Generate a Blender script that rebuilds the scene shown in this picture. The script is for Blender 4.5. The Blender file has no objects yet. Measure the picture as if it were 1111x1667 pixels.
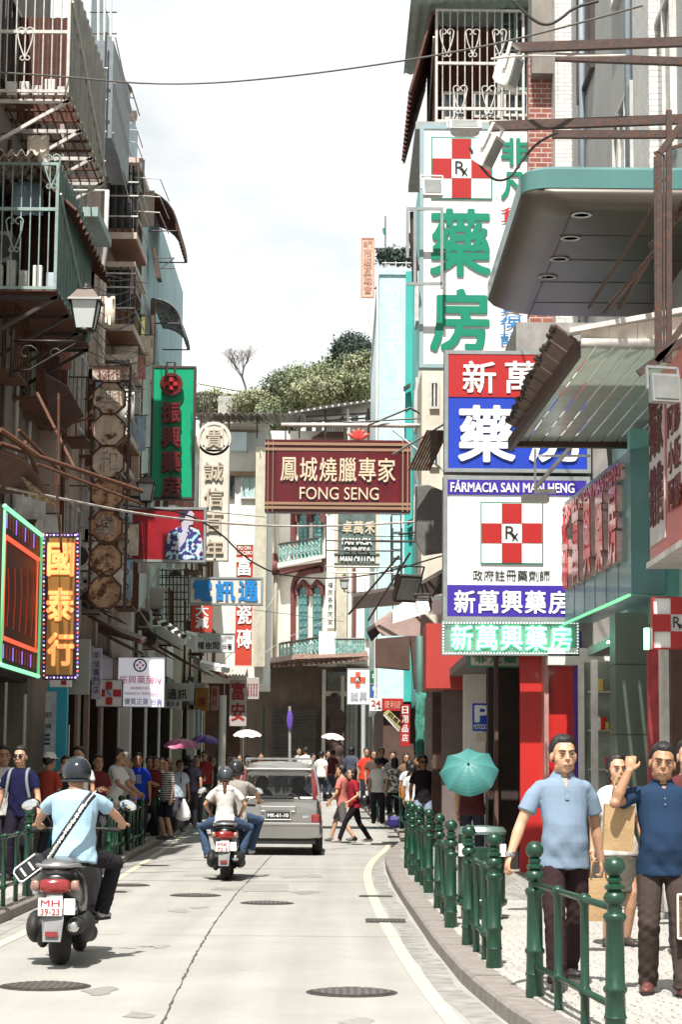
import bpy, math, random
import numpy as np
from mathutils import Vector, Matrix, noise
from mathutils.bvhtree import BVHTree
random.seed(7)
rng = np.random.default_rng(7)
SC = bpy.context.scene
COL = SC.collection
PI = math.pi
# ---------------------------------------------------------------- camera
F = 3400.0; CX = 555.5; CY = 833.5; CAMZ = 1.57
PITCH = math.atan((1254 - CY) / F)
M3 = (Matrix.Rotation(PI/2 + PITCH, 3, 'X') @ Matrix.Rotation(math.radians(0.5), 3, 'Z'))
cam_data = bpy.data.cameras.new('camera'); cam = bpy.data.objects.new('camera', cam_data); COL.objects.link(cam)
cam.matrix_world = Matrix.Translation((0, 0, CAMZ)) @ M3.to_4x4()
cam_data.sensor_fit = 'VERTICAL'; cam_data.sensor_height = 36; cam_data.lens = F/1667*36
cam_data.clip_start = 0.1; cam_data.clip_end = 3000
SC.camera = cam
SC.view_settings.view_transform = 'Standard'; SC.view_settings.look = 'None'
SC.view_settings.exposure = 0.74; SC.view_settings.gamma = 1.0
# ---------------------------------------------------------------- light
SUN_ELEV = math.radians(60); SUN_AZ = math.radians(-171)   # azimuth measured from +Y towards +X: behind the camera, a little to the left
sd = bpy.data.lights.new('sun', 'SUN'); sd.energy = 5.0; sd.angle = math.radians(0.5); sd.color = (1.0, 0.965, 0.91)
sun = bpy.data.objects.new('sun', sd); COL.objects.link(sun)
to_sun = Vector((math.sin(SUN_AZ)*math.cos(SUN_ELEV), math.cos(SUN_AZ)*math.cos(SUN_ELEV), math.sin(SUN_ELEV)))
sun.rotation_euler = to_sun.to_track_quat('Z', 'Y').to_euler(); sun.location = (0, 0, 60)
W = bpy.data.worlds.new('World'); SC.world = W; W.use_nodes = True
nt = W.node_tree; nt.nodes.clear()
def N(nt, t, **k):
    n = nt.nodes.new(t)
    for a, b in k.items(): setattr(n, a, b)
    return n
out = N(nt, 'ShaderNodeOutputWorld'); bg = N(nt, 'ShaderNodeBackground'); bg.inputs[1].default_value = 0.064
sky = N(nt, 'ShaderNodeTexSky'); sky.sky_type = 'NISHITA'; sky.sun_disc = False
sky.sun_elevation = SUN_ELEV; sky.sun_rotation = SUN_AZ; sky.air_density = 1.0; sky.dust_density = 1.5
tc = N(nt, 'ShaderNodeTexCoord'); mp = N(nt, 'ShaderNodeMapping'); mp.inputs['Scale'].default_value = (1, 1, 2.2)
mp.inputs['Location'].default_value = (0.35, 0.0, 0.12)
no = N(nt, 'ShaderNodeTexNoise'); no.inputs['Scale'].default_value = 5.5; no.inputs['Detail'].default_value = 9; no.inputs['Roughness'].default_value = 0.5
cr = N(nt, 'ShaderNodeValToRGB'); cr.color_ramp.elements[0].position = 0.30; cr.color_ramp.elements[1].position = 0.46; cr.color_ramp.elements[0].color = (.62, .62, .62, 1)
mx = N(nt, 'ShaderNodeMix', data_type='RGBA'); mx.inputs[7].default_value = (10, 10, 10, 1)
no2 = N(nt, 'ShaderNodeTexNoise'); no2.inputs['Scale'].default_value = 9; no2.inputs['Detail'].default_value = 7
cr2 = N(nt, 'ShaderNodeValToRGB'); cr2.color_ramp.elements[0].position = 0.3; cr2.color_ramp.elements[1].position = 0.7
cr2.color_ramp.elements[0].color = (8.5, 9.2, 9.5, 1); cr2.color_ramp.elements[1].color = (10.6, 10.6, 10.3, 1)
lk = nt.links.new
lk(tc.outputs['Generated'], mp.inputs[0]); lk(mp.outputs[0], no.inputs['Vector']); lk(no.outputs['Fac'], cr.inputs[0])
lk(mp.outputs[0], no2.inputs['Vector']); lk(no2.outputs['Fac'], cr2.inputs[0])
lk(cr.outputs[0], mx.inputs[0]); lk(sky.outputs[0], mx.inputs[6]); lk(cr2.outputs[0], mx.inputs[7]); lk(mx.outputs[2], bg.inputs[0]); lk(bg.outputs[0], out.inputs[0])

def P(px, py, D):
    d = M3 @ Vector(((px-CX)/F, (CY-py)/F, -1)); t = D/d.y
    return Vector((0, 0, CAMZ)) + d*t
def G(px, py, z=0.0):
    d = M3 @ Vector(((px-CX)/F, (CY-py)/F, -1)); t = (z-CAMZ)/d.z
    return Vector((0, 0, CAMZ)) + d*t
def PX(px, py, X):
    d = M3 @ Vector(((px-CX)/F, (CY-py)/F, -1)); t = X/d.x
    return Vector((0, 0, CAMZ)) + d*t
def rise(y):                       # the street climbs gently beyond 46 m
    return 0.0 if y < 46 else min((y-46)*0.021, 0.9)
# ---------------------------------------------------------------- materials
MATS = {}
def M(name, col, rough=0.6, metal=0.0, var=0.12, scale=4.0, streak=0.0, scol=(0.1, 0.06, 0.035), sscale=2.5, bump=0.0, bscale=30.0, emis=0.0, ecol=None, trans=0.0, coat=0.0, spec=0.5, rust=0.0, alpha=1.0):
    if name in MATS: return MATS[name]
    m = bpy.data.materials.new(name); m.use_nodes = True; nt = m.node_tree; b = nt.nodes['Principled BSDF']; L = nt.links.new
    b.inputs['Roughness'].default_value = rough; b.inputs['Metallic'].default_value = metal
    b.inputs['Specular IOR Level'].default_value = spec
    if coat: b.inputs['Coat Weight'].default_value = coat; b.inputs['Coat Roughness'].default_value = 0.08
    if trans: b.inputs['Transmission Weight'].default_value = trans
    if alpha < 1: b.inputs['Alpha'].default_value = alpha
    c4 = (*col, 1)
    tc = N(nt, 'ShaderNodeTexCoord'); last = None
    if var or streak or rust:
        n1 = N(nt, 'ShaderNodeTexNoise'); n1.inputs['Scale'].default_value = scale; n1.inputs['Detail'].default_value = 6; n1.inputs['Roughness'].default_value = 0.62
        L(tc.outputs['Object'], n1.inputs['Vector'])
        mr = N(nt, 'ShaderNodeMapRange'); mr.inputs[1].default_value = 0.3; mr.inputs[2].default_value = 0.7; mr.inputs[3].default_value = 1-var*1.3; mr.inputs[4].default_value = 1+var*0.8
        L(n1.outputs['Fac'], mr.inputs[0])
        vm = N(nt, 'ShaderNodeVectorMath', operation='SCALE'); vm.inputs[0].default_value = col
        L(mr.outputs[0], vm.inputs['Scale']); last = vm.outputs[0]
    if streak:
        mp = N(nt, 'ShaderNodeMapping'); mp.inputs['Scale'].default_value = (sscale, sscale, sscale*0.16); L(tc.outputs['Object'], mp.inputs[0])
        n2 = N(nt, 'ShaderNodeTexNoise'); n2.inputs['Scale'].default_value = 1.0; n2.inputs['Detail'].default_value = 8; n2.inputs['Roughness'].default_value = 0.7
        L(mp.outputs[0], n2.inputs['Vector'])
        r = N(nt, 'ShaderNodeMapRange'); r.inputs[1].default_value = 0.47; r.inputs[2].default_value = 0.72; r.inputs[3].default_value = 0; r.inputs[4].default_value = streak
        L(n2.outputs['Fac'], r.inputs[0]); x = N(nt, 'ShaderNodeMix', data_type='RGBA'); x.inputs[7].default_value = (*scol, 1)
        L(r.outputs[0], x.inputs[0]); L(last, x.inputs[6]); last = x.outputs[2]
    if rust:
        n3 = N(nt, 'ShaderNodeTexNoise'); n3.inputs['Scale'].default_value = scale*1.7; n3.inputs['Detail'].default_value = 9; n3.inputs['Roughness'].default_value = 0.7
        L(tc.outputs['Object'], n3.inputs['Vector'])
        r = N(nt, 'ShaderNodeMapRange'); r.inputs[1].default_value = 0.62-rust*0.25; r.inputs[2].default_value = 0.68-rust*0.2; L(n3.outputs['Fac'], r.inputs[0])
        x = N(nt, 'ShaderNodeMix', data_type='RGBA'); x.inputs[7].default_value = (0.10, 0.032, 0.012, 1)
        L(r.outputs[0], x.inputs[0]); L(last, x.inputs[6]); last = x.outputs[2]
    if last is not None: L(last, b.inputs['Base Color'])
    else: b.inputs['Base Color'].default_value = c4
    if bump:
        n4 = N(nt, 'ShaderNodeTexNoise'); n4.inputs['Scale'].default_value = bscale; n4.inputs['Detail'].default_value = 5
        L(tc.outputs['Object'], n4.inputs['Vector']); bp = N(nt, 'ShaderNodeBump'); bp.inputs['Strength'].default_value = bump; bp.inputs['Distance'].default_value = 0.02
        L(n4.outputs['Fac'], bp.inputs['Height']); L(bp.outputs[0], b.inputs['Normal'])
    if emis:
        b.inputs['Emission Color'].default_value = (*(ecol or col), 1); b.inputs['Emission Strength'].default_value = emis
    MATS[name] = m
    return m
def brickmat(name, c1, c2, mortar, bw=0.1, bh=0.05, rough=0.4, axis='XZ', msize=0.006, streak=0.0, bump=0.3):
    m = M(name, c1, rough=rough, var=0.1, streak=streak); nt = m.node_tree; b = nt.nodes['Principled BSDF']; L = nt.links.new
    if 'brickmade' in m: return m
    m['brickmade'] = 1
    tc = N(nt, 'ShaderNodeTexCoord'); sp = N(nt, 'ShaderNodeSeparateXYZ'); cb = N(nt, 'ShaderNodeCombineXYZ'); L(tc.outputs['Object'], sp.inputs[0])
    ad = N(nt, 'ShaderNodeMath', operation='ADD'); L(sp.outputs[0], ad.inputs[0]); L(sp.outputs[1], ad.inputs[1])
    L(ad.outputs[0], cb.inputs[0]); L(sp.outputs[2], cb.inputs[1])
    br = N(nt, 'ShaderNodeTexBrick'); L(cb.outputs[0], br.inputs['Vector']); br.inputs['Scale'].default_value = 1
    br.inputs['Brick Width'].default_value = bw; br.inputs['Row Height'].default_value = bh; br.inputs['Mortar Size'].default_value = msize
    br.inputs['Color1'].default_value = (*c1, 1); br.inputs['Color2'].default_value = (*c2, 1); br.inputs['Mortar'].default_value = (*mortar, 1)
    mu = N(nt, 'ShaderNodeMix', data_type='RGBA', blend_type='MULTIPLY'); mu.inputs[0].default_value = 1
    old = b.inputs['Base Color'].links[0].from_socket
    dv = N(nt, 'ShaderNodeVectorMath', operation='DIVIDE'); dv.inputs[1].default_value = tuple(max(c, .02) for c in c1); L(old, dv.inputs[0])
    L(br.outputs['Color'], mu.inputs[6]); L(dv.outputs[0], mu.inputs[7]); L(mu.outputs[2], b.inputs['Base Color'])
    bp = N(nt, 'ShaderNodeBump'); bp.inputs['Strength'].default_value = bump; bp.inputs['Distance'].default_value = 0.01; bp.invert = True
    L(br.outputs['Fac'], bp.inputs['Height']); L(bp.outputs[0], b.inputs['Normal'])
    return m
# ---------------------------------------------------------------- object helpers
WM = {}
def wm(o): return WM.get(o.name, Matrix.Identity(4))
def tag(o, label=None, cat=None, group=None, kind=None):
    if label: o['label'] = label
    if cat: o['category'] = cat
    if group: o['group'] = group
    if kind: o['kind'] = kind
    return o
def thing(name, label, cat, loc=(0, 0, 0), rotz=0.0, group=None):
    o = bpy.data.objects.new(name, None); COL.objects.link(o); o.empty_display_size = 0.2
    o.location = loc; o.rotation_euler = (0, 0, rotz); tag(o, label, cat, group)
    WM[o.name] = Matrix.Translation(loc) @ Matrix.Rotation(rotz, 4, 'Z')
    return o
def link_mesh(name, me, parent=None, world=True, kind=None, label=None):
    o = bpy.data.objects.new(name, me); COL.objects.link(o)
    if parent is not None:
        o.parent = parent
        pm = wm(parent); WM[o.name] = pm
        if world: me.transform(pm.inverted())
    else:
        n = len(me.vertices)
        if n:
            a = np.empty(n*3, 'f'); me.vertices.foreach_get('co', a); a = a.reshape(-1, 3)
            c = Vector(((a[:, 0].min()+a[:, 0].max())/2, (a[:, 1].min()+a[:, 1].max())/2, a[:, 2].min()))
            me.transform(Matrix.Translation(-c)); o.location = c; WM[o.name] = Matrix.Translation(c)
    if kind: o['kind'] = kind
    if label: o['label'] = label
    return o
class MB:
    def __init__(s): s.v = []; s.f = []
    def add(s, vs, fs):
        n = len(s.v); s.v += [tuple(v) for v in vs]; s.f += [tuple(i+n for i in f) for f in fs]; return s
    def box(s, x0, x1, y0, y1, z0, z1):
        vs = [(x0, y0, z0), (x1, y0, z0), (x1, y1, z0), (x0, y1, z0), (x0, y0, z1), (x1, y0, z1), (x1, y1, z1), (x0, y1, z1)]
        return s.add(vs, [(0, 3, 2, 1), (4, 5, 6, 7), (0, 1, 5, 4), (1, 2, 6, 5), (2, 3, 7, 6), (3, 0, 4, 7)])
    def bbox(s, x0, x1, y0, y1, z0, z1, b=0.01):    # chamfered box
        b = min(b, abs(x1-x0)/2.01, abs(y1-y0)/2.01, abs(z1-z0)/2.01)
        vs = []; idx = {}
        for ix, (xa, sx) in enumerate(((x0, 1), (x1, -1))):
            for iy, (ya, sy) in enumerate(((y0, 1), (y1, -1))):
                for iz, (za, sz) in enumerate(((z0, 1), (z1, -1))):
                    for k, p in enumerate(((xa, ya+sy*b, za+sz*b), (xa+sx*b, ya, za+sz*b), (xa+sx*b, ya+sy*b, za))):
                        idx[(ix, iy, iz, k)] = len(vs); vs.append(p)
        fs = []
        for ix in (0, 1): fs.append([idx[(ix, a, c, 0)] for a, c in ((0, 0), (1, 0), (1, 1), (0, 1))])
        for iy in (0, 1): fs.append([idx[(a, iy, c, 1)] for a, c in ((0, 0), (1, 0), (1, 1), (0, 1))])
        for iz in (0, 1): fs.append([idx[(a, c, iz, 2)] for a, c in ((0, 0), (1, 0), (1, 1), (0, 1))])
        for a in (0, 1):
            for c in (0, 1):
                fs.append([idx[(a, c, 0, 0)], idx[(a, c, 1, 0)], idx[(a, c, 1, 1)], idx[(a, c, 0, 1)]])
                fs.append([idx[(a, 0, c, 0)], idx[(a, 1, c, 0)], idx[(a, 1, c, 2)], idx[(a, 0, c, 2)]])
                fs.append([idx[(0, a, c, 1)], idx[(1, a, c, 1)], idx[(1, a, c, 2)], idx[(0, a, c, 2)]])
        for k, i in idx.items(): pass
        for ix in (0, 1):
            for iy in (0, 1):
                for iz in (0, 1): fs.append([idx[(ix, iy, iz, 0)], idx[(ix, iy, iz, 1)], idx[(ix, iy, iz, 2)]])
        return s.add(vs, fs)
    def prism(s, pts, vec):
        n = len(pts); vec = Vector(vec); a = [Vector(p) for p in pts]; b = [p+vec for p in a]
        return s.add(a+b, [tuple(range(n))[::-1], tuple(range(n, 2*n))]+[(i, (i+1) % n, (i+1) % n+n, i+n) for i in range(n)])
    def quad(s, a, b, c, d): return s.add([a, b, c, d], [(0, 1, 2, 3)])
    def beam(s, p0, p1, w, h=None, up=(0, 0, 1)):
        h = h or w; p0 = Vector(p0); p1 = Vector(p1); d = (p1-p0).normalized(); u = Vector(up)
        if abs(d.dot(u)) > 0.98: u = Vector((0, 1, 0))
        a = d.cross(u).normalized()*w/2; b = d.cross(a).normalized()*h/2
        return s.prism([p0-a-b, p0+a-b, p0+a+b, p0-a+b], p1-p0)
    def tube(s, pts, r, seg=6, closed=False):
        pts = [Vector(p) for p in pts]; n = len(pts); rr = r if hasattr(r, '__len__') else [r]*n
        t0 = (pts[1]-pts[0]).normalized(); u = t0.cross(Vector((0, 0, 1)))
        if u.length < 0.05: u = t0.cross(Vector((0, 1, 0)))
        u.normalize(); vs = []; base = len(s.v)
        for i, p in enumerate(pts):
            if closed: t = (pts[(i+1) % n]-pts[i-1]).normalized()
            else: t = (pts[min(i+1, n-1)]-pts[max(i-1, 0)]).normalized()
            u = (u-t*u.dot(t)); u = u.normalized() if u.length > 1e-6 else t.orthogonal().normalized(); w = t.cross(u)
            for k in range(seg):
                a = 2*PI*k/seg; vs.append(p+(u*math.cos(a)+w*math.sin(a))*rr[i])
        fs = []
        for i in range(n if closed else n-1):
            j = (i+1) % n
            for k in range(seg): fs.append((i*seg+k, i*seg+(k+1) % seg, j*seg+(k+1) % seg, j*seg+k))
        if not closed: fs += [tuple(range(seg))[::-1], tuple((n-1)*seg+k for k in range(seg))]
        return s.add(vs, fs)
    def lathe(s, prof, c=(0, 0, 0), seg=16, axis='Z', rot=None):
        c = Vector(c); vs = []; fs = []
        for r, z in prof:
            for k in range(seg):
                a = 2*PI*k/seg; p = Vector((r*math.cos(a), r*math.sin(a), z))
                if axis == 'X': p = Vector((p.z, p.x, p.y))
                if axis == 'Y': p = Vector((p.x, p.z, p.y))
                if rot is not None: p = rot @ p
                vs.append(c+p)
        n = len(prof)
        for i in range(n-1):
            for k in range(seg): fs.append((i*seg+k, i*seg+(k+1) % seg, (i+1)*seg+(k+1) % seg, (i+1)*seg+k))
        fs += [tuple(range(seg))[::-1], tuple((n-1)*seg+k for k in range(seg))]
        return s.add(vs, fs)
    def ell(s, c, r, rot=None, seg=14, rings=9):
        c = Vector(c); vs = [Vector((0, 0, -1))]
        for i in range(1, rings):
            ph = PI*i/rings
            for k in range(seg): vs.append(Vector((math.sin(ph)*math.cos(2*PI*k/seg), math.sin(ph)*math.sin(2*PI*k/seg), -math.cos(ph))))
        vs.append(Vector((0, 0, 1))); out = []
        for v in vs:
            v = Vector((v.x*r[0], v.y*r[1], v.z*r[2]))
            if rot is not None: v = rot @ v
            out.append(c+v)
        fs = [(0, 1+(k+1) % seg, 1+k) for k in range(seg)]; L = 1+(rings-2)*seg
        for i in range(rings-2):
            for k in range(seg): fs.append((1+i*seg+k, 1+i*seg+(k+1) % seg, 1+(i+1)*seg+(k+1) % seg, 1+(i+1)*seg+k))
        fs += [(L+k, L+(k+1) % seg, len(vs)-1) for k in range(seg)]
        return s.add(out, fs)
    def loft(s, rings, cap=True):                       # rings: lists of equally many points
        n = len(rings[0]); base = []
        for r in rings: base += [tuple(p) for p in r]
        fs = []
        for i in range(len(rings)-1):
            for k in range(n): fs.append((i*n+k, i*n+(k+1) % n, (i+1)*n+(k+1) % n, (i+1)*n+k))
        if cap: fs += [tuple(range(n))[::-1], tuple((len(rings)-1)*n+k for k in range(n))]
        return s.add(base, fs)
    def mesh(s, name, smooth=False):
        me = bpy.data.meshes.new(name); me.from_pydata(s.v, [], s.f)
        bm_fix(me)
        if smooth: me.polygons.foreach_set('use_smooth', [True]*len(me.polygons))
        me.update(); return me
    def build(s, name, mat, parent=None, smooth=False, world=True, label=None, kind=None):
        me = s.mesh(name, smooth); me.materials.append(mat)
        if smooth == 'auto': me.set_sharp_from_angle(angle=math.radians(38))
        return link_mesh(name, me, parent, world, kind, label)
import bmesh
def bm_fix(me):
    bm = bmesh.new(); bm.from_mesh(me); bmesh.ops.recalc_face_normals(bm, faces=bm.faces); bm.to_mesh(me); bm.free()
def raw(name, V, Fs, mat, parent=None, smooth=False, world=True, kind=None, label=None):
    me = bpy.data.meshes.new(name); me.from_pydata([tuple(v) for v in V], [], [tuple(int(i) for i in f) for f in Fs]); me.materials.append(mat)
    if smooth: me.polygons.foreach_set('use_smooth', [True]*len(me.polygons))
    me.update(); return link_mesh(name, me, parent, world, kind, label)
def copy_tree(o, parent=None):
    c = o.copy(); COL.objects.link(c)
    if parent is not None: c.parent = parent
    for ch in list(o.children): copy_tree(ch, c)
    return c
def dup(o, loc, rotz=0.0, label=None, scale=None):
    c = copy_tree(o); c.location = loc; c.rotation_euler = (0, 0, rotz)
    if scale: c.scale = scale
    if label: c['label'] = label
    return c
def inst(o, name, parent, mat4=None):                    # another copy of one piece, sharing its mesh
    c = bpy.data.objects.new(name, o.data); COL.objects.link(c); c.parent = parent; c.matrix_basis = mat4 or Matrix.Identity(4); WM[c.name] = wm(parent); return c
# ---------------------------------------------------------------- lettering
_tc = {}
TMP = bpy.data.scenes.new('workbench')               # small side scene for evaluating shapes quickly; removed at the end
def evaluated_mesh(ob):
    TMP.collection.objects.link(ob); vl = TMP.view_layers[0]; vl.update(); dg = vl.depsgraph; dg.update()
    me = bpy.data.meshes.new_from_object(ob.evaluated_get(dg)); bpy.data.objects.remove(ob); return me
def glyphs(body, bold, depth):
    key = body
    if key not in _tc:
        cu = bpy.data.curves.new('lettering', 'FONT'); cu.body = body; cu.extrude = 1.0; cu.resolution_u = 3; cu.size = 1
        me = evaluated_mesh(bpy.data.objects.new('lettering', cu))
        n = len(me.vertices); a = np.empty(n*3, 'f'); me.vertices.foreach_get('co', a); a = a.reshape(-1, 3)
        fs = [tuple(p.vertices) for p in me.polygons]; _tc[key] = (a.copy(), fs); bpy.data.meshes.remove(me)
    a, fs = _tc[key]
    if bold <= .006: return a, fs
    off = bold*.5; A = []; Fs = []; n = len(a)                      # heavier strokes: shifted copies, each a hair lower
    for k, (dx, dy) in enumerate(((0, 0), (1, 1), (-1, 1), (1, -1), (-1, -1), (1.3, 0), (-1.3, 0), (0, 1.3), (0, -1.3))):
        c = a.copy(); c[:, 0] += dx*off; c[:, 1] += dy*off; c[:, 2] = np.where(c[:, 2] > 0, 1-.10*k, -1); A.append(c); Fs += [tuple(i+k*n for i in f) for f in fs]
    return np.concatenate(A), Fs
def text(body, o, right, up, mat, parent, name='lettering', bold=0.012, depth=0.012, lift=0.004, nrm=None, label=None):
    """fit the glyphs into the box whose lower left corner is o, with full-width and full-height vectors right and up"""
    o = Vector(o); right = Vector(right); up = Vector(up)
    nrm = Vector(nrm) if nrm is not None else right.cross(up).normalized()
    a, fs = glyphs(body, bold, 1.0)
    mn = a.min(0); mxx = a.max(0); w = max(mxx[0]-mn[0], 1e-3); h = max(mxx[1]-mn[1], 1e-3)
    X = (a[:, 0]-mn[0])/w; Y = (a[:, 1]-mn[1])/h; Z = (a[:, 2]+1)/2*depth
    V = np.array(o)[None]+X[:, None]*np.array(right)[None]+Y[:, None]*np.array(up)[None]+(Z+lift)[:, None]*np.array(nrm)[None]
    return raw(name, V, fs, mat, parent, label=label)
def hchars(s, o, right, up, mat, parent, gap=0.12, **k):
    """characters side by side, each an object"""
    n = len(s); w = Vector(right)/n
    for i, ch in enumerate(s):
        if ch != ' ': text(ch, Vector(o)+w*(i+gap/2), w*(1-gap), up, mat, parent, name='character', **k)
def vchars(s, o, right, up, mat, parent, gap=0.12, **k):
    n = len(s); h = Vector(up)/n
    for i, ch in enumerate(s):
        if ch != ' ': text(ch, Vector(o)+h*(n-1-i+gap/2), right, h*(1-gap), mat, parent, name='character', **k)
def rect(px0, px1, py0, py1, D):
    """upright rectangle facing the camera at depth D: left X, right X, bottom z, top z"""
    a = P(px0, py1, D); b = P(px1, py0, D); return a.x, b.x, a.z, b.z
# ================================================================ people
def remesh(mb, name, mat, voxel, parent, smooth_it=4, disp=None, world=False, join=None, label=None):
    me = mb.mesh(name); ob = bpy.data.objects.new('tmp_shape', me)
    m = ob.modifiers.new('r', 'REMESH'); m.mode = 'VOXEL'; m.voxel_size = voxel; m.adaptivity = 0
    s = ob.modifiers.new('s', 'SMOOTH'); s.iterations = smooth_it; s.factor = 0.5
    m2 = evaluated_mesh(ob); bpy.data.meshes.remove(me); m2.name = name
    n = len(m2.vertices)
    if disp is not None and n:
        a = np.empty(n*3, 'f'); m2.vertices.foreach_get('co', a); a = a.reshape(-1, 3)
        nn = np.empty(n*3, 'f'); m2.vertex_normals.foreach_get('vector', nn); nn = nn.reshape(-1, 3)
        a = a+nn*disp(a)[:, None]; m2.vertices.foreach_set('co', a.ravel().astype('f'))
    if join is not None and join.v:
        bm = bmesh.new(); bm.from_mesh(m2); t = join.mesh('tmp'); bm.from_mesh(t); bm.to_mesh(m2); bm.free(); bpy.data.meshes.remove(t)
    m2.materials.clear(); m2.materials.append(mat); m2.polygons.foreach_set('use_smooth', [True]*len(m2.polygons)); m2.update()
    return link_mesh(name, m2, parent, world, None, label)
def ik(a, b, l1, l2, pole):
    a = Vector(a); b = Vector(b); d = b-a; L = d.length
    if L > (l1+l2)*0.995: d = d*((l1+l2)*0.995/L); L = d.length; b = a+d
    x = (l1*l1-l2*l2+L*L)/(2*L); h = math.sqrt(max(l1*l1-x*x, 0)); u = d.normalized(); p = Vector(pole); p = p-u*p.dot(u)
    p = p.normalized() if p.length > 1e-5 else u.orthogonal().normalized()
    return a+u*x+p*h, b
def tint(name, c, rough=0.8, **k): return M(name, c, rough=rough, var=k.pop('var', 0.08), scale=k.pop('scale', 9), bump=k.pop('bump', 0.25), bscale=k.pop('bscale', 60), **k)
SKIN = [M('skin_a', (0.52, 0.29, 0.18), rough=0.5, var=0.06, scale=14), M('skin_b_shade', (0.38, 0.20, 0.115), rough=0.5, var=0.06, scale=14), M('skin_c_shade', (0.27, 0.13, 0.07), rough=0.55, var=0.06, scale=14)]  # three skin tones; the darker two carry shade in their colour
HAIR = M('hair_black', (0.012, 0.009, 0.008), rough=0.45, var=0.3, scale=30, bump=0.4, bscale=120)
HAIRB = M('hair_brown', (0.10, 0.035, 0.018), rough=0.5, var=0.3, scale=30, bump=0.4, bscale=120)
HAIRG = M('hair_grey', (0.32, 0.31, 0.29), rough=0.6, var=0.3, scale=30, bump=0.4, bscale=120)
EYEW = M('eye_white', (0.42, 0.38, 0.34), rough=0.3, var=0); DARK = M('eye_dark', (0.012, 0.008, 0.006), rough=0.3, var=0)
LIP = M('lip', (0.30, 0.135, 0.095), rough=0.5, var=0)
BROW = HAIR
TORSO = [(0.0, .168, .118, 0), (.16, .158, .115, .01), (.38, .152, .115, .012), (.62, .170, .120, .006), (.78, .174, .118, 0), (.86, .172, .106, 0), (.915, .146, .094, -.002), (.96, .092, .076, -.006), (1.0, .064, .060, -.008)]
def hand(mb, w, d, n, k, side, curl=0.5, thick=1.0):
    """palm and five fingers; w wrist, d direction of the fingers, n palm normal"""
    d = Vector(d).normalized(); n = Vector(n); n = (n-d*n.dot(d)).normalized(); s = d.cross(n).normalized()*side
    R = Matrix((s, n, d)).transposed(); c = w+d*.048*k
    mb.ell(c, (.039*k*thick, .016*k*thick, .05*k), R, 12, 8)
    jb = MB()
    for i, (off, ln) in enumerate(((.030, .070), (.010, .080), (-.011, .075), (-.030, .058))):
        p = w+d*.085*k+s*off*k; pts = [p-d*.02*k]; dd = d.copy(); an = 0
        rr = [.0098*k*thick]
        for j, f in enumerate((.45, .32, .23)):
            an = curl*(0.55+0.5*j)+0.08*i; dd = d*math.cos(an*(1+j*.5))+n*math.sin(an*(1+j*.5)); pts.append(pts[-1]+dd*ln*k*f+(d*.02*k if j == 0 else Vector((0, 0, 0)))); rr.append((.0092-.0012*j)*k*thick)
        mb.tube(pts, rr, 7); mb.ell(pts[-1], (rr[-1],)*3, None, 7, 5)
    th = w+d*.02*k+s*.03*k; t1 = th+(s*.75+d*.75+n*.25).normalized()*.036*k; t2 = t1+(d*.9+s*.15+n*.5).normalized()*.032*k
    mb.tube([w+d*.015*k+s*.012*k, th, t1, t2], [.014*k, .0135*k, .0115*k, .009*k], 8); mb.ell(t2, (.009*k,)*3, None, 7, 5)
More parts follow.
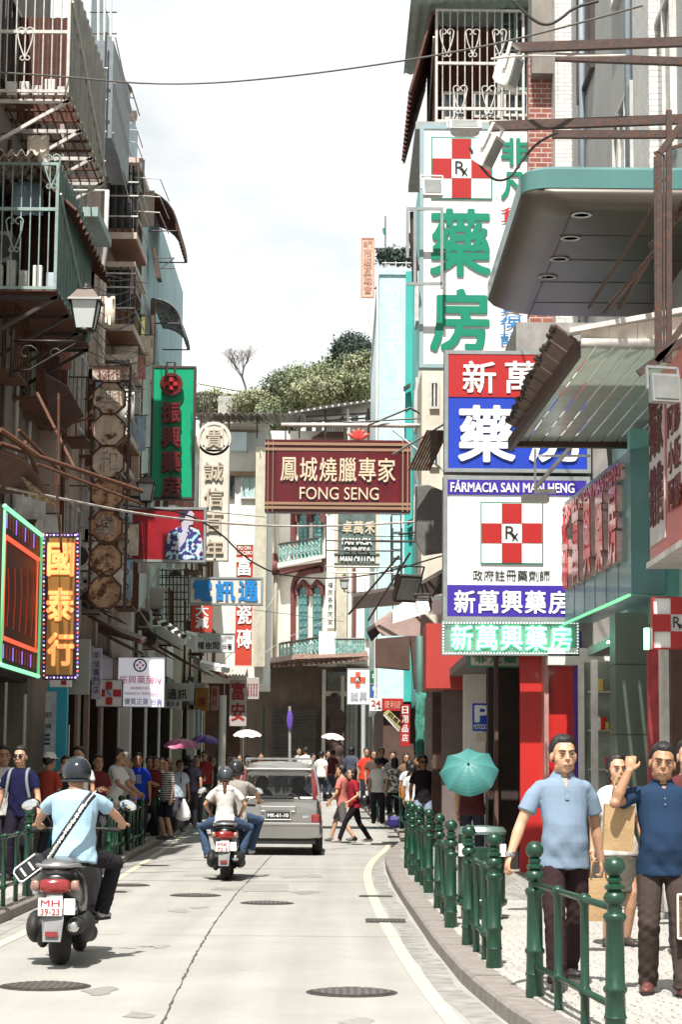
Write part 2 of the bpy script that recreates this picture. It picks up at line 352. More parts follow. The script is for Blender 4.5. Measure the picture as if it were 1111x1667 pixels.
def person(label, loc, rotz=0.0, H=1.70, pose=None, shirt=(0.5, 0.5, 0.5), pants=(0.05, 0.05, 0.06), hair='short', skin=0, sleeve='short', legs='long', voxel=0.016,
           group=None, fat=1.0, female=False, shoes=(0.04, 0.035, 0.03), face=True, glasses=False, collar=False, pmat=None, smat=None, haircol=None, cap=None, helmet=None, shirtlen=0.0, smilecol=None, shade=False):
    pose = pose or {}; k = H/1.70; k0 = k
    root = thing('person', label, 'person', loc, rotz, group)
    lean = pose.get('lean', 0.03); side = pose.get('side', 0.0); pz = pose.get('pelvis', (0, 0, .90)); Pv = Vector(pz)*k
    L = .54*k; up = Vector((math.sin(side), -math.sin(lean), math.cos(lean)*math.cos(side))).normalized()
    fwd = Vector((0, -1, 0)); fwd = (fwd-up*fwd.dot(up)).normalized(); rt = fwd.cross(up).normalized()
    tw = pose.get('twist', 0.0)
    rt2 = (Matrix.Rotation(tw, 3, up) @ rt); fw2 = Matrix.Rotation(tw, 3, up) @ fwd
    Nk = Pv+up*L
    sw = (.148 if female else .172)*k
    sh = {s: Pv+up*(L*.855)+rt2*(-s*sw) for s in (-1, 1)}     # s=+1: the person's own left (x>0 when facing -Y)
    if rt.x > 0: sh = {s: Pv+up*(L*.855)+rt2*(s*sw) for s in (-1, 1)}
    hip = {s: Pv+Vector((s*.085*k, 0, -.01)) for s in (-1, 1)}
    hands = pose.get('hands', {}); feet = pose.get('feet', {})
    ua, fa, th, sn = .285*k, .25*k, .425*k, .42*k
    el, wr, kn, an = {}, {}, {}, {}
    for s in (-1, 1):
        t = hands.get(s); tgt = Vector(t)*k if t is not None else sh[s]+Vector((s*.10*k, -.02*k, -.50*k))
        pole = Vector(pose.get('elbow', {}).get(s, (s*.5, 1, -.2))); el[s], wr[s] = ik(sh[s], tgt, ua, fa, pole)
        t = feet.get(s); tgt = Vector(t)*k if t is not None else Vector((s*.10*k, .02*k*s, .075*k))
        kn[s], an[s] = ik(hip[s], tgt, th, sn, Vector(pose.get('knee', {}).get(s, (s*.15, -1, 0))))
    # skin
    b = MB(); fin = MB()
    w = 12 if voxel < .01 else 9
    def ringset(scale, t0=0.0, t1=1.0, belly=0.0, extra=0.0):
        R = []
        for t, hx, hy, yo in TORSO:
            if t < t0 or t > t1: continue
            if female:
                hx *= (1.0, .86, .80, .86, .86, .86, .88, .9, .9)[[q[0] for q in TORSO].index(t)]
            c = Pv+up*(L*t-(0.02*k if t == 0 else 0))+fwd*(yo+belly*math.exp(-((t-.25)/.25)**2))*k
            a2 = Matrix.Rotation(tw*t, 3, up)
            R.append([c+(a2 @ (rt*math.cos(q)*(hx*fat*scale+extra)*k+fwd*math.sin(q)*(hy*fat*scale+extra)*k)) for q in [2*PI*i/20 for i in range(20)]])
        return R
    b.loft(ringset(.86))
    hp = pose.get('head', (0, 0, 0)); RH = Matrix.Rotation(hp[0], 3, 'Z') @ Matrix.Rotation(hp[1], 3, 'X') @ Matrix.Rotation(hp[2], 3, 'Y')
    hk = k*pose.get('headscale', 1.12)
    Hc = Nk+up*.035*k+Vector((0, -.012*k, .088*k))+fwd*.012*k
    def hd(p): return Hc+RH @ (Vector(p)*hk)
    b.tube([Nk-up*.05*k, Nk+up*.02*k, hd((0, .005, -.05))], [.068*k, (.048 if female else .060)*k, .056*k], 12)
    for c, r in (((0, .012, .03), (.073, .092, .086)), ((0, -.028, -.032), (.062, .060, .074)), ((.036, -.038, -.02), (.031, .034, .034)), ((-.036, -.038, -.02), (.031, .034, .034)),
                 ((0, -.058, -.084), (.027, .024, .022)), ((.040, -.02, -.065), (.022, .03, .025)), ((-.040, -.02, -.065), (.022, .03, .025)), ((0, -.070, .034), (.050, .020, .012)), ((0, -.080, -.056), (.024, .012, .014)), ((.075, .010, -.005), (.010, .020, .032)), ((-.075, .010, -.005), (.010, .020, .032))):
        b.ell(hd(c), tuple(q*hk for q in r), RH, 12, 9)
    b.add([hd(p) for p in ((-.009, -.078, .03), (.009, -.078, .03), (.018, -.080, -.028), (-.018, -.080, -.028), (.008, -.108, -.022), (-.008, -.108, -.022), (0, -.088, .03))],
          [(0, 1, 2, 3), (0, 6, 1), (1, 6, 4, 2), (0, 3, 5, 6), (6, 5, 4), (3, 2, 4, 5)])
    for s in (-1, 1):
        lo = sleeve != 'long'
        b.ell(sh[s]-Vector((s*.018*k, 0, .018*k)), (.042*k, .044*k, .040*k)); m1 = sh[s].lerp(el[s], .5)
        f1 = el[s].lerp(wr[s], .3)
        kk = k*(.86 if female else 1.0)
        b.tube([sh[s]-Vector((s*.012*k, 0, .022*k)), m1, el[s], f1, wr[s]], [.038*kk, .045*kk, .037*kk, .040*kk, .025*kk], w)
        b.ell(el[s], (.037*kk,)*3, None, 10, 7)
        dd = Vector(pose.get('hdir', {}).get(s, (wr[s]-el[s]))); nn = pose.get('palm', {}).get(s, (-s, 0.15, 0.0))
        hand(b if voxel < .009 else fin, wr[s]-dd.normalized()*.008*k, dd, nn, kk, -s if pose.get('flip', {}).get(s) else s, pose.get('curl', {}).get(s, .45), 1.0)
        if legs != 'long':
            c1 = kn[s].lerp(an[s], .3); b.tube([hip[s], kn[s], c1, an[s]], [.075*k, .054*k, .056*k, .036*k], w)
    if fin.v: b.ell(wr[1], (.03*k,)*3); b.ell(wr[-1], (.03*k,)*3)
    skm = SKIN[skin]
    remesh(b, 'body', skm, voxel*(.8 if voxel > .01 else 1), root, 3 if voxel < .01 else 2, join=fin)
    # shirt
    sm = smat or M('cloth_%.2f_%.2f_%.2f' % tuple(shirt), shirt, rough=.9, var=.03, scale=5, bump=.12, bscale=70, spec=.12)
    t = MB(); rg = ringset(1.0, belly=pose.get('belly', .015), extra=.006)
    hem = [p-up*(.07+shirtlen)*k for p in rg[0]]; hem = [Pv+(p-Pv)*1.05 for p in hem]; rg[0] = [Pv+(p-Pv)*1.04 for p in rg[0]]
    t.loft([hem]+rg[:-1]+[[Nk+(p-Nk)*.92-up*.012*k for p in rg[-1]]])
    amp = pose.get('wrinkle', .007)*k; ph = random.random()*9
    for s in (-1, 1):
        t.ell(sh[s]-Vector((s*.028*k, 0, .014*k)), (.058*k, .062*k, .054*k))
        e = {'short': .70, 'cap': .3, 'none': 0.0, 'long': 1.0}[sleeve]; ff = .9 if female else 1.0
        if e > 0: t.tube([sh[s]-Vector((s*.03*k, 0, 0)), sh[s].lerp(el[s], .3), sh[s].lerp(el[s], e)], [.052*k*ff, .060*k*ff, (.066 if e < 1 else .05)*k*ff], 14)
        if sleeve == 'long': t.ell(el[s], (.05*k*ff,)*3); t.tube([el[s], el[s].lerp(wr[s], .95)], [.05*k*ff, .036*k*ff], 12)
    def dsp(a):
        x, y, z = a[:, 0]/k, a[:, 1]/k, a[:, 2]/k
        g = np.sin(x*26+z*22+ph+2.5*np.sin(z*9+x*11+y*9))*.5+np.sin(-x*38+z*17+y*18+ph*2+1.5*np.sin(z*13))*.4+np.abs(np.sin(z*31+x*24*np.sin(ph)+ph+np.sin(x*20)*2))*.3
        lowf = np.clip((Pv.z/k+.42-z)/.3, .15, 1)
        return amp*g*lowf
    tsh = remesh(t, 'shirt', sm, voxel, root, 9 if voxel < .01 else 3, disp=dsp)
    # trousers
    pm = pmat or M('cloth_%.2f_%.2f_%.2f' % tuple(pants), pants, rough=.9, var=.03, scale=5, bump=.12, bscale=70, spec=.12)
    rp = ringset(.93); t = MB(); t.loft([[Pv+(p-Pv)*.93-Vector((0, 0, .09*k)) for p in rp[0]], rp[0], [Pv+(p-Pv)*.96 for p in rp[1]]])
    if legs == 'skirt':
        kz = .48*k; zt = Pv.z
        t.loft([[Vector((math.cos(q)*.205*k, math.sin(q)*.17*k, kz)) for q in [2*PI*i/20 for i in range(20)]], [Vector((math.cos(q)*.19*k, math.sin(q)*.15*k, zt-.1*k)) for q in [2*PI*i/20 for i in range(20)]],
                [Pv+Vector((math.cos(q)*.15*k, math.sin(q)*.11*k, 0)) for q in [2*PI*i/20 for i in range(20)]]])
    else:
        for s in (-1, 1):
            lg = (.072 if legs != 'slim' else .058)
            if legs == 'shorts': e = kn[s].lerp(an[s], .02); t.tube([hip[s], hip[s].lerp(kn[s], .5), e], [.098*k, .092*k, .085*k], 14)
            else:
                t.tube([hip[s], hip[s].lerp(kn[s], .5), kn[s], kn[s].lerp(an[s], .5), an[s]-Vector((0, 0, .02*k))], [.088*k, .086*k, (lg+.002)*k, lg*k, (lg-.006)*k], 14); t.ell(kn[s], ((lg+.002)*k,)*3)
            t.ell(hip[s]-Vector((s*.008*k, 0, .02*k)), (.086*k, .095*k, .08*k))
    def dsp2(a):
        x, y, z = a[:, 0]/k, a[:, 1]/k, a[:, 2]/k
        near = np.exp(-((z-.47)/.10)**2)+1.2*np.exp(-((z-.12)/.09)**2)+.8*np.exp(-((z-.82)/.07)**2)+.25
        return .004*k*near*(np.sin(z*60+x*45+ph+3*np.sin(y*25+x*13+z*9))*.6+np.sin(z*95-x*60+y*50+ph*3)*.35)
    remesh(t, 'trousers' if legs != 'skirt' else 'skirt', pm, voxel, root, 3, disp=dsp2)
    # shoes
    shm = M('shoe_%.2f_%.2f_%.2f' % tuple(shoes), shoes, rough=.5, var=.1, scale=20)
    for s in (-1, 1):
        fd = Vector(pose.get('toe', {}).get(s, (s*.25, -1, 0))).normalized(); rr = fd.cross(Vector((0, 0, 1))).normalized(); R = Matrix((rr, fd, rr.cross(fd))).transposed()
        q = MB(); a0 = an[s]
        q.ell(a0+R @ Vector((0, .095*k, -.045*k)), (.047*k, .10*k, .032*k), R, 12, 8); q.ell(a0+R @ Vector((0, -.015*k, -.03*k)), (.04*k, .055*k, .05*k), R, 12, 8)
        q.ell(a0+R @ Vector((0, .05*k, -.035*k)), (.042*k, .08*k, .042*k), R, 12, 8)
        so = q.build('shoe', shm, root, True, world=False)
        if voxel < .012:
            q = MB(); q.loft([[a0+R @ Vector((math.cos(u)*.05*k*(1-.15*(math.sin(u) < 0)), .04*k+math.sin(u)*.150*k, zz*k)) for u in [2*PI*i/16 for i in range(16)]] for zz in (-.079, -.060)])
            q.build('sole', M('rubber', (.02, .02, .02), rough=.8), so, False, world=False)
    # hair
    hm = haircol or HAIR
    if helmet is None and hair not in ('bald',):
        bm = bmesh.new(); bmesh.ops.create_icosphere(bm, subdivisions=4 if voxel < .012 else 3, radius=1)
        for v in bm.verts:
            x, y, z = v.co
            ax, ay, az = .081, .100, .098
            px, py, pz2 = x*ax, y*ay, z*az
            if hair in ('long', 'bob', 'bun'):
                line = .068 if py < -.055 else (.068-(py+.055)*3.2 if py < -.02 else -.05)
            else: line = .060 if py < -.055 else (.060-(py+.055)*1.9 if py < .0 else (-.044-(py)*.5))
            msk = min(max((pz2-line)/.012+.5, 0), 1)
            nz = noise.noise(Vector((x*5+ph, y*5, z*3)))*.05+noise.noise(Vector((x*16, y*16+ph, z*16)))*.03
            f = .80+.26*msk+nz*1.3*msk
            if z > .5 and hair == 'short': f += .04*msk
            v.co = Vector((px*f, py*f, pz2*f))
        R3 = RH
        for v in bm.verts: v.co = Hc+R3 @ ((v.co+Vector((0, .012, .03)))*hk)
        me = bpy.data.meshes.new('hair'); bm.to_mesh(me); bm.free(); me.materials.append(hm); me.polygons.foreach_set('use_smooth', [True]*len(me.polygons))
        ho = link_mesh('hair', me, root, False)
        if hair == 'long' or hair == 'bob':
            q = MB(); ln = .17 if hair == 'long' else .06
            q.ell(hd((0, .055, -.03-ln*.4)), (.070*hk, .045*hk, (.075+ln*.55)*hk), RH, 14, 10); q.ell(hd((.062, .02, -.03)), (.022*hk, .045*hk, .075*hk), RH); q.ell(hd((-.062, .02, -.03)), (.022*hk, .045*hk, .075*hk), RH)
            q.build('hair_length', hm, root, True, world=False)
        if hair == 'bun': MB().ell(hd((0, .10, .05)), (.04*hk,)*3, RH).build('bun', hm, root, True, world=False)
    if face and helmet is None:
        for s in (-1, 1):
            MB().ell(hd((s*.031, -.0835, .006)), (.0145*hk, .007*hk, .0046*hk), RH, 10, 6).build('eye', EYEW if voxel < .012 else DARK, root, True, world=False)
            if voxel < .012: MB().ell(hd((s*.031, -.0885, .006)), (.0062*hk, .003*hk, .0056*hk), RH, 10, 6).build('iris', DARK, root, True, world=False)
            q = MB(); q.tube([hd((s*.012, -.092, .026)), hd((s*.032, -.092, .033)), hd((s*.053, -.078, .027))], [.004*hk, .0048*hk, .003*hk], 6); q.build('eyebrow', hm if hm is not HAIRG else HAIRG, root, True, world=False)
            if voxel < .012:
                q = MB(); q.tube([hd((s*.016, -.090, .010)), hd((s*.031, -.0915, .0145)), hd((s*.047, -.083, .009))], .0022*hk, 5); q.build('eyelid', DARK, root, True, world=False)
                MB().ell(hd((s*.008, -.099, -.033)), (.0042*hk, .003*hk, .0022*hk), RH, 6, 4).build('nostril', DARK, root, True, world=False)
        q = MB(); q.tube([hd((-.023, -.0865, -.056)), hd((-.008, -.0935, -.053)), hd((0, -.0935, -.055)), hd((.008, -.0935, -.053)), hd((.023, -.0865, -.056))], [.0025*hk, .005*hk, .0045*hk, .005*hk, .0025*hk], 6)
        q.tube([hd((-.018, -.087, -.061)), hd((0, -.0935, -.0635)), hd((.018, -.087, -.061))], [.003*hk, .0055*hk, .003*hk], 6); q.build('lips', LIP, root, True, world=False)
        if voxel < .012: MB().tube([hd((-.022, -.089, -.0575)), hd((0, -.0965, -.0585)), hd((.022, -.089, -.0575))], .0014*hk, 4).build('mouth_line', DARK, root, True, world=False)
    if glasses:
        q = MB()
        for s in (-1, 1): q.ell(hd((s*.032, -.097, .006)), (.024*hk, .004*hk, .019*hk), RH, 12, 8); q.tube([hd((s*.055, -.09, .012)), hd((s*.078, 0, .008))], .003*hk, 5)
        q.tube([hd((-.01, -.1, .01)), hd((.01, -.1, .01))], .003*hk, 5); q.build('sunglasses', M('sunglass', (.01, .01, .012), rough=.1, var=0), root, True, world=False)
    if cap is not None:
        q = MB(); R = [[hd((math.cos(a)*.085*r, .012+math.sin(a)*.103*r, z)) for a in [2*PI*i/18 for i in range(18)]] for r, z in ((1.0, .045), (1.0, .08), (.82, .115), (.4, .133), (.05, .136))]
        q.loft(R); q.prism([hd((math.cos(a)*.075, -.07+math.sin(a)*.085, .048)) for a in [PI+PI*i/8 for i in range(9)]], RH @ Vector((0, 0, .008*hk))); q.build('cap', M('cap_%.2f_%.2f_%.2f' % tuple(cap), cap, rough=.8), root, True, world=False)
    if helmet is not None:
        hm2 = M('helmet_%.2f_%.2f_%.2f' % tuple(helmet), tuple(h*.6 for h in helmet), rough=.16, var=.03, coat=.4, spec=.4)
        q = MB(); R = []
        for i in range(11):
            ph2 = PI*(.02+.72*i/10); z = math.cos(ph2); r = math.sin(ph2)
            R.append([hd((math.cos(a)*.112*r, .012+math.sin(a)*.132*r, .022+z*.118)) for a in [2*PI*j/24 for j in range(24)]])
        q.loft(R); ho = q.build('helmet', hm2, root, True, world=False)
        q = MB(); q.tube([hd((math.cos(a)*.107, .012+math.sin(a)*.127, -.050)) for a in [2*PI*j/24 for j in range(24)]], .010*hk, 6, closed=True); q.build('helmet_rim', M('rubber', (.02, .02, .02), rough=.8), root, True, world=False)
        q = MB(); R = []
        for z in (-.05, -.01, .03, .06): R.append([hd((math.sin(a)*(.116), .012-math.cos(a)*(.137), z)) for a in [-1.2+2.4*j/12 for j in range(13)]]+[hd((math.sin(a)*(.110), .012-math.cos(a)*(.131), z)) for a in [1.2-2.4*j/12 for j in range(13)]])
        q.loft(R); q.build('visor', M('visor', (.015, .015, .02), rough=.06, var=0, coat=1), root, True, world=False)
    if collar:
        q = MB(); cm = sm
        ring = [Nk+up*(.010 if math.sin(a) < 0 else .0)*k+rt*math.cos(a)*.074*k+fwd*math.sin(a)*.070*k for a in [PI*.5+.38+(2*PI-.76)*i/18 for i in range(19)]]
        for i, p in enumerate(ring[:-1]):
            p2 = ring[i+1]
            o1 = (p-Nk); o2 = (p2-Nk)
            q.add([p+up*.012*k-o1*.12, p2+up*.012*k-o2*.12, p2-up*.032*k+o2*.22, p-up*.032*k+o1*.22], [(0, 1, 2, 3)])
        for e, d2 in ((0, -1), (-1, 1)):
            p = ring[e]; q.add([p+up*.012*k-(p-Nk)*.12, p-up*.032*k+(p-Nk)*.22, p+fwd*.03*k-up*.055*k+rt*.012*k*(1 if (p-Nk).dot(rt) > 0 else -1)], [(0, 1, 2)])
        co = q.build('collar', cm, root, False, world=False)
        md = co.modifiers.new('t', 'SOLIDIFY'); md.thickness = .004*k; md.offset = 0
        # open placket: a small triangle of skin and two buttons
        q = MB(); f0 = Pv+up*L*.93+fwd*.108*k
        q.tube([Nk-up*.035*k+fwd*.075*k, Nk-up*.11*k+fwd*.118*k], [.020*k, .004*k], 6); q.build('neck_opening', skm, root, True, world=False)
        q = MB(); q.beam(Nk-up*.095*k+fwd*.124*k, Nk-up*.17*k+fwd*.134*k, .028*k, .006*k, up=fwd); q.build('placket', cm, root, False, world=False)
        for j in range(2): MB().ell(Nk-up*(.11+.04*j)*k+fwd*(.130+.004*j)*k, (.005*k,)*3, None, 6, 4).build('button', EYEW, root, True, world=False)
    root['_'] = 0; del root['_']
    return root, dict(sh=sh, el=el, wr=wr, kn=kn, an=an, Nk=Nk, Pv=Pv, Hc=Hc, hd=hd, up=up, fwd=fwd, rt=rt, k=k)
def local_to_world(root, p): return wm(root) @ Vector(p)
# ================================================================ materials of the setting
concrete = M('road_concrete', (0.345, 0.333, 0.305), rough=.85, var=.09, scale=.8, streak=.0, bump=.25, bscale=90)
def road_nodes(m):
    nt = m.node_tree; b = nt.nodes['Principled BSDF']; L = nt.links.new; old = b.inputs['Base Color'].links[0].from_socket
    tc = N(nt, 'ShaderNodeTexCoord')
    n = N(nt, 'ShaderNodeTexNoise'); n.inputs['Scale'].default_value = 45; n.inputs['Detail'].default_value = 8; n.inputs['Roughness'].default_value = .8; L(tc.outputs['Object'], n.inputs['Vector'])
    r = N(nt, 'ShaderNodeMapRange'); r.inputs[1].default_value = .3; r.inputs[2].default_value = .7; r.inputs[3].default_value = .80; r.inputs[4].default_value = 1.12; L(n.outputs['Fac'], r.inputs[0])
    v = N(nt, 'ShaderNodeVectorMath', operation='SCALE'); L(old, v.inputs[0]); L(r.outputs[0], v.inputs['Scale'])
    # oil and tyre wear along the lane
    mp = N(nt, 'ShaderNodeMapping'); mp.inputs['Scale'].default_value = (1.6, .05, 1); L(tc.outputs['Object'], mp.inputs[0])
    n2 = N(nt, 'ShaderNodeTexNoise'); n2.inputs['Scale'].default_value = 1.2; n2.inputs['Detail'].default_value = 6; L(mp.outputs[0], n2.inputs['Vector'])
    r2 = N(nt, 'ShaderNodeMapRange'); r2.inputs[1].default_value = .35; r2.inputs[2].default_value = .65; r2.inputs[3].default_value = .86; r2.inputs[4].default_value = 1.04; L(n2.outputs['Fac'], r2.inputs[0])
    v2 = N(nt, 'ShaderNodeVectorMath', operation='SCALE'); L(v.outputs[0], v2.inputs[0]); L(r2.outputs[0], v2.inputs['Scale'])
    n3 = N(nt, 'ShaderNodeTexVoronoi'); n3.inputs['Scale'].default_value = 1.4; L(tc.outputs['Object'], n3.inputs['Vector'])
    r3 = N(nt, 'ShaderNodeMapRange'); r3.inputs[1].default_value = .02; r3.inputs[2].default_value = .06; r3.inputs[3].default_value = .72; r3.inputs[4].default_value = 1; L(n3.outputs['Distance'], r3.inputs[0])
    v3 = N(nt, 'ShaderNodeVectorMath', operation='SCALE'); L(v2.outputs[0], v3.inputs[0]); L(r3.outputs[0], v3.inputs['Scale']); L(v3.outputs[0], b.inputs['Base Color'])
road_nodes(concrete)
pave = M('pavement_stone', (0.33, 0.315, 0.285), rough=.85, var=.10, scale=2, bump=.3, bscale=40)
def pave_nodes(m):
    nt = m.node_tree; b = nt.nodes['Principled BSDF']; L = nt.links.new; old = b.inputs['Base Color'].links[0].from_socket
    tc = N(nt, 'ShaderNodeTexCoord'); vo = N(nt, 'ShaderNodeTexVoronoi', feature='DISTANCE_TO_EDGE'); vo.inputs['Scale'].default_value = 11; vo.inputs['Randomness'].default_value = .55; L(tc.outputs['Object'], vo.inputs['Vector'])
    r = N(nt, 'ShaderNodeMapRange'); r.inputs[1].default_value = .03; r.inputs[2].default_value = .14; r.inputs[3].default_value = .55; r.inputs[4].default_value = 1.0; L(vo.outputs['Distance'], r.inputs[0])
    wv = N(nt, 'ShaderNodeTexWave'); wv.inputs['Scale'].default_value = .28; wv.inputs['Distortion'].default_value = 5; wv.inputs['Detail'].default_value = 1; L(tc.outputs['Object'], wv.inputs['Vector'])
    r2 = N(nt, 'ShaderNodeMapRange'); r2.inputs[1].default_value = .78; r2.inputs[2].default_value = .86; r2.inputs[3].default_value = 1; r2.inputs[4].default_value = .8; L(wv.outputs['Fac'], r2.inputs[0])
    v = N(nt, 'ShaderNodeVectorMath', operation='SCALE'); L(old, v.inputs[0]); L(r.outputs[0], v.inputs['Scale']); v2 = N(nt, 'ShaderNodeVectorMath', operation='SCALE'); L(v.outputs[0], v2.inputs[0]); L(r2.outputs[0], v2.inputs['Scale'])
    L(v2.outputs[0], b.inputs['Base Color'])
pave_nodes(pave)
granite = M('kerb_granite', (0.24, 0.215, 0.19), rough=.8, var=.2, scale=7, bump=.4, bscale=60, streak=.3, scol=(.12, .10, .08))
paint = M('line_paint', (0.50, 0.46, 0.35), rough=.7, var=.12, scale=6, streak=.35, scol=(.45, .43, .38), sscale=5)
iron = M('cast_iron', (0.075, 0.068, 0.06), rough=.55, metal=.5, var=.3, scale=30, bump=.8, bscale=50)
greenp = M('green_paint', (0.003, 0.038, 0.018), rough=.36, var=.22, scale=18, spec=.5, coat=.2, streak=.25, scol=(.008, .03, .018), sscale=12)
# ================================================================ ground
def lerp_tab(tab, y):
    if y <= tab[0][0]: return tab[0][1]
    for (a, xa), (b, xb) in zip(tab, tab[1:]):
        if y <= b: t = (y-a)/(b-a); t = t*t*(3-2*t) if False else t; return xa+(xb-xa)*t
    return tab[-1][1]
RK = [(5, 1.95), (9, 1.50), (11.3, 1.27), (13.4, 1.07), (15.7, .93), (19.2, .85), (24.4, .79), (28.8, .75), (33.3, .76), (36, .80), (38, .88), (40, 1.0), (42, 1.15), (44, 1.30), (47, 1.38), (50, 1.40), (54, 1.28), (57, 1.0), (59, .88), (63, .80), (76, .45)]
LK = [(5, -3.5), (21, -3.40), (24, -3.40), (32, -3.50), (42, -3.68), (50, -3.86), (60, -4.05), (76, -4.7)]
def grid_sheet(name, xf0, xf1, ys, nx, zf, mat, kind='structure'):
    V = []; Fc = []
    for y in ys:
        a, b = xf0(y), xf1(y)
        for i in range(nx+1): x = a+(b-a)*i/nx; V.append((x, y, zf(x, y)))
    for j in range(len(ys)-1):
        for i in range(nx): q = j*(nx+1)+i; Fc.append((q, q+1, q+nx+2, q+nx+1))
    return raw(name, V, Fc, mat, None, False, kind=kind)
far_ground = M('ground', (0.30, 0.27, 0.22), var=.2, scale=.3)
raw('ground', [(-900, -300, -.06), (900, -300, -.06), (900, 44, -.06), (-900, 44, -.06), (-900, 90, .84), (900, 90, .84), (-900, 1500, .84), (900, 1500, .84)], [(0, 1, 2, 3), (3, 2, 5, 4), (4, 5, 7, 6)], far_ground, kind='structure')
ys = [-8+2*i for i in range(60)]
grid_sheet('road', lambda y: -14, lambda y: 14, ys, 14, lambda x, y: rise(y)+.004, concrete)
ysp = [4+.5*i for i in range(int((72-4)/.5)+1)]
PZ = 0.125
def pavement(side):
    tab = RK if side > 0 else LK; wall = 4.6 if side > 0 else -6.2
    g = grid_sheet('pavement', (lambda y: lerp_tab(tab, y)+.22) if side > 0 else (lambda y: wall), (lambda y: wall) if side > 0 else (lambda y: lerp_tab(tab, y)-.22), ysp, 6, lambda x, y: rise(y)+PZ, pave)
    y = 4.0; q = 0
    while y < 71.5:
        ln = random.uniform(.8, 1.1) if side < 0 or y < 13 or y > 20 else random.uniform(.6, .8); y2 = y+ln; m = MB(); g1 = .006
        x0, x1 = lerp_tab(tab, y+g1), lerp_tab(tab, y2-g1); z0, z1 = rise(y), rise(y2); d = .23*side; dz = random.uniform(-.004, .006); bv = .02*side
        A = [(x0, y+g1, z0-.05), (x0+d, y+g1, z0-.05), (x0+d, y+g1, z0+PZ+dz), (x0+bv, y+g1, z0+PZ+dz), (x0, y+g1, z0+PZ-.022+dz)]
        B = [(x1, y2-g1, z1-.05), (x1+d, y2-g1, z1-.05), (x1+d, y2-g1, z1+PZ+dz), (x1+bv, y2-g1, z1+PZ+dz), (x1, y2-g1, z1+PZ-.022+dz)]
        m.loft([A, B]); m.build('kerb_stone', granite, g); y = y2
    return g
pav_r = pavement(1); pav_l = pavement(-1)
# small paving setts near the camera, real relief
def setts():
    V = []; Fc = []
    def sett(x, y, a, sx, sy, h, z):
        n = len(V); c, s = math.cos(a), math.sin(a)
        for zz, k in ((z-.03, 1.0), (z+h-.003, 1.0), (z+h, .86)):
            for ux, uy in ((-1, -1), (1, -1), (1, 1), (-1, 1)):
                px, py = ux*sx*k, uy*sy*k; V.append((x+px*c-py*s, y+px*s+py*c, zz))
        for r in (0, 4):
            for i in range(4): Fc.append((n+r+i, n+r+(i+1) % 4, n+r+4+(i+1) % 4, n+r+4+i))
        Fc.append((n+8, n+9, n+10, n+11))
    for (x0f, x1f, y0, y1) in ((lambda y: lerp_tab(RK, y)+.26, lambda y: 3.9, 9.5, 24), (lambda y: -5.2, lambda y: lerp_tab(LK, y)-.27, 19.5, 26)):
        y = y0
        while y < y1:
            x = x0f(y)+random.uniform(0, .03)
            while x < x1f(y):
                s = random.uniform(.036, .048); sett(x, y+random.uniform(-.004, .004), random.uniform(-.07, .07), s, random.uniform(.038, .042), random.uniform(.005, .008), PZ); x += s*2+.008
            y += .088
    return V, Fc
V, Fc = setts()
sett_m = M('sett_stone', (0.36, 0.345, 0.315), rough=.85, var=.12, scale=2, bump=.2, bscale=80, spec=.2)
so = raw('paving_setts', V, Fc, sett_m, pav_r, kind='stuff')
# ---------------------------------------------------------------- lines, joints, cracks
def ribbon(name, pts, w, mat, lift=.008, kind='structure', jag=0.0, z0=0.0):
    V = []; Fc = []; n = len(pts)
    for i, p in enumerate(pts):
        a = Vector(pts[max(i-1, 0)]); b = Vector(pts[min(i+1, n-1)]); t = (b-a); t.z = 0; t.normalize(); nn = Vector((-t.y, t.x, 0)); ww = w*(1+random.uniform(-jag, jag))/2
        V += [(p[0]+nn.x*ww, p[1]+nn.y*ww, rise(p[1])+z0+lift), (p[0]-nn.x*ww, p[1]-nn.y*ww, rise(p[1])+z0+lift)]
    for i in range(n-1): Fc.append((2*i, 2*i+1, 2*i+3, 2*i+2))
    return raw(name, V, Fc, mat, None, kind=kind)
def dense(pts, step=.4, wob=0.0):
    o = []
    for a, b in zip(pts, pts[1:]):
        a = Vector(a); b = Vector(b); k = max(1, int((b-a).length/step))
        for i in range(k): o.append(a.lerp(b, i/k)+Vector((random.uniform(-wob, wob), 0, 0)))
    o.append(Vector(pts[-1])); return o
def smooth_path(pts, it=2):
    for _ in range(it):
        q = [pts[0]]
        for a, b in zip(pts, pts[1:]): q += [a.lerp(b, .25), a.lerp(b, .75)]
        q.append(pts[-1]); pts = q
    return pts
rl = [G(*p) for p in ((800, 1730), (735, 1662), (690, 1605), (650, 1545), (620, 1490), (603, 1450), (597, 1422), (606, 1402), (628, 1384), (634, 1374))]
ribbon('road_line', smooth_path(rl), .115, paint)
ll = [G(*p) for p in ((-60, 1570), (0, 1537), (42, 1519), (170, 1446), (274, 1379), (322, 1347))]
ribbon('road_line', smooth_path(ll), .11, paint)
jm = M('joint_tar', (0.07, 0.06, 0.05), rough=.9, var=.3, scale=20)
cr_pts = [G(*p) for p in ((258, 1680), (290, 1612), (322, 1548), (352, 1500), (382, 1459), (408, 1431), (432, 1404), (450, 1385))]
ribbon('road_crack', dense(cr_pts, .12, .008), .013, jm, .009, jag=.6)
for yy in (20.1, 29.8, 33.6, 39.5, 46, 53, 60):
    a, b = lerp_tab(LK, yy)+.02, lerp_tab(RK, yy)-.02
    ribbon('road_joint', dense([(a, yy, 0), (b, yy+.05, 0)], .2, 0), .03 if yy > 25 else .012, jm, .0095, jag=.5)
patch = M('patch', (0.265, 0.257, 0.24), rough=.9, var=.15, scale=5)
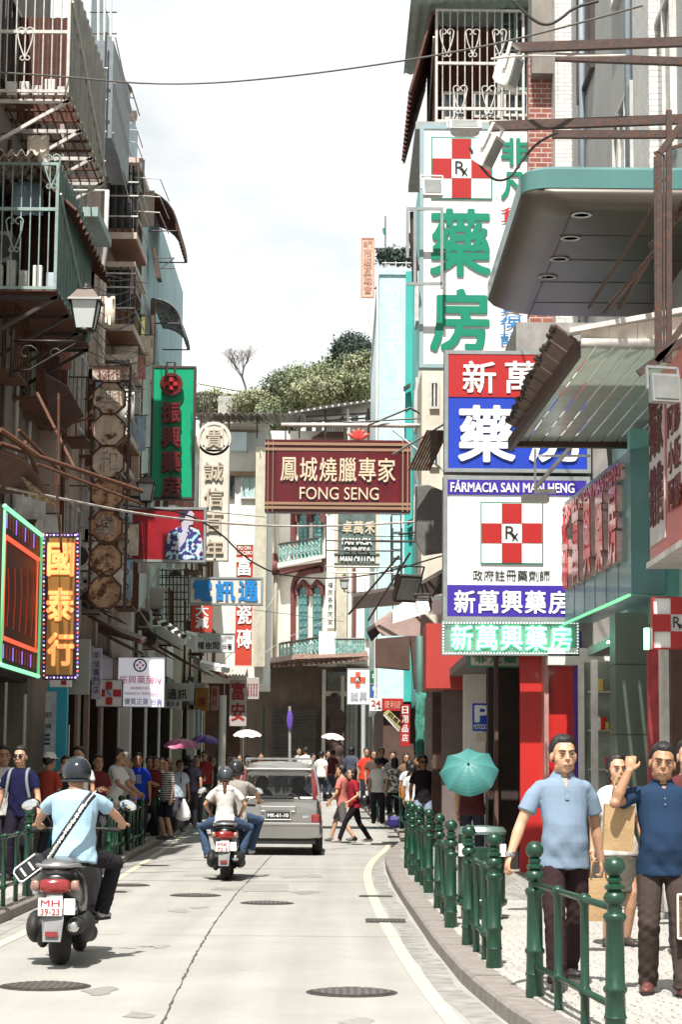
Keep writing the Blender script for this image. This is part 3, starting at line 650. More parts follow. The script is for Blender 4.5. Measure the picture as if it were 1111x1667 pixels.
def patchq(px0, px1, py0, py1):
    a = G(px0, py1); b = G(px1, py1); c = G(px1, py0); d = G(px0, py0)
    raw('road_patch', [(p.x, p.y, rise(p.y)+.0075) for p in (a, b, c, d)], [(0, 1, 2, 3)], patch, kind='structure')
patchq(150, 215, 1448, 1453)
def manhole(px, py, r, label, square=False, w=.7, h=.45):
    c = G(px, py); z = rise(c.y)+.004
    t = thing('manhole_cover' if not square else 'drain_grate', label, 'manhole cover' if not square else 'drain grate', (c.x, c.y, z))
    if square:
        m = MB(); m.box(-w/2, w/2, -h/2, h/2, .0, .006); m.build('frame', iron, t, world=False)
        for i in range(9): x = -w/2+.05+i*(w-.1)/8; MB().box(x-.014, x+.014, -h/2+.04, h/2-.04, .006, .014).build('bar', M('bar_metal', (.12, .11, .10), rough=.4, metal=.8), t, world=False)
    else:
        m = MB(); m.lathe([(r, 0), (r, .005), (r*.93, .008), (r*.92, .004), (0.001, .004)], seg=40); m.build('frame', iron, t, world=False)
        m = MB(); m.lathe([(r*.9, .004), (r*.9, .010), (r*.2, .011), (.001, .011)], seg=40); lid = m.build('lid', iron, t, world=False)
        q = MB()
        for i in range(-5, 6):
            xx = i*r*.16; hh = math.sqrt(max((r*.82)**2-xx*xx, 0))
            q.box(xx-.012, xx+.012, -hh, hh, .011, .016)
        for i in range(-5, 6):
            xx = i*r*.16; hh = math.sqrt(max((r*.82)**2-xx*xx, 0)); q.box(-hh, hh, xx-.012, xx+.012, .0115, .0155)
        q.build('tread_pattern', M('iron_worn', (.16, .145, .13), rough=.45, metal=.6, var=.2, scale=20), lid, world=False, kind='stuff')
manhole(573, 1617, .325, 'large round iron manhole cover in the middle of the road nearest the camera')
manhole(73, 1607, .33, 'large round iron manhole cover on the left behind the near scooter')
manhole(208, 1442, .30, 'round manhole cover beside the left yellow line')
manhole(318, 1458.5, .32, 'dark round manhole cover left of the road crack')
manhole(435, 1471, .32, 'dark round manhole cover just right of the road crack')
manhole(628, 1500, .3, 'rectangular drain grate beside the right road line', True, .42, .55)
manhole(612, 1460, .3, 'narrow rectangular drain grate further up the right road line', True, .42, .3)
manhole(187, 1453, .3, 'small rectangular drain grate near the left yellow line', True, .30, .25)
# ---------------------------------------------------------------- bollard fences
BP = [(.052, 0), (.054, .02), (.050, .13), (.056, .145), (.050, .16), (.048, .27), (.058, .285), (.058, .30), (.047, .315), (.044, .64), (.052, .655), (.057, .675), (.052, .69), (.036, .70), (.036, .735), (.050, .75), (.055, .775), (.046, .80), (.034, .81), (.048, .825), (.048, .84), (.030, .852), (.038, .868), (.038, .878), (.020, .892)]
BP = [(r*1.13, z) for r, z in BP]; bm_ = MB(); bm_.lathe(BP, seg=20); ball = MB(); ball.ell((0, 0, .940), (.060, .060, .058), None, 18, 12)
_bo = {}
def bollard(parent, x, y, z):
    if 'b' not in _bo:
        o = bm_.build('bollard_post', greenp, parent, True, world=False); o.data.set_sharp_from_angle(angle=math.radians(45)); _bo['b'] = o.data; f = ball.build('ball_finial', greenp, o, True, world=False); _bo['f'] = f.data; o.matrix_basis = Matrix.Translation((x, y, z))
        return
    o = bpy.data.objects.new('bollard_post', _bo['b']); COL.objects.link(o); o.parent = parent; o.location = (x, y, z)
    f = bpy.data.objects.new('ball_finial', _bo['f']); COL.objects.link(f); f.parent = o
def bollard_fence(a, b, label, group, bar=2, single=False):
    a = Vector(a); b = Vector(b); t = thing('bollard_fence', label, 'bollard fence', a, 0, group)
    bollard(t, 0, 0, 0); 
    if single: return t
    d = b-a; bollard(t, d.x, d.y, d.z)
    for z in (.72, .20):
        MB().tube([Vector((0, 0, z)), d+Vector((0, 0, z))], .020, 10).build('rail', greenp, t, True, world=False)
    for i in range(bar):
        p = d*((i+1)/(bar+1)); m = MB(); m.lathe([(.030, 0), (.027, .02), (.026, .17), (.036, .185), (.040, .20), (.036, .215), (.026, .23), (.025, .68), (.036, .70), (.041, .72), (.036, .74), (.012, .755)], (p.x, p.y, p.z), 12)
        m.build('baluster', greenp, t, True, world=False)
    return t
def at_top(px, py, ztop=1.0+PZ, far=True):   # position on the pavement from the top of a 1 m bollard
    return G(px, py, ztop)
GR = 'green bollard fences along the kerbs'
def pv(p): return Vector((p.x, p.y, rise(p.y)+PZ))
pairs = [((1001, 1393), (871, 1368.5), 'nearest green bollard fence in front of the two men in polo shirts'), ((805, 1354), (764, 1342), 'green bollard fence standing against the litter bin'),
         ((735, 1333.5), (716, 1324), 'third green bollard fence from the camera along the right kerb'), ((699, 1316), (683, 1310.5), 'fourth green bollard fence from the camera along the right kerb'), ((672, 1307), (665, 1303.5), 'farthest green bollard fence before the kerb dips on the right')]
for a, b, l in pairs: bollard_fence(pv(at_top(*a)), pv(at_top(*b)), l, GR)
bollard_fence((1.62, 48, rise(48)+PZ), (1.02, 56, rise(56)+PZ), 'green bollard fence beyond the crossing couple on the right', GR, 3)
for (ya, yb, l) in ((21.4, 24.0, 'green bollard fence at the left edge beside the near scooter'), (27.2, 29.6, 'green bollard fence half hidden behind the near scooter rider'), (33.6, 35.8, 'green bollard fence beside the man in the blue tee'), (37.4, 40.2, 'green bollard fence left of the woman with the zigzag blouse'),
                  (45.6, 48.4, 'green bollard fence just behind the woman with the white bag'), (50.4, 53.0, 'green bollard fence near the pink umbrella'), (55, 58, 'farthest green bollard fence on the left pavement')):
    bollard_fence((lerp_tab(LK, ya)-.12, ya, rise(ya)+PZ), (lerp_tab(LK, yb)-.12, yb, rise(yb)+PZ), l, GR)
# dirt in the gutters, stains and patches on the lane
gut = M('gutter_dirt', (.265, .255, .235), rough=.95, var=.35, scale=5)
for tab, sd_ in ((RK, -1), (LK, 1)):
    ribbon('gutter', [Vector((lerp_tab(tab, 8+i*.7)+sd_*(.14+.02*math.sin(i*1.3)), 8+i*.7, 0)) for i in range(90)], .20, gut, .006, jag=.10)
for i in range(16):
    x = random.uniform(-3.0, .4); y = random.uniform(13, 44); r_ = random.uniform(.05, .22); n_ = 14; ph_ = random.random()*6
    raw('road_stain', [(x+math.cos(a)*r_*(1+.35*math.sin(3*a+ph_)), y+math.sin(a)*r_*2.2*(1+.3*math.sin(2*a+ph_)), .0068+i*.00004) for a in [2*PI*k/n_ for k in range(n_)]], [tuple(range(n_))], M('stain_%d' % (i % 3), ((.25, .243, .225), (.262, .255, .235), (.225, .217, .2))[i % 3], rough=.9, var=.2, scale=12), kind='structure')
patchq(395, 470, 1440, 1452); patchq(300, 420, 1424, 1427)
# ================================================================ buildings
stucco_g = M('stucco_grey', (0.25, 0.225, 0.20), rough=.9, var=.2, scale=1.5, streak=.75, scol=(.10, .085, .07), sscale=1.4, bump=.2)
stucco_c = M('stucco_cream', (0.66, 0.61, 0.51), rough=.85, var=.1, scale=1.2, streak=.45, scol=(.30, .24, .18), sscale=1.2, bump=.15)
stucco_w = M('stucco_white', (0.72, 0.70, 0.66), rough=.8, var=.08, scale=1.2, streak=.4, scol=(.33, .28, .24), sscale=1.5, bump=.1)
stucco_b = M('stucco_blue', (0.50, 0.58, 0.62), rough=.8, var=.1, scale=1.2, streak=.4, scol=(.25, .25, .25), sscale=1.5)
darkw = M('interior_shade', (0.035, 0.022, 0.018), rough=.9, var=.3, scale=2)  # near-black colour carries the shade inside shops and doorways
brownw = M('brown_wall', (0.10, 0.055, 0.04), rough=.8, var=.25, scale=2, streak=.3, scol=(.03, .02, .015))
glassd = M('window_glass', (0.03, 0.04, 0.045), rough=.08, var=.1, scale=2, spec=.8)
glassg = M('green_glass', (0.16, 0.26, 0.17), rough=.12, var=.1, scale=2, spec=.7)
frame_w = M('frame_white', (0.60, 0.58, 0.55), rough=.5, var=.15, scale=8, streak=.4, scol=(.2, .1, .06), sscale=6)
frame_d = M('frame_dark', (0.05, 0.035, 0.03), rough=.5, var=.2, scale=8)
rusty = M('rusty_iron', (0.12, 0.065, 0.045), rough=.75, var=.3, scale=12, rust=.8, bump=.3)
rusty2 = M('brown_steel', (0.055, 0.032, 0.027), rough=.6, var=.25, scale=10, rust=.4, bump=.2)
corr_d = M('corrugated_dark', (0.10, 0.04, 0.03), rough=.7, var=.3, scale=5, rust=.5)
corr_g = M('corrugated_grey', (0.30, 0.30, 0.26), rough=.6, var=.2, scale=3, streak=.8, scol=(.12, .08, .05), sscale=6)
corr_t = M('corrugated_teal', (0.10, 0.17, 0.15), rough=.6, var=.2, scale=3, streak=.6, scol=(.04, .04, .03), sscale=6)
teal_paint = M('teal_paint', (0.05, 0.40, 0.36), rough=.5, var=.1, scale=1.5, streak=.2, scol=(.02, .2, .18))
bar_w = M('bars_pale', (0.62, 0.60, 0.56), rough=.45, var=.2, scale=12, streak=.4, scol=(.25, .12, .07), sscale=9)
bar_t = M('bars_teal', (0.28, 0.38, 0.35), rough=.5, var=.2, scale=12, streak=.4, scol=(.12, .08, .05), sscale=9)
orange_w = M('soffit_brown', (0.26, 0.13, 0.08), rough=.8, var=.2, scale=3, streak=.3)
tileblue = brickmat('tile_cyan', (0.58, 0.74, 0.76), (0.53, 0.70, 0.73), (0.64, 0.76, 0.77), .20, .20, msize=.012, streak=.3)
tilewhite = brickmat('tile_white', (0.74, 0.72, 0.68), (0.68, 0.66, 0.62), (0.42, 0.40, 0.38), .24, .075, msize=.008, streak=.3)
tilered = brickmat('tile_red', (0.30, 0.10, 0.07), (0.24, 0.075, 0.055), (0.48, 0.38, 0.34), .22, .09, msize=.010)
tilepink = brickmat('tile_pink', (0.62, 0.40, 0.31), (0.55, 0.35, 0.28), (0.5, 0.42, 0.38), .22, .08, msize=.008)
def corrugated(mb, o, u, v, n, amp=.03, waves=10, th=.012):
    """corrugated sheet: o corner, u across the waves, v along them, n normal"""
    o, u, v, n = Vector(o), Vector(u), Vector(v), Vector(n).normalized(); k = waves*6; A = []; B = []
    prof = [(i/k, math.sin(i/6*2*PI)*amp) for i in range(k+1)]
    ring0 = [o+u*t+n*h for t, h in prof]+[o+u*t+n*(h-th) for t, h in reversed(prof)]
    mb.loft([ring0, [p+v for p in ring0]])
def heart(mb, c, r, u=Vector((1, 0, 0)), w=Vector((0, 0, 1)), t=.012):
    c = Vector(c)
    for s in (-1, 1):
        pts = [c-w*r*1.25]
        for i in range(13):
            a = PI*(.12)+(-PI*1.05)*0
        pts += [c+u*s*r*.55*math.sin(q*PI/2)+w*(-r*1.25+r*2.0*q) for q in (.25, .5, .7, .85)]
        for i in range(9):
            a = i/8*PI*1.5; rad = r*.30*(1-.35*i/8); pts.append(c+u*s*(r*.28+rad*math.cos(a))+w*(r*.72+rad*math.sin(a)))
        mb.tube(pts, t, 5)
        pts = [c-w*r*1.25+u*s*(r*.18+r*.16*math.cos(PI+i/7*PI*1.5))+w*(r*.0+r*.16*math.sin(PI+i/7*PI*1.5)) for i in range(8)]; mb.tube(pts, t*.9, 5)
def cage(parent, x0, x1, y0, y1, z0, z1, barm, panelm, step=.16, hearts=((.35, .6),), side='panel', roof=None, floorm=None, brackets=True, mid=(.5,), waves=12, outer=1, lattice=False):
    """caged balcony box; x0 wall, x1 street side; its near face (y0) shows bars, its street face a sheet"""
    c = MB(); xa, xb = min(x0, x1), max(x0, x1); fr = .045
    for x in (xa+fr/2, xb-fr/2):
        for y in (y0+fr/2, y1-fr/2): c.box(x-fr/2, x+fr/2, y-fr/2, y+fr/2, z0, z1)
    for z in (z0+fr/2, z1-fr/2):
        for y in (y0+fr/2, y1-fr/2): c.box(xa+fr, xb-fr, y-fr/2, y+fr/2, z-fr/2, z+fr/2)
        for x in (xa+fr/2, xb-fr/2): c.box(x-fr/2, x+fr/2, y0+fr, y1-fr, z-fr/2, z+fr/2)
    for q in mid: z = z0+(z1-z0)*q; c.box(xa+fr, xb-fr, y0, y0+fr, z-.025, z+.025)
    t = c.build('balcony_cage', barm, parent)
    n = int((xb-xa)/step)
    for i in range(1, n+1):
        x = xa+(xb-xa)*i/(n+1)
        MB().tube([(x, y0+.02, z0+fr), (x, y0+.02, z1-fr)], .011, 6).build('bar', barm, t)
    for hx, hz in hearts:
        q = MB(); heart(q, (xa+(xb-xa)*hx, y0+.0, z0+(z1-z0)*hz), .22); q.build('heart_scroll', barm, t)
    if side == 'panel':
        q = MB(); corrugated(q, (x1, y0+fr, z0), (0, y1-y0-2*fr, 0), (0, 0, z1-z0), (1 if x1 > x0 else -1, 0, 0), .02, waves); q.build('side_sheet', panelm, t)
        q = MB(); sx = x1+(.03 if x1 > x0 else -.03); q.beam((sx, y0, z1*.75+z0*.25), (sx, y1, z0+.1), .03, .03); q.build('brace', barm, t)
    elif side == 'bars':
        for i in range(1, int((y1-y0)/.2)):
            y = y0+(y1-y0)*i/int((y1-y0)/.2); MB().tube([(x1, y, z0+fr), (x1, y, z1-fr)], .011, 5).build('bar', barm, t)
    if floorm is not None:
        q = MB()
        if lattice:
            for i in range(9): y = y0+(y1-y0)*(i+.5)/9; q.beam((xa, y, z0-.03), (xb, y, z0-.03), .07, .03)
            for i in range(7): x = xa+(xb-xa)*(i+.5)/7; q.beam((x, y0, z0-.06), (x, y1, z0-.06), .025, .025)
        else: corrugated(q, (xa, y0, z0-.03), (0, y1-y0, 0), (xb-xa, 0, 0), (0, 0, -1), .015, 10)
        q.build('floor_sheet', floorm, t)
    if brackets:
        for i in range(4):
            y = y0+.15+(y1-y0-.3)*i/3; q = MB(); q.beam((x0, y, z0-.75), (x1, y, z0-.08), .05, .05); q.beam((x0, y, z0-.1), (x1, y, z0-.1), .05, .06); q.build('bracket', barm if lattice else frame_d, t)
    if roof is not None:
        q = MB(); ex = .25; corrugated(q, (x0, y0-.12, z1+.35), (0, y1-y0+.3, 0), ((x1-x0)+(ex if x1 > x0 else -ex), 0, -.35), (0, 0, 1), .035, waves); q.build('awning_sheet', roof, t)
    return t
def window(parent, x0, x1, z0, z1, y, fm, gm=None, cols=2, rows=1, depth=.12, frame=.05, arched=False):
    """window facing the camera on the plane y"""
    q = MB()
    q.box(x0, x0+frame, y-.03, y+depth, z0, z1); q.box(x1-frame, x1, y-.03, y+depth, z0, z1); q.box(x0+frame, x1-frame, y-.03, y+depth, z1-frame, z1); q.box(x0+frame, x1-frame, y-.03, y+depth, z0, z0+frame)
    for i in range(1, cols): x = x0+(x1-x0)*i/cols; q.box(x-.02, x+.02, y-.02, y+depth, z0+frame, z1-frame)
    for i in range(1, rows): z = z0+(z1-z0)*i/rows; q.box(x0+frame, x1-frame, y-.015, y+.02, z-.015, z+.015)
    w = q.build('window', fm, parent); MB().box(x0+.01, x1-.01, y+.03, y+.045, z0+.01, z1-.01).build('pane', gm or glassd, w); return w
def window_side(parent, y0, y1, z0, z1, x, s, fm, gm=None, cols=2, frame=.06):
    """window in a wall that faces the street (plane x, outside towards s)"""
    q = MB(); a, b = sorted((x, x+s*.08))
    q.box(a, b, y0, y0+frame, z0, z1); q.box(a, b, y1-frame, y1, z0, z1); q.box(a, b, y0+frame, y1-frame, z1-frame, z1); q.box(a, b, y0+frame, y1-frame, z0, z0+frame)
    for i in range(1, cols): y = y0+(y1-y0)*i/cols; q.box(a, b, y-.02, y+.02, z0+frame, z1-frame)
    w = q.build('window', fm, parent); a, b = sorted((x+s*.02, x+s*.035)); MB().box(a, b, y0+.01, y1-.01, z0+.01, z1-.01).build('pane', gm or glassd, w); return w
def pieces(name, mat, parent, boxes):
    for b in boxes: MB().box(*b).build(name, mat, parent)
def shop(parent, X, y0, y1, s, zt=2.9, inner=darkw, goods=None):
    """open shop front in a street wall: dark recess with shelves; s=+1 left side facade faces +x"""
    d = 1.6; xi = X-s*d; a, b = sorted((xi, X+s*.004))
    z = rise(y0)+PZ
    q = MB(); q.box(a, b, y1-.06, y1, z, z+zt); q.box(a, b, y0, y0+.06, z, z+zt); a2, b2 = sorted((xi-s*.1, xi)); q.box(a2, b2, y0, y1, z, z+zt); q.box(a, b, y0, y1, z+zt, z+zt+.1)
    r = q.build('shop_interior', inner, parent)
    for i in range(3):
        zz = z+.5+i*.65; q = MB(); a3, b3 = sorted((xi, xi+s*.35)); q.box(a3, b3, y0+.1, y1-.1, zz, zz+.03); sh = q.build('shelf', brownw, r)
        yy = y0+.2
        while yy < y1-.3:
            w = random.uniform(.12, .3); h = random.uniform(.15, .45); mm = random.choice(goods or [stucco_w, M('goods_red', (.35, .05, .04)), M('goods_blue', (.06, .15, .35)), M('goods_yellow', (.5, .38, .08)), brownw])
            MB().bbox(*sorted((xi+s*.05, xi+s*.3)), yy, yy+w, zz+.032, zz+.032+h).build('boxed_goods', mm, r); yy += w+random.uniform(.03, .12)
# ---- left, building A : grimy block with two caged balconies, nearest
A = thing('apartment_block', 'grimy grey apartment block at the upper left with two big caged balconies', 'building', (-5.4, 33, 0))
q = MB(); q.box(-11, -5.4, 24, 36.8, 3.2, 15.6); q.box(-11, -7.2, 24, 36.8, 0, 3.2)
for y in (24, 28.2, 32.4, 36.2): q.box(-7.2, -5.4, y, y+.6, 0, 3.2)
q.build('wall', stucco_g, A)
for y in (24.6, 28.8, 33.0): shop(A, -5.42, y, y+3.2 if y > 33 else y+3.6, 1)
for z in (5.0, 8.9, 12.2):
    for y in (31.4, 34.2): window_side(A, y, y+1.3, z, z+1.6, -5.4, 1, frame_d)
cage(A, -5.4, -4.28, 31.3, 36.2, 11.95, 13.9, bar_w, corr_g, hearts=((.38, .42), (.80, 1.05), (.1, 1.05)), roof=None, floorm=rusty, lattice=True, mid=(.86, .5))
cage(A, -5.4, -4.28, 30.5, 34.7, 8.65, 10.6, bar_t, corr_t, hearts=((.42, .45), (.9, .95)), roof=None, floorm=corr_d, mid=(.63,))
q = MB(); corrugated(q, (-5.9, 30.2, 10.66), (1.35, 0, 0), (0, 5.2, -.02), (0, 0, 1), .05, 9); q.build('awning_sheet', M('sheet_stained', (.62, .50, .44), rough=.6, var=.3, scale=4, rust=.5), A)
q = MB(); corrugated(q, (-4.7, 31, 10.55), (0, 5, 0), (.62, 0, -.55), (.5, 0, 1), .04, 14); q.build('awning_sheet', corr_d, A)
q = MB(); q.box(-5.4, -4.35, 36.0, 38.2, 11.25, 11.42); q.build('ledge', M('ledge_teal', (.33, .45, .44), streak=.4, var=.15), A)
for (za_, zb_, ya_, xs_) in ((12.05, 13.85, 33.2, (-5.38, -4.34)), (8.75, 10.55, 32.4, (-5.38, -4.34))):
    q = MB(); corrugated(q, (xs_[0], ya_, za_), (xs_[1]-xs_[0], 0, 0), (0, 0, zb_-za_), (0, -1, 0), .02, 7); q.build('inner_sheet', corr_d, A)
# laundry, pots in the lower cage
for i in range(5): MB().bbox(-5.3+i*.2, -5.16+i*.2, 30.9, 31.05, 8.72, 8.9+random.uniform(.05, .3)).build('stored_item', random.choice([stucco_w, stucco_b, frame_w]), A)
for i in range(5): MB().bbox(-5.3+i*.2, -5.14+i*.2, 31.6, 31.75, 12.0, 12.12+random.uniform(.02, .15)).build('stored_item', random.choice([stucco_w, frame_w]), A)
# sloping steel canopy frame over the pavement in front of A
q = MB()
cf = thing('canopy_frame', 'rusty pipe canopy frame with ragged sheet over the left pavement', 'canopy', (-5.2, 29, 4.2))
def pt(px, py, D): return P(px, py, D)
for a, b, r in (((0, 722, 28), (232, 800, 29.5), .034), ((30, 700, 28), (110, 780, 29), .026), ((60, 755, 28.2), (235, 822, 29.6), .022), ((40, 720, 28), (60, 770, 29), .03), ((0, 700, 27.6), (60, 742, 28), .05), ((90, 772, 29), (100, 900, 29.2), .02), ((95, 640, 30), (95, 790, 30), .02), ((112, 690, 33), (150, 680, 33), .02), ((120, 760, 30), (60, 640, 31), .025)):
    MB().tube([pt(*a), pt(*b)], r, 8).build('pipe', rusty, cf)
q = MB(); q.prism([pt(0, 730, 26.5), pt(40, 745, 27.5), pt(80, 800, 30), pt(0, 800, 27.5)], (0, .02, -.03)); q.build('cover_sheet', corr_d, cf)
for k in range(7):
    a = pt(-10+k*9, 742+k*7, 27.5+.1*k); b = pt(20+k*12, 800+k*4, 29.5); MB().beam(a, b, .05, .015).build('slat', M('slat_aged', (.30, .22, .17), var=.3, rust=.5), cf)
q = MB(); q.prism([pt(0, 600, 34), pt(10, 600, 34), pt(85, 705, 36.0), pt(0, 660, 34)], (0, .03, .02)); q.build('cover_sheet', brownw, cf)
q = MB(); q.prism([pt(60, 600, 34), pt(110, 630, 35.2), pt(136, 678, 36.2), pt(105, 700, 36.2), pt(62, 660, 34.5)], (0, .05, .02)); q.build('cover_sheet', M('canvas_darkred', (.07, .03, .025), var=.3, bump=.3), cf)
tag(MB().add([], []).box(-5.33, -5.05, 27.2, 27.6, 5.72, 6.02).bbox(-5.38, -5.0, 27.0, 27.2, 5.66, 6.08).build('floodlight', frame_w), 'chunky white floodlight on the rusty pipe canopy at the left edge', 'floodlight')
# ---- left, building B
B = thing('apartment_block', 'narrow pinkish apartment block with stacked bay balconies on the left', 'building', (-5.1, 43, 0))
q = MB(); q.box(-11, -5.1, 36.85, 49, 3.4, 14.6); q.box(-11, -7.0, 36.85, 49, 0, 3.4)
for y in (36.85, 40.8, 44.8, 48.5): q.box(-7.0, -5.1, y, y+.5, 0, 3.4)
q.build('wall', M('stucco_pink', (.40, .31, .27), rough=.85, var=.15, scale=1.4, streak=.5, scol=(.2, .14, .11), sscale=1.4), B)
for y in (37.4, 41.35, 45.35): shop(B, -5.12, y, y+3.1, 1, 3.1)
q = MB(); q.box(-4.62, -4.28, 37.2, 40.3, 13.05, 14.9)
q.build('sheet_screen', M('screen_grey', (.20, .23, .26), rough=.5, var=.15, scale=8, streak=.2), B)
for z in (13.05, 14.0, 14.88): MB().beam((-4.25, 37.2, z+.1), (-4.25, 40.3, z-.45+.1), .02, .02).build('screen_rail', frame_w, B)
for z in (12.0, 12.55, 13.1, 13.7, 14.3): MB().tube([(-5.1, 37.0, z), (-4.35, 37.0, z)], .02, 6).build('rail', frame_w, B)
for x in (-5.0, -4.7, -4.4): MB().tube([(x, 37.02, 11.5), (x, 37.02, 15.0)], .02, 6).build('rail', frame_d, B)
for z in (5.0, 8.0, 11.0):
    for y in (37.6, 39.4, 41.2): window_side(B, y, y+1.2, z, z+1.5, -5.1, 1, frame_w, glassd)
# pale drain pipe and pink pilaster
q = MB(); q.tube([(-4.72, 40.5, 13.0), (-4.74, 40.6, 11.8), (-4.85, 40.8, 11.2), (-4.88, 40.9, 7.0)], .045, 10); q.build('drain_pipe', frame_w, B, True)
q = MB(); q.box(-5.1, -4.82, 41.2, 41.6, 5.2, 11.6); q.build('pilaster', M('pilaster_pink', (.72, .60, .52), var=.08, streak=.3, scol=(.4, .3, .25)), B)
# stacked bays
for i, (z0, z1, y0, y1, xo) in enumerate(((12.95, 14.5, 43.6, 46.0, -4.42), (10.95, 12.2, 43.6, 46.2, -4.45), (8.65, 10.1, 43.2, 46.2, -4.5), (6.6, 7.9, 42.8, 46, -4.6))):
    q = MB(); q.box(-5.1, xo, y0, y1, z0-.14, z0); slab = q.build('bay_balcony', M('bay_pale', (.60, .50, .44), rough=.8, var=.15, streak=.45, scol=(.22, .13, .09)), B); MB().box(-5.1, xo, y0+.05, y1, z1, z1+.12).build('bay_roof', MATS['bay_pale'], slab)
    MB().box(-5.08, xo-.03, y0+.03, y1-.03, z0-.16, z0-.142).build('soffit', orange_w, slab)
    q = MB(); q.box(-5.1, xo-.08, y0+.08, y0+.12, z0, z0+.35) if i else q.box(-5.1, xo-.08, y0+.08, y0+.12, z0, z0+.1); q.build('parapet', orange_w, slab)
    for j in range(5): x = -5.05+j*(xo+5.05)/4; MB().box(x-.02, x+.02, y0+.02, y0+.06, z0, z1).build('post', frame_d, slab)
    for zz in (z0+.35, z0+.8, z0+1.1): MB().tube([(-5.08, y0, zz), (xo, y0, zz), (xo, y1, zz)], .018, 5).build('rail', frame_w, slab)
    MB().box(-5.09, xo-.12, y0+.3, y0+.34, z0, z1).build('window_pane', glassd, slab)
q = MB(); q.box(-4.36, -4.3, 43.6, 49, 12.95, 14.7); 
# open green casement windows
def sash(parent, x0, x1, y, z0, z1, gm=glassg, fm=frame_d, yaw=0.0):
    q = MB(); f = .05
    q.box(x0, x0+f, y, y+.04, z0, z1); q.box(x1-f, x1, y, y+.04, z0, z1); q.box(x0+f, x1-f, y, y+.04, z0, z0+f); q.box(x0+f, x1-f, y, y+.04, z1-f, z1); q.box((x0+x1)/2-.02, (x0+x1)/2+.02, y, y+.04, z0+f, z1-f)
    w = q.build('casement', fm, parent); MB().box(x0+.02, x1-.02, y+.012, y+.024, z0+.02, z1-.02).build('pane', gm, w)
x0, x1, z0, z1 = rect(202, 236, 262, 318, 44.5); sash(B, x0, x1, 44.4, z0, z1)
for zz in (13.9, 13.55, 14.3): MB().tube([(-5.0, 44, zz), (-4.0, 44.2, zz), (-3.95, 46, zz)], .012, 5).build('laundry_rail', frame_w, B)
# roof frame and awning frame
for (a, b) in (((190, 130, 43), (205, 133, 43)), ((205, 133, 43), (213, 142, 43.3)), ((213, 142, 43.3), (227, 188, 46)), ((194, 153, 43), (208, 157, 44)), ((208, 157, 44), (217, 160, 45)), ((188, 167, 43), (211, 168, 43)), ((211, 168, 43), (220, 200, 45)), ((188, 188, 43), (212, 188, 43)), ((188, 200, 43), (220, 201, 45)), ((190, 210, 43), (223, 212, 46)), ((223, 212, 46), (232, 240, 47)), ((212, 231, 44), (222, 232, 45)), ((222, 232, 45), (231, 256, 46))):
    MB().tube([pt(*a), pt(*b)], .014, 5).build('awning_frame', frame_d if a[1] < 160 else frame_w, B)
q = MB(); q.prism([pt(190, 130, 43.1), pt(205, 131, 43.1), pt(213, 142, 43.4), pt(210, 146, 43.4), pt(202, 141, 43.2), pt(190, 143, 43.1)], (0, .3, .0)); q.build('awning_scrap', M('scrap', (.55, .40, .33), var=.5, scale=8, rust=.5), B)
q = MB(); q.prism([pt(203, 180, 44), pt(222, 180, 45), pt(220, 190, 45), pt(212, 192, 44.6)], (0, .3, 0)); q.build('awning_scrap', M('scrap', (.55, .40, .33)), B)
# ---- rooftop hut and poles above, behind
RT = thing('rooftop_hut', 'pale blue rooftop hut with steel poles above the left buildings', 'building', (-5.2, 42, 14.7))
x0, x1, z0, z1 = rect(126, 150, -60, 42, 44); q = MB(); q.box(x0-2, x1, 44, 48, 14.7, z1); q.build('wall', stucco_b, RT)
for px in (160, 170, 180): a = pt(px, -40, 41); b = pt(px, 150 if px < 175 else 60, 41); MB().tube([a, b], .03, 6).build('pole', frame_w, RT)
for y in (20, 55): MB().tube([pt(146, y, 41), pt(190, y, 41)], .016, 5).build('rail', frame_d, RT)
q = MB(); q.box(-5.9, -4.75, 40.6, 44, 14.65, 15.45); q.build('tiled_parapet', brickmat('tile_grey', (.35, .40, .40), (.30, .36, .36), (.2, .2, .2), .2, .2, streak=.3), RT)
q = MB(); a = rect(188, 204, 150, 215, 47); q.box(a[0], a[1], 47, 50, 14.7, a[3]); q.build('tank', stucco_b, RT)
# ---- left, building C
Cb = thing('apartment_block', 'pale blue and pink tiled tower with two scalloped awnings, left side', 'building', (-4.85, 55, 0))
q = MB(); q.box(-10, -4.85, 49.2, 62, 12.2, 15.9); q.build('wall', stucco_b, Cb)
q = MB(); q.box(-10, -4.95, 49.5, 62, 3.4, 12.2); q.box(-10, -6.6, 49.5, 62, 0, 3.4)
for y in (49.5, 53.5, 57.5, 61.5): q.box(-6.6, -4.95, y, y+.5, 0, 3.4)
q.build('wall', stucco_w, Cb)
for y in (50.05, 54.05, 58.05): shop(Cb, -4.97, y, y+3.3, 1, 3.1)
for i, (za, zb) in enumerate(((10.7, 12.15), (9.4, 10.65), (8.0, 9.35), (6.7, 7.95), (5.4, 6.65))):
    q = MB(); q.box(-6.0, -4.84, 49.25, 49.5, za, zb); q.build('tile_band', tilewhite if i % 2 else tilepink, Cb)
    q = MB(); q.box(-6.0, -4.80, 49.2, 49.5, zb-.02, zb+.05); q.build('band_ledge', frame_d, Cb)
q = MB(); q.box(-5.3, -4.86, 49.0, 49.2, 12.3, 16.2); q.build('corner_frame', brownw, Cb)
x0, x1, z0, z1 = rect(216, 240, 513, 572, 49); sash(Cb, x0, x1, 48.9, z0, z1, M('olive_glass', (.25, .26, .10), rough=.3, var=.1))
x0, x1, z0, z1 = rect(218, 252, 312, 370, 49); sash(Cb, x0, x1, 48.9, z0, z1, M('dull_glass', (.06, .05, .035), rough=.3, var=.2))
x0, x1, z0, z1 = rect(243, 260, 487, 590, 50); MB().box(x0, x1-.12, 50, 50.3, z0, z1).build('pilaster', brownw, Cb)
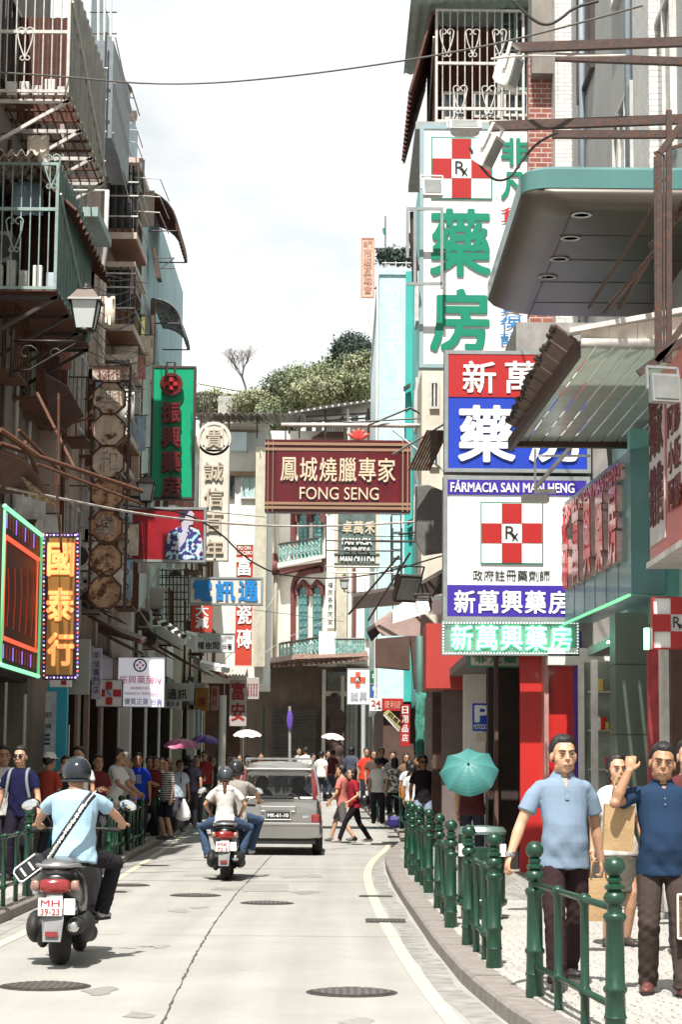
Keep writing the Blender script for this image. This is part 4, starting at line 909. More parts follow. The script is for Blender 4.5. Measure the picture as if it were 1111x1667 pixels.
def curved_awning(parent, px0, px1, py0, py1, D, m, ln=3.0, waves=9, cloth=True):
    x0, x1, z0, z1 = rect(px0, px1, py0, py1, D); w = x1-x0; h = z1-z0; q = MB(); k = waves*4; R = []
    for i in range(k+1):
        yy = D+ln*i/k; sc = .05*math.sin(i/4*2*PI)
        R.append([(x0+w*math.sin(a)+sc*math.sin(a)*.6, yy, z0+h*.12+(h*.88)*math.cos(a)+sc*math.cos(a)-(0 if j < 6 else .05*abs(math.sin(i/4*PI)))) for j, a in enumerate([PI/2*t/6 for t in range(7)])]+
                 [(x0+(w-.03)*math.sin(a)+sc*math.sin(a)*.6, yy, z0+h*.12+(h*.88-.03)*math.cos(a)+sc*math.cos(a)) for a in [PI/2*t/6 for t in range(6, -1, -1)]])
    q.loft(R); aw = q.build('awning_sheet', m, parent)
    for yy in (D-.02, D+ln+.02): 
        e = MB(); e.tube([(x0+(w)*math.sin(a), yy, z0+h*.12+h*.88*math.cos(a)) for a in [PI/2*t/8 for t in range(9)]], .022, 5); e.tube([(x0, yy, z0+h*.12), (x1, yy, z0+h*.12)], .018, 5); e.build('awning_frame', frame_d, aw)
curved_awning(Cb, 226, 290, 310, 385, 50.5, M('awning_brown', (.16, .055, .04), rough=.6, var=.3, rust=.4), 3.2)
curved_awning(Cb, 246, 294, 487, 532, 50.5, M('awning_striped', (.26, .27, .28), rough=.6, var=.4, scale=3, rust=.3), 3.2)
for dy in (420, 437): MB().tube([pt(252, dy, 50.5), pt(284, dy, 50.5)], .014, 5).build('laundry_rail', frame_d, Cb); 
MB().tube([pt(284, 420, 50.5), pt(262, 437, 50.5)], .012, 5).build('laundry_rail', frame_d, Cb)
x0, x1, z0, z1 = rect(246, 262, 403, 452, 50.4); MB().prism([(x0, 50.4, z1), (x0+.08, 50.4, z1), (x1, 50.4, z0), (x1-.1, 50.4, z0)], (0, .5, 0)).build('shutter', brownw, Cb)
# ---- left, building D: terrace with cast rail; and cream building further
Dd = thing('terrace_building', 'low cream terrace building with ornate cast iron roof rail on the left', 'building', (-5.1, 66, 0))
q = MB(); q.box(-10, -4.75, 62.5, 73, 4.2, 12.0); q.box(-10, -6.6, 62.5, 73, 0, 4.2)
for y in (62.5, 66, 69.5, 72.5): q.box(-6.6, -4.75, y, y+.5, 0, 4.2)
q.box(-10, -4.65, 62.3, 73.2, 11.9, 12.12)
q.build('wall', stucco_c, Dd)
for y in (63.05, 66.55, 70.05): shop(Dd, -4.77, y, y+2.4, 1, 3.4)
x0, x1, z0, z1 = rect(316, 344, 641, 683, 62.6)
q = MB(); q.box(x0-3, x1, 62.6, 62.66, z1-.05, z1); q.box(x0-3, x1, 62.6, 62.66, z0, z0+.05)
for x in (x0-1, x0+.02, x1-.03): q.box(x-.03, x+.03, 62.58, 62.68, z0, z1+.05)
rl_ = q.build('cast_iron_rail', frame_d, Dd)
for i in range(5):
    for j in range(3): c = Vector((x0+.06+(x1-x0-.12)*(i+.5)/5, 62.63, z0+.12+(z1-z0-.24)*(j+.5)/3)); MB().tube([c+Vector((math.cos(a)*.05, 0, math.sin(a)*.10)) for a in [2*PI*t/10 for t in range(10)]], .012, 5, closed=True).build('rail_scroll', frame_d, rl_)
D2 = thing('cream_house', 'cream plastered house with one shuttered window and corrugated roof shed', 'building', (-4, 75, 0))
x0, x1, z0, z1 = rect(322, 434, 696, 1090, 74); q = MB(); q.box(x0, x1, 74, 82, 4.6, z1); q.build('wall', stucco_w, D2)
MB().box(x0-.1, x1+.1, 73.9, 82.1, z1, z1+.12).build('cornice', stucco_c, D2)
for a, b in ((768, 775), (700, 703)): aa = rect(372, 408, a, b, 73.9); MB().box(aa[0], aa[1]+.3, 73.8, 74.05, aa[2], aa[3]).build('ledge', M('ledge_brown', (.3, .18, .12), var=.3), D2)
x0, x1, z0, z1 = rect(392, 416, 773, 812, 73.95); w = window(D2, x0, x1, z0, z1, 73.9, frame_w, M('pane_aqua', (.35, .55, .55), rough=.3), 2)
x0, x1, z0, z1 = rect(372, 382, 770, 810, 73.95); window(D2, x0, x1, z0, z1, 73.9, frame_d, glassd, 1)
a = rect(329, 372, 700, 733, 73.5); q = MB(); corrugated(q, (a[0], 73.4, a[2]), (a[1]-a[0], 0, 0), (0, 0, a[3]-a[2]), (0, -1, 0), .025, 9); q.build('shed_sheet', M('shed_sheet', (.38, .30, .26), var=.25, rust=.5), D2)
a = rect(372, 402, 704, 734, 73.5); MB().box(a[0], a[1], 73.4, 74.2, a[2], a[3]).build('blue_panel', stucco_b, D2)
q = MB(); corrugated(q, (-5.2, 72.5, 14.0), (3.9, 0, .0), (0, 3.5, .25), (0, 0, 1), .04, 18); q.build('roof_sheet', M('roof_sheet', (.22, .20, .18), var=.2, rust=.4), D2)
for x in (-5, -4, -3, -1.5): MB().beam((x, 73, 13.2), (x, 73, 14.0), .05).build('post', frame_d, D2)
for i in range(6): MB().beam((-5.1+i*.7, 72.4, 13.93), (-5.1+i*.7, 76, 14.15), .04).build('rafter', frame_d, D2)
# lower end of D2 : grey-green side wall and curved parapet
a = rect(337, 430, 722, 1080, 73.7)
q = MB(); a = rect(412, 434, 705, 1085, 73.2); q.box(a[0], a[1]+.05, 73.2, 73.9, a[2], a[3]-.5); q.build('pilaster', M('stone_buff', (.52, .48, .38), var=.12, streak=.5, scol=(.2, .17, .13)), D2)
# ---- end building E : cream corner house with teal shutters
cream = M('lime_cream', (0.80, 0.77, 0.69), rough=.85, var=.06, scale=1.2, streak=.3, scol=(.42, .36, .28), sscale=1.4)
maroon = M('maroon_trim', (0.16, 0.045, 0.04), rough=.7, var=.15)
shut = M('teal_shutter', (0.09, 0.24, 0.24), rough=.55, var=.2, scale=3)
railg = M('rail_verdigris', (0.26, 0.44, 0.41), rough=.6, var=.5, scale=9)
E = thing('corner_house', 'cream corner house with teal shutters and verdigris balconies closing the street', 'building', (-.8, 85, .8))
p0 = P(432, 1000, 88); p1 = P(529, 1000, 84.2); p2 = P(640, 1000, 84.2)
zt = P(500, 735, 84).z; zc = P(500, 1082, 84).z
q = MB(); q.prism([(p0.x, 88, zc-.2), (p1.x, 84.2, zc-.2), (p2.x, 84.2, zc-.2), (p2.x, 94, zc-.2), (p0.x, 94, zc-.2)], (0, 0, zt-zc+.2)); q.build('wall', cream, E)
def ew(px, py, off=0.0):      # point on the slanted left face of E
    t = (px-432)/(529-432); D = 88+(84.2-88)*t-off; return P(px, py, D)
def face_prism(pts, d, nm, m, par, off=0.0):
    q = MB(); q.prism([ew(*p, off) for p in pts], (0, d, 0)); return q.build(nm, m, par)
for (ya, yb) in ((836, 912), (955, 1080)):
    for px in (494, 517):
        s = face_prism([(px-8, yb), (px+7, yb), (px+7, ya+6), (px-1, ya-4), (px-8, ya+7)], .1, 'shutter', shut, E, .12)
        for k in range(9):
            y = ya+12+(yb-ya-14)*k/9
            for dx in (-6, 1): face_prism([(px+dx, y+4), (px+dx+5, y+4), (px+dx+5, y), (px+dx, y)], .03, 'slat', M('teal_slat', (.13, .30, .30), var=.1), s, .18)
        hq = MB(); hq.tube([ew(px-9, ya+14, .2), ew(px-10, ya+2, .2), ew(px-5, ya-2, .2), ew(px-1, ya-8, .2), ew(px+4, ya-2, .2), ew(px+9, ya+2, .2), ew(px+8, ya+14, .2)], .11, 6); hq.build('hood_mould', maroon, s)
    # maroon arch
    hq = MB(); hq.tube([ew(478, yb, .15), ew(478, ya+2, .15), ew(481, ya-12, .15), ew(489, ya-20, .15), ew(502, ya-25, .15), ew(524, ya-28, .15)], .13, 8); hq.build('arch_mould', maroon, E)
def ebalc(py_r0, py_r1, drop, pxa=455, pxb=521, flat=False):
    f = (lambda px, py, o: P(px, py, 84-o)) if flat else (lambda px, py, o: ew(px, py, o))
    sl = 0 if flat else .16
    def g(px, py): return f(px, py-(px-pxa)*sl, 1.0)
    q = MB(); q.prism([g(pxa-3, py_r1+drop), g(pxb+3, py_r1+drop), g(pxb+3, py_r1), g(pxa-3, py_r1)], (0, 1.1, 0)); b = q.build('balcony', cream, E)
    n = 11
    for i in range(n+1):
        px = pxa+(pxb-pxa)*i/n; MB().tube([g(px, py_r1), g(px, py_r0)], .03, 5).build('baluster', railg, b)
        if i < n:
            for j in range(3):
                cx = px+(pxb-pxa)/n/2; cy = py_r0+(py_r1-py_r0)*(j+.5)/3; w = (pxb-pxa)/n*.42; h = (py_r1-py_r0)/6.5
                q = MB(); q.tube([g(cx+math.cos(a)*w, cy+math.sin(a)*h) for a in [2*PI*t/8 for t in range(8)]], .028, 4, closed=True)
                if j % 2: q.tube([g(cx-w, cy-h), g(cx+w, cy+h)], .024, 4); q.tube([g(cx-w, cy+h), g(cx+w, cy-h)], .024, 4)
                q.build('scroll', railg, b)
    q = MB(); q.tube([g(pxa, py_r0), g(pxb, py_r0)], .05, 6); q.tube([g(pxa, py_r0), g(pxa, py_r0)+Vector((0, 1, 0))], .05, 6); q.build('handrail', frame_d, b)
ebalc(886, 916, 9); ebalc(1048, 1078, 6)
face_prism([(455, 935), (530, 916), (530, 905), (520, 905), (455, 924)], .8, 'ledge', maroon, E, .9)
face_prism([(452, 924), (530, 908), (530, 902), (452, 917)], .9, 'cornice', cream, E, 1.05)
def ebox(nm, m, px0, px1, py0, py1, D, th): a = rect(px0, px1, py0, py1, D); MB().box(a[0], a[1], D, D+th, a[2], a[3]).build(nm, m, E)
ebox('pilaster', cream, 529, 546, 920, 1085, 83.6, .7); ebox('pilaster', M('stone_buff', (.52, .48, .38)), 546, 566, 920, 1085, 83.8, .5); ebox('pilaster', cream, 432, 442, 905, 1085, 86.6, .6)
ebox('pedestal', cream, 519, 548, 1028, 1084, 83.2, .6); ebox('plaster_panel', cream, 566, 574, 830, 1080, 84.0, .2); ebox('moulding', maroon, 574, 580, 925, 1040, 83.9, .3); ebox('shutter', shut, 595, 603, 975, 1040, 84.0, .15)
ebox('moulding', maroon, 523, 530, 830, 850, 83.9, .3); ebox('plaster_panel', cream, 580, 594, 930, 1040, 84.0, .2)
q = MB(); q.tube([ew(446, 830, .3), ew(447, 900, .3), ew(449, 940, .35), ew(447, 1080, .3)], .09, 8); q.build('drain_pipe', M('pipe_pale', (.62, .58, .5), streak=.4, var=.1), E, True)
MB().lathe([(.1, 0), (.3, .1), (.34, .5), (.2, .6), (.12, .9)], tuple(ew(446, 936, .5)), 10).build('rain_head', maroon, E, True)
# flat balcony right
q = MB(); ebalc(1040, 1072, 8, 547, 594, True)
# big canopy roof over the ground floor of E
cn = MB(); cn.prism([P(388, 1093, 82), P(600, 1074, 80.5), P(600, 1068, 80.5), P(480, 1073, 81), P(388, 1088, 82)], (0, 3.5, .4)); can = cn.build('canopy_roof', M('canopy_rust', (.26, .16, .13), var=.3, rust=.5, bump=.4), E)
for i in range(26):
    px = 390+i*8.1; a = P(px, 1089-(px-390)*.075, 81.6-(px-390)*.005); MB().tube([a, a+Vector((0, 2.6, .35))], .06, 6).build('roof_roll', M('roll_rust', (.38, .26, .21), var=.4, rust=.5), can)
# ground floor of E: dark recess, shutters, posts
gz = .86
def ebox2(nm, m, px0, px1, py0, py1, D, th, par=None, cut=True):
    a = rect(px0, px1, py0, py1, D); return MB().box(a[0], a[1], D, D+th, max(a[2], gz) if cut else a[2], a[3]).build(nm, m, par or E)
ebox2('ground_wall', M('shop_brown', (.17, .125, .10), var=.3, scale=1, streak=.4, scol=(.05, .035, .03)), 388, 640, 1085, 1300, 84.0, .6)
ebox2('pillar', cream, 523, 531, 1090, 1300, 83.0, .5); ebox2('pillar', stucco_c, 554, 561, 1100, 1300, 82.8, .5); ebox2('lintel', stucco_c, 531, 640, 1126, 1133, 82.9, .5)
ebox2('post', M('post_green', (.03, .07, .06)), 426, 431, 1150, 1300, 82.8, .3); ebox2('plaster_panel', M('plaster_grey', (.25, .26, .24), var=.2), 533, 590, 1094, 1126, 83.6, .2)  # grey plaster panel below the canopy roof, darker than the cream ones
rs = M('roller_dark', (.13, .115, .105), rough=.5, var=.15); a = rect(441, 515, 1158, 1300, 83.4); z = gz
sh_ = MB().box(a[0], a[1], 83.5, 83.6, gz, a[3]).build('roller_shutter', rs, E)
while z < a[3]: MB().prism([(a[0], 83.5, z), (a[0], 83.44, z+.06), (a[0], 83.5, z+.12)], (a[1]-a[0], 0, 0)).build('slat', rs, sh_); z += .13
rg2 = M('roller_grey', (.30, .29, .28), rough=.5, var=.12, streak=.3)
for (pa, pb) in ((562, 583), (586, 596), (598, 644)):
    a = rect(pa, pb, 1134, 1300, 82.8); s2 = MB().box(a[0], a[1], 83.0, 83.1, gz, a[3]).build('folding_shutter', rg2, E); x = a[0]
    while x < a[1]-.05: MB().prism([(x, 83.0, gz), (x+.07, 82.93, gz), (x+.14, 83.0, gz)], (0, 0, a[3]-gz)).build('fold', rg2, s2); x += .145
q = MB()
for i in range(14): q.ell(P(545+random.uniform(-5, 6), 1140+i*9, 82.7), (.22+random.random()*.12, .12, .3), None, 8, 6)
q.build('hanging_roots', M('roots', (.06, .03, .025), var=.4, bump=.5), E, True)
# left end: shops between D2 and E under a lean-to
G1 = thing('market_shed', 'low dark shop row under a lean to roof left of the corner house', 'shop', (-4, 76, .7))
a = rect(322, 392, 1105, 1300, 74.5); MB().box(a[0], a[1], 74.5, 75, .6, a[3]).build('back_wall', brownw, G1)
a = rect(315, 400, 1082, 1098, 72.5); q = MB(); corrugated(q, (a[0], 72.2, a[2]), (a[1]-a[0], 0, 0), (0, 2.4, .45), (0, 0, 1), .03, 16); q.build('lean_to_roof', M('zinc_pale', (.55, .50, .45), var=.2, rust=.4), G1)
for px in (330, 362, 394): a = rect(px, px+4, 1098, 1300, 74.2); MB().box(a[0], a[1], 74.2, 74.4, .65, a[3]).build('post', stucco_c, G1)
# street level boards, air conditioners and pipes along the left fronts
for (bd, X, ya, yb) in ((A, -5.4, 30.5, 36.6), (B, -5.1, 37, 48.8), (Cb, -4.95, 49.7, 61.8), (Dd, -4.75, 62.7, 72.8)):
    y = ya
    while y < yb-1:
        L_ = random.uniform(1.4, 2.6); z = rise(y)+random.uniform(3.15, 3.4); h = random.uniform(.5, .9); y2 = min(y+L_, yb); m_ = random.choice([brownw, M('board_maroon', (.15, .02, .02), rough=.5, var=.2), M('board_dkgreen', (.03, .08, .05), rough=.5, var=.2), M('board_black', (.03, .025, .025), rough=.4, var=.2), M('board_ivory', (.38, .33, .27), var=.2, streak=.4)])
        MB().box(X, X+random.uniform(.10, .3), y+.05, y2-.05, z, z+h).build('shop_shade_board', m_, bd)  # shop boards, mostly dark to stand in for shade on the wall
        if random.random() < .7: zz = z+h+random.uniform(.1, .5); MB().prism([(X, y, zz+.45), (X+random.uniform(.6, 1.0), y, zz), (X+.9, y, zz-.05), (X, y, zz+.38)], (0, L_*.9, 0)).build('shop_awning', random.choice([corr_d, brownw, M('canvas_grey', (.16, .15, .14), var=.3)]), bd)
        y = y2+random.uniform(.05, .4)
    for i in range(int((yb-ya)/1.7)):
        y = ya+.6+i*1.7+random.uniform(-.3, .3); z = random.choice([4.8, 5.4, 6.9, 8.0, 9.4])+random.uniform(-.3, .3); q = MB(); q.bbox(X, X+.34, y, y+.75, z, z+.5, .02); ac = q.build('air_conditioner', random.choice([frame_w, M('ac_grey', (.30, .29, .27), var=.2, streak=.5)]), bd)
        MB().lathe([(.19, 0), (.19, .01), (.03, .012)], (X+.17, y-.012, z+.25), 14, 'Y').build('fan_grille', frame_d, ac); MB().beam((X, y+.1, z-.02), (X+.36, y+.1, z-.02), .03).build('bracket', rusty, ac)
    for i in range(4):
        y = ya+.4+i*(yb-ya)/4.2; MB().tube([(X+.06, y, 3.4), (X+.06, y, 11.5)], random.uniform(.03, .05), 7).build('drain_pipe', random.choice([rusty, frame_w, brownw]), bd, True)
    for i in range(5):
        y = ya+.8+i*(yb-ya)/5.2; z = random.choice([5.2, 7.6]); q = MB(); q.box(X, X+.42, y, y+1.2, z-.05, z); 
        for k in range(7): q.tube([(X+.42, y+.03+k*.19, z), (X+.42, y+.03+k*.19, z+1.1)], .012, 4)
        for k in range(3): q.tube([(X+.05+k*.17, y+.02, z), (X+.05+k*.17, y+.02, z+1.1)], .012, 4)
        q.tube([(X, y, z+1.1), (X+.42, y, z+1.1), (X+.42, y+1.2, z+1.1)], .016, 4); q.build('window_cage', rusty, bd)
# laundry added on the left fronts, pale pieces standing in for sunlit wall
for i in range(34):
    bd, X, ya, yb = random.choice(((A, -5.4, 31, 36.4), (B, -5.1, 37.5, 48), (B, -5.1, 37.5, 48), (Cb, -4.95, 50, 61)))
    y = random.uniform(ya, yb); z = random.choice([5.9, 6.8, 8.2, 9.3, 10.6, 11.4]); w = random.uniform(.3, .55); h = random.uniform(.5, .8); xx = X+random.uniform(.35, .6)
    m_ = random.choice([stucco_w, frame_w, M('laundry_blue', (.35, .48, .58)), M('laundry_cream', (.68, .60, .48)), M('laundry_rose', (.50, .22, .20))]); q = MB()
    q.loft([[(xx-w*.5+w*k/6, y+.03*math.sin(k*1.9+zz*7), z-zz) for k in range(7)]+[(xx-w*.5+w*k/6, y+.012+.03*math.sin(k*1.9+zz*7), z-zz) for k in range(6, -1, -1)] for zz in (0, h*.5, h)]); q.build('added_laundry', m_, bd, True)
    MB().tube([(X, y, z+.02), (xx+w*.6, y, z+.02)], .012, 4).build('added_laundry_pole', frame_d, bd)
# rooftop of E
RF = thing('roof_canopy', 'corrugated rooftop shelter with dark eaves above the red restaurant sign', 'roof shelter', (.3, 83, 15))
q = MB(); q.prism([P(468, 671, 82), P(545, 657, 82), P(614, 650, 82), P(614, 654, 82), P(545, 663, 82), P(468, 675, 82)], (0, 4, .2)); q.build('roof_sheet', M('sheet_black', (.06, .055, .05), var=.2), RF)
for i in range(14): px = 472+i*10; MB().tube([P(px, 672-(px-468)*.15, 81.9), P(px, 672-(px-468)*.15, 81.9)+Vector((0, 4, .25))], .05, 5).build('roof_rib', M('rib_pale', (.5, .5, .47), var=.2), RF)
for px in (471, 530, 567, 600): MB().beam(P(px, 665, 82.5), P(px, 706, 82.5), .09).build('post', frame_d if px != 567 else frame_w, RF)
for py in (680, 688, 694): MB().beam(P(470, py, 82.5), P(612, py-8, 82.5), .06).build('rail', frame_d, RF)
a = rect(508, 560, 676, 712, 83.5); q = MB(); q.prism([(a[0], 83.5, a[2]), (a[1], 83.5, a[2]), (a[1], 83.5, a[3]), (a[0]+.2, 83.5, a[2]+.1)], (0, 2, 0)); q.build('gable', brownw, RF)
for i in range(8): aa = rect(528+i*4, 531+i*4, 690-i, 702, 83.3); MB().box(aa[0], aa[1], 83.3, 83.4, aa[2], aa[3]).build('louvre', frame_w, RF)
aa = rect(570, 606, 690, 735, 83); MB().box(aa[0], aa[1], 83, 85, aa[2], aa[3]).build('roof_room', stucco_c, RF)
aa = rect(572, 580, 668, 688, 82.6); MB().box(aa[0], aa[1], 82.6, 83, aa[2], aa[3]).build('air_conditioner', frame_w, RF)
aa = rect(430, 530, 700, 740, 84.1); MB().box(aa[0], aa[1], 84.4, 88, aa[2], aa[3]).build('roof_room', stucco_w, RF)
# ---- right side
R5 = thing('tiled_block', 'tall cyan tiled block with a plain side wall right of the street end', 'building', (1.9, 70, 0))
a = rect(613, 684, 448, 1300, 62); q = MB(); q.box(a[0], 8, 62, 79.5, 3.6, a[3]); q.build('wall', tileblue, R5)
q = MB(); q.box(a[0]+.2, 8, 62.4, 79.5, 0, 3.6); q.build('ground_wall', brownw, R5)
b = rect(657, 664, 448, 1300, 61.8); MB().box(b[0], 2.3, 61.7, 62.0, 3.6, a[3]+.05).build('corner_band', teal_paint, R5)
MB().box(a[0]-.06, 8, 61.94, 79.5, a[3], a[3]+.15).build('parapet', stucco_b, R5)
b = rect(612, 617, 448, 900, 61.8); MB().box(b[0]-.02, b[1], 61.85, 62.0, 3.6, a[3]).build('corner_band', stucco_w, R5)
for (px, py) in ((657, 632), (663, 850)): c = P(px, py, 61.6); MB().prism([c, c+Vector((.22, 0, .12)), c+Vector((.2, 0, .02)), c+Vector((.02, 0, -.12))], (0, -.25, 0)).build('vent_flap', frame_d, R5)
for i in range(9): pa = P(634+i*1.5, 700+i*20, 61.6)
la = thing('wall_ladder', 'thin grey ladder fixed on the cyan tiled wall', 'ladder', tuple(P(645, 960, 61.7)))
for px in (638, 653): MB().tube([P(px, 830, 61.7), P(px, 960, 61.7)], .02, 5).build('stile', frame_d, la)
for i in range(9): MB().tube([P(638, 838+i*14, 61.7), P(653, 838+i*14, 61.7)], .015, 5).build('rung', frame_d, la)
R4 = thing('teal_block', 'saturated teal block seen edge on behind the tall pharmacy sign', 'building', (2, 56, 0))
MB().box(2.12, 9, 50, 61.9, 3.4, 18.0).build('wall', teal_paint, R4)
MB().box(2.3, 9, 49.94, 50, 12, 18.0).build('tile_face', tileblue, R4)
MB().box(2.4, 9, 50.2, 61.8, 0, 3.4).build('ground_wall', darkw, R4)
for z in (5, 8, 11, 14): 
    for y in (51, 54, 57): window_side(R4, y, y+1.2, z, z+1.4, 2.12, -1, frame_w, glassd)
a = rect(657, 685, 600, 690, 49.8)
R3 = thing('white_tiled_tower', 'white tiled tower with caged balcony above the pharmacy signs', 'building', (4, 42, 0))
q = MB(); q.box(3.42, 10, 36.2, 49.9, 3.4, 22); q.build('wall', stucco_w, R3)
a = rect(905, 966, -60, 260, 35.2); MB().box(a[0], a[1], 35.2, 36.2, 8.6, 20).build('tiled_pilaster', tilewhite, R3)
a = rect(862, 907, 120, 300, 35.8); MB().box(a[0], a[1]+.05, 35.8, 36.2, 8.6, a[3]+.3).build('red_tile_panel', tilered, R3)
a = rect(868, 905, -60, 122, 35.6); MB().box(a[0]-.02, a[1]+.04, 35.5, 36.2, a[2], 20).build('grey_panel', stucco_g, R3)
a = rect(806, 880, 570, 200, 36); 
a = rect(880, 930, 200, 262, 35.0)
ct = cage(R3, 3.3, 1.66, 37.0, 40.5, P(0, 192, 37).z, P(0, 8, 37).z, bar_w, corr_d, step=.145, hearts=((.13, .72), (.42, .72), (.72, .72), (.28, .22), (.60, .22)), side='panel', floorm=corr_d, mid=(.52, .12), brackets=False)
q = MB(); corrugated(q, (1.74, 38.2, P(0, 188, 37).z), (1.15, 0, 0), (0, 0, 2.2), (0, -1, 0), .025, 9); q.build('inner_sheet', M('corrugated_redbrown', (.15, .05, .04), rough=.7, var=.25, scale=4), R3)
zc0 = P(0, 205, 37).z; MB().box(1.3, 3.6, 36.8, 41, zc0-.05, zc0+.09).build('balcony_slab', M('slab_grey', (.35, .36, .35), var=.15), R3)
q = MB(); corrugated(q, (1.62, 37.0, P(0, 12, 37).z), (0, 4.5, 0), (-.42, 0, -1.55), (-1, 0, .3), .04, 16); q.build('awning_sheet', corr_d, R3)
q = MB(); corrugated(q, (1.2, 36.7, P(0, 8, 37).z+.1), (2.4, 0, .1), (0, 4.5, .1), (0, 0, 1), .02, 12); q.build('roof_sheet', M('sheet_green', (.45, .55, .50), var=.15), R3)
for (pxa, pxb, pya, pyb) in ((720, 760, 150, 195), (770, 815, 150, 192), (820, 862, 150, 190)):
    a = rect(pxa, pxb, pya, pyb, 37.3); window(R3, a[0], a[1], a[2], a[3], 37.3, bar_w, glassd, 2)
a = rect(815, 862, 20, 150, 37.5); window(R3, a[0], a[1], a[2], a[3], 37.4, M('frame_teal', (.3, .4, .38)), glassd, 2, 2)
# R1 upper: grey wall with windows, faces the street
R1 = thing('grey_office_block', 'grey plastered block at the upper right with dark framed windows', 'building', (6, 26, 0))
q = MB(); q.box(3.95, 11, 12, 35.1, 6.6, 22); q.box(5.4, 11, 12, 35.1, 0, 6.6); q.build('wall', M('stucco_plain', (.42, .42, .41), rough=.85, var=.1, scale=1.2, streak=.25, scol=(.28, .27, .26), bump=.15), R1)
for z0 in (8.3, 12.0, 15.2):
    for y0 in (31.8, 27.4, 24.0): window_side(R1, y0, y0+1.9, z0+.6, z0+2.6, 3.95, -1, frame_d if y0 > 30 else frame_w, glassd, 3)
for px in (1000, 1062): 
    pa = P(px, -60, 33 if px < 1050 else 27.6); MB().tube([(3.88, pa.y, 8), (3.88, pa.y, 18)], .05, 8).build('drain_pipe', M('pipe_blue', (.30, .36, .40), var=.1), R1, True)
MB().box(3.80, 3.95, 25.2, 26.6, 8, 18).build('tiled_band', tilewhite, R1)
# lower right shop front (near): column, glass, red and purple panels
redp = M('red_panel', (0.50, 0.022, 0.018), rough=.35, var=.1, scale=1.5, coat=.3)
S1 = thing('pharmacy_shopfront', 'pharmacy shop front with grey green column and white framed glass', 'shop front', (4, 25, 0))
q = MB(); q.box(4.0, 5.4, 17, 30.5, 3.35, 6.6); q.build('upper_wall', M('fascia_mint', (.30, .50, .46), rough=.5, var=.1), S1)
a = rect(1006, 1056, 1010, 1500, 24); MB().box(a[0], a[1], 24, 24.5, PZ, 3.4).build('column', M('column_green', (.10, .125, .095), rough=.4, var=.15, scale=2), S1)
for z in (1.2, 2.0, 2.8): MB().box(a[0]-.004, a[1]+.004, 23.996, 24.5, z, z+.012).build('column_joint', frame_d, S1)
for (pa, pb, D) in ((945, 952, 27.2), (966, 974, 26.6), (998, 1006, 26)):
    a = rect(pa, pb, 1085, 1500, D); MB().box(a[0], a[1], D, D+.08, PZ, 3.0).build('glass_frame', frame_w, S1)
a = rect(945, 1006, 1060, 1500, 27.4); MB().box(a[0], a[1]+.2, 27.3, 27.32, PZ, 3.0).build('shop_glass', M('shop_glass_pale', (.30, .33, .28), rough=.15, var=.3, scale=1.5), S1)
for i in range(5): z = .6+i*.5; MB().box(a[0]+.1, a[1], 27.15, 27.28, z, z+.02).build('shelf', frame_w, S1)
for i in range(22): x = random.uniform(a[0]+.1, a[1]-.05); z = .62+random.randrange(5)*.5; MB().bbox(x, x+.07, 27.1, 27.2, z, z+random.uniform(.1, .3)).build('boxed_goods', random.choice([redp, stucco_w, M('goods_blue', (.06, .15, .35)), M('goods_yellow', (.5, .38, .08))]), S1)
MB().box(3.55, 5.2, 24.9, 29.9, 3.22, 3.34).build('soffit', M('soffit_grey', (.24, .24, .22), rough=.4, var=.1), S1)
for (px, py, D) in ((1018, 1006, 25.3), (1000, 1012, 26.3)): c = P(px, py, D); MB().lathe([(.09, 0), (.09, .02), (.06, .03)], (c.x, c.y, 3.19), 12).build('downlight', M('lamp_glow', (1, .95, .85), emis=6, var=0), S1, True)
MB().box(4.9, 5.4, 17, 30.5, 0, 3.35).build('inner_wall', brownw, S1)
a = rect(1060, 1111, 1065, 1500, 22.5); MB().box(a[0], a[1]+.8, 22.5, 22.6, PZ, 2.9).build('red_curtain', M('curtain_red', (.30, .03, .035), rough=.7, var=.3, scale=6), S1)
a = rect(1082, 1090, 1065, 1500, 22.3); MB().box(a[0], a[1], 22.3, 22.5, PZ, 2.9).build('glass_frame', frame_w, S1)
a = rect(1098, 1111, 1065, 1500, 22.2); MB().box(a[0], a[1]+.6, 22.2, 22.5, PZ, 2.9).build('side_post', brownw, S1)
MB().box(3.75, 5.4, 21.3, 24.4, 3.0, 3.1).build('soffit', M('soffit_grey', (.24, .24, .22)), S1)
# R2: row with red wall panels
R2 = thing('shop_row', 'two storey shop row with bright red entrance panels on the right pavement', 'building', (3, 36, 0))
q = MB(); q.box(2.62, 9, 30.9, 36.1, 3.3, 8.3); q.box(2.62, 9, 36.1, 49.8, 3.4, 7.6); q.build('upper_wall', M('upper_grey', (.30, .28, .26), var=.2, streak=.4, scol=(.1, .08, .06)), R2)
a = rect(848, 890, 1080, 1430, 30.7); MB().box(a[0], a[1], 30.7, 30.9, PZ, 3.3).build('red_panel', redp, R2)
a = rect(893, 938, 1082, 1430, 30.4); MB().box(a[0], a[1], 30.4, 30.9, PZ, 3.25).build('red_panel', redp, R2)
a = rect(888, 894, 1080, 1430, 30.3); MB().box(a[0], a[1], 30.3, 30.7, PZ, 3.3).build('door_jamb', M('jamb_rose', (.45, .22, .2), rough=.4, var=.2), R2)
a = rect(938, 948, 1040, 1430, 30.2); MB().box(a[0], a[1], 30.2, 30.9, PZ, 3.6).build('purple_panel', M('purple_panel', (.10, .04, .28), rough=.4, var=.2), R2)
a = rect(893, 955, 1055, 1082, 30.0); MB().box(a[0], a[1]+.9, 30.0, 30.9, a[2], a[3]).build('lintel_panel', stucco_w, R2)
a = rect(799, 848, 1085, 1440, 31.2); MB().box(a[0], a[1], 31.6, 32, PZ, 3.3).build('dark_doorway', darkw, R2)
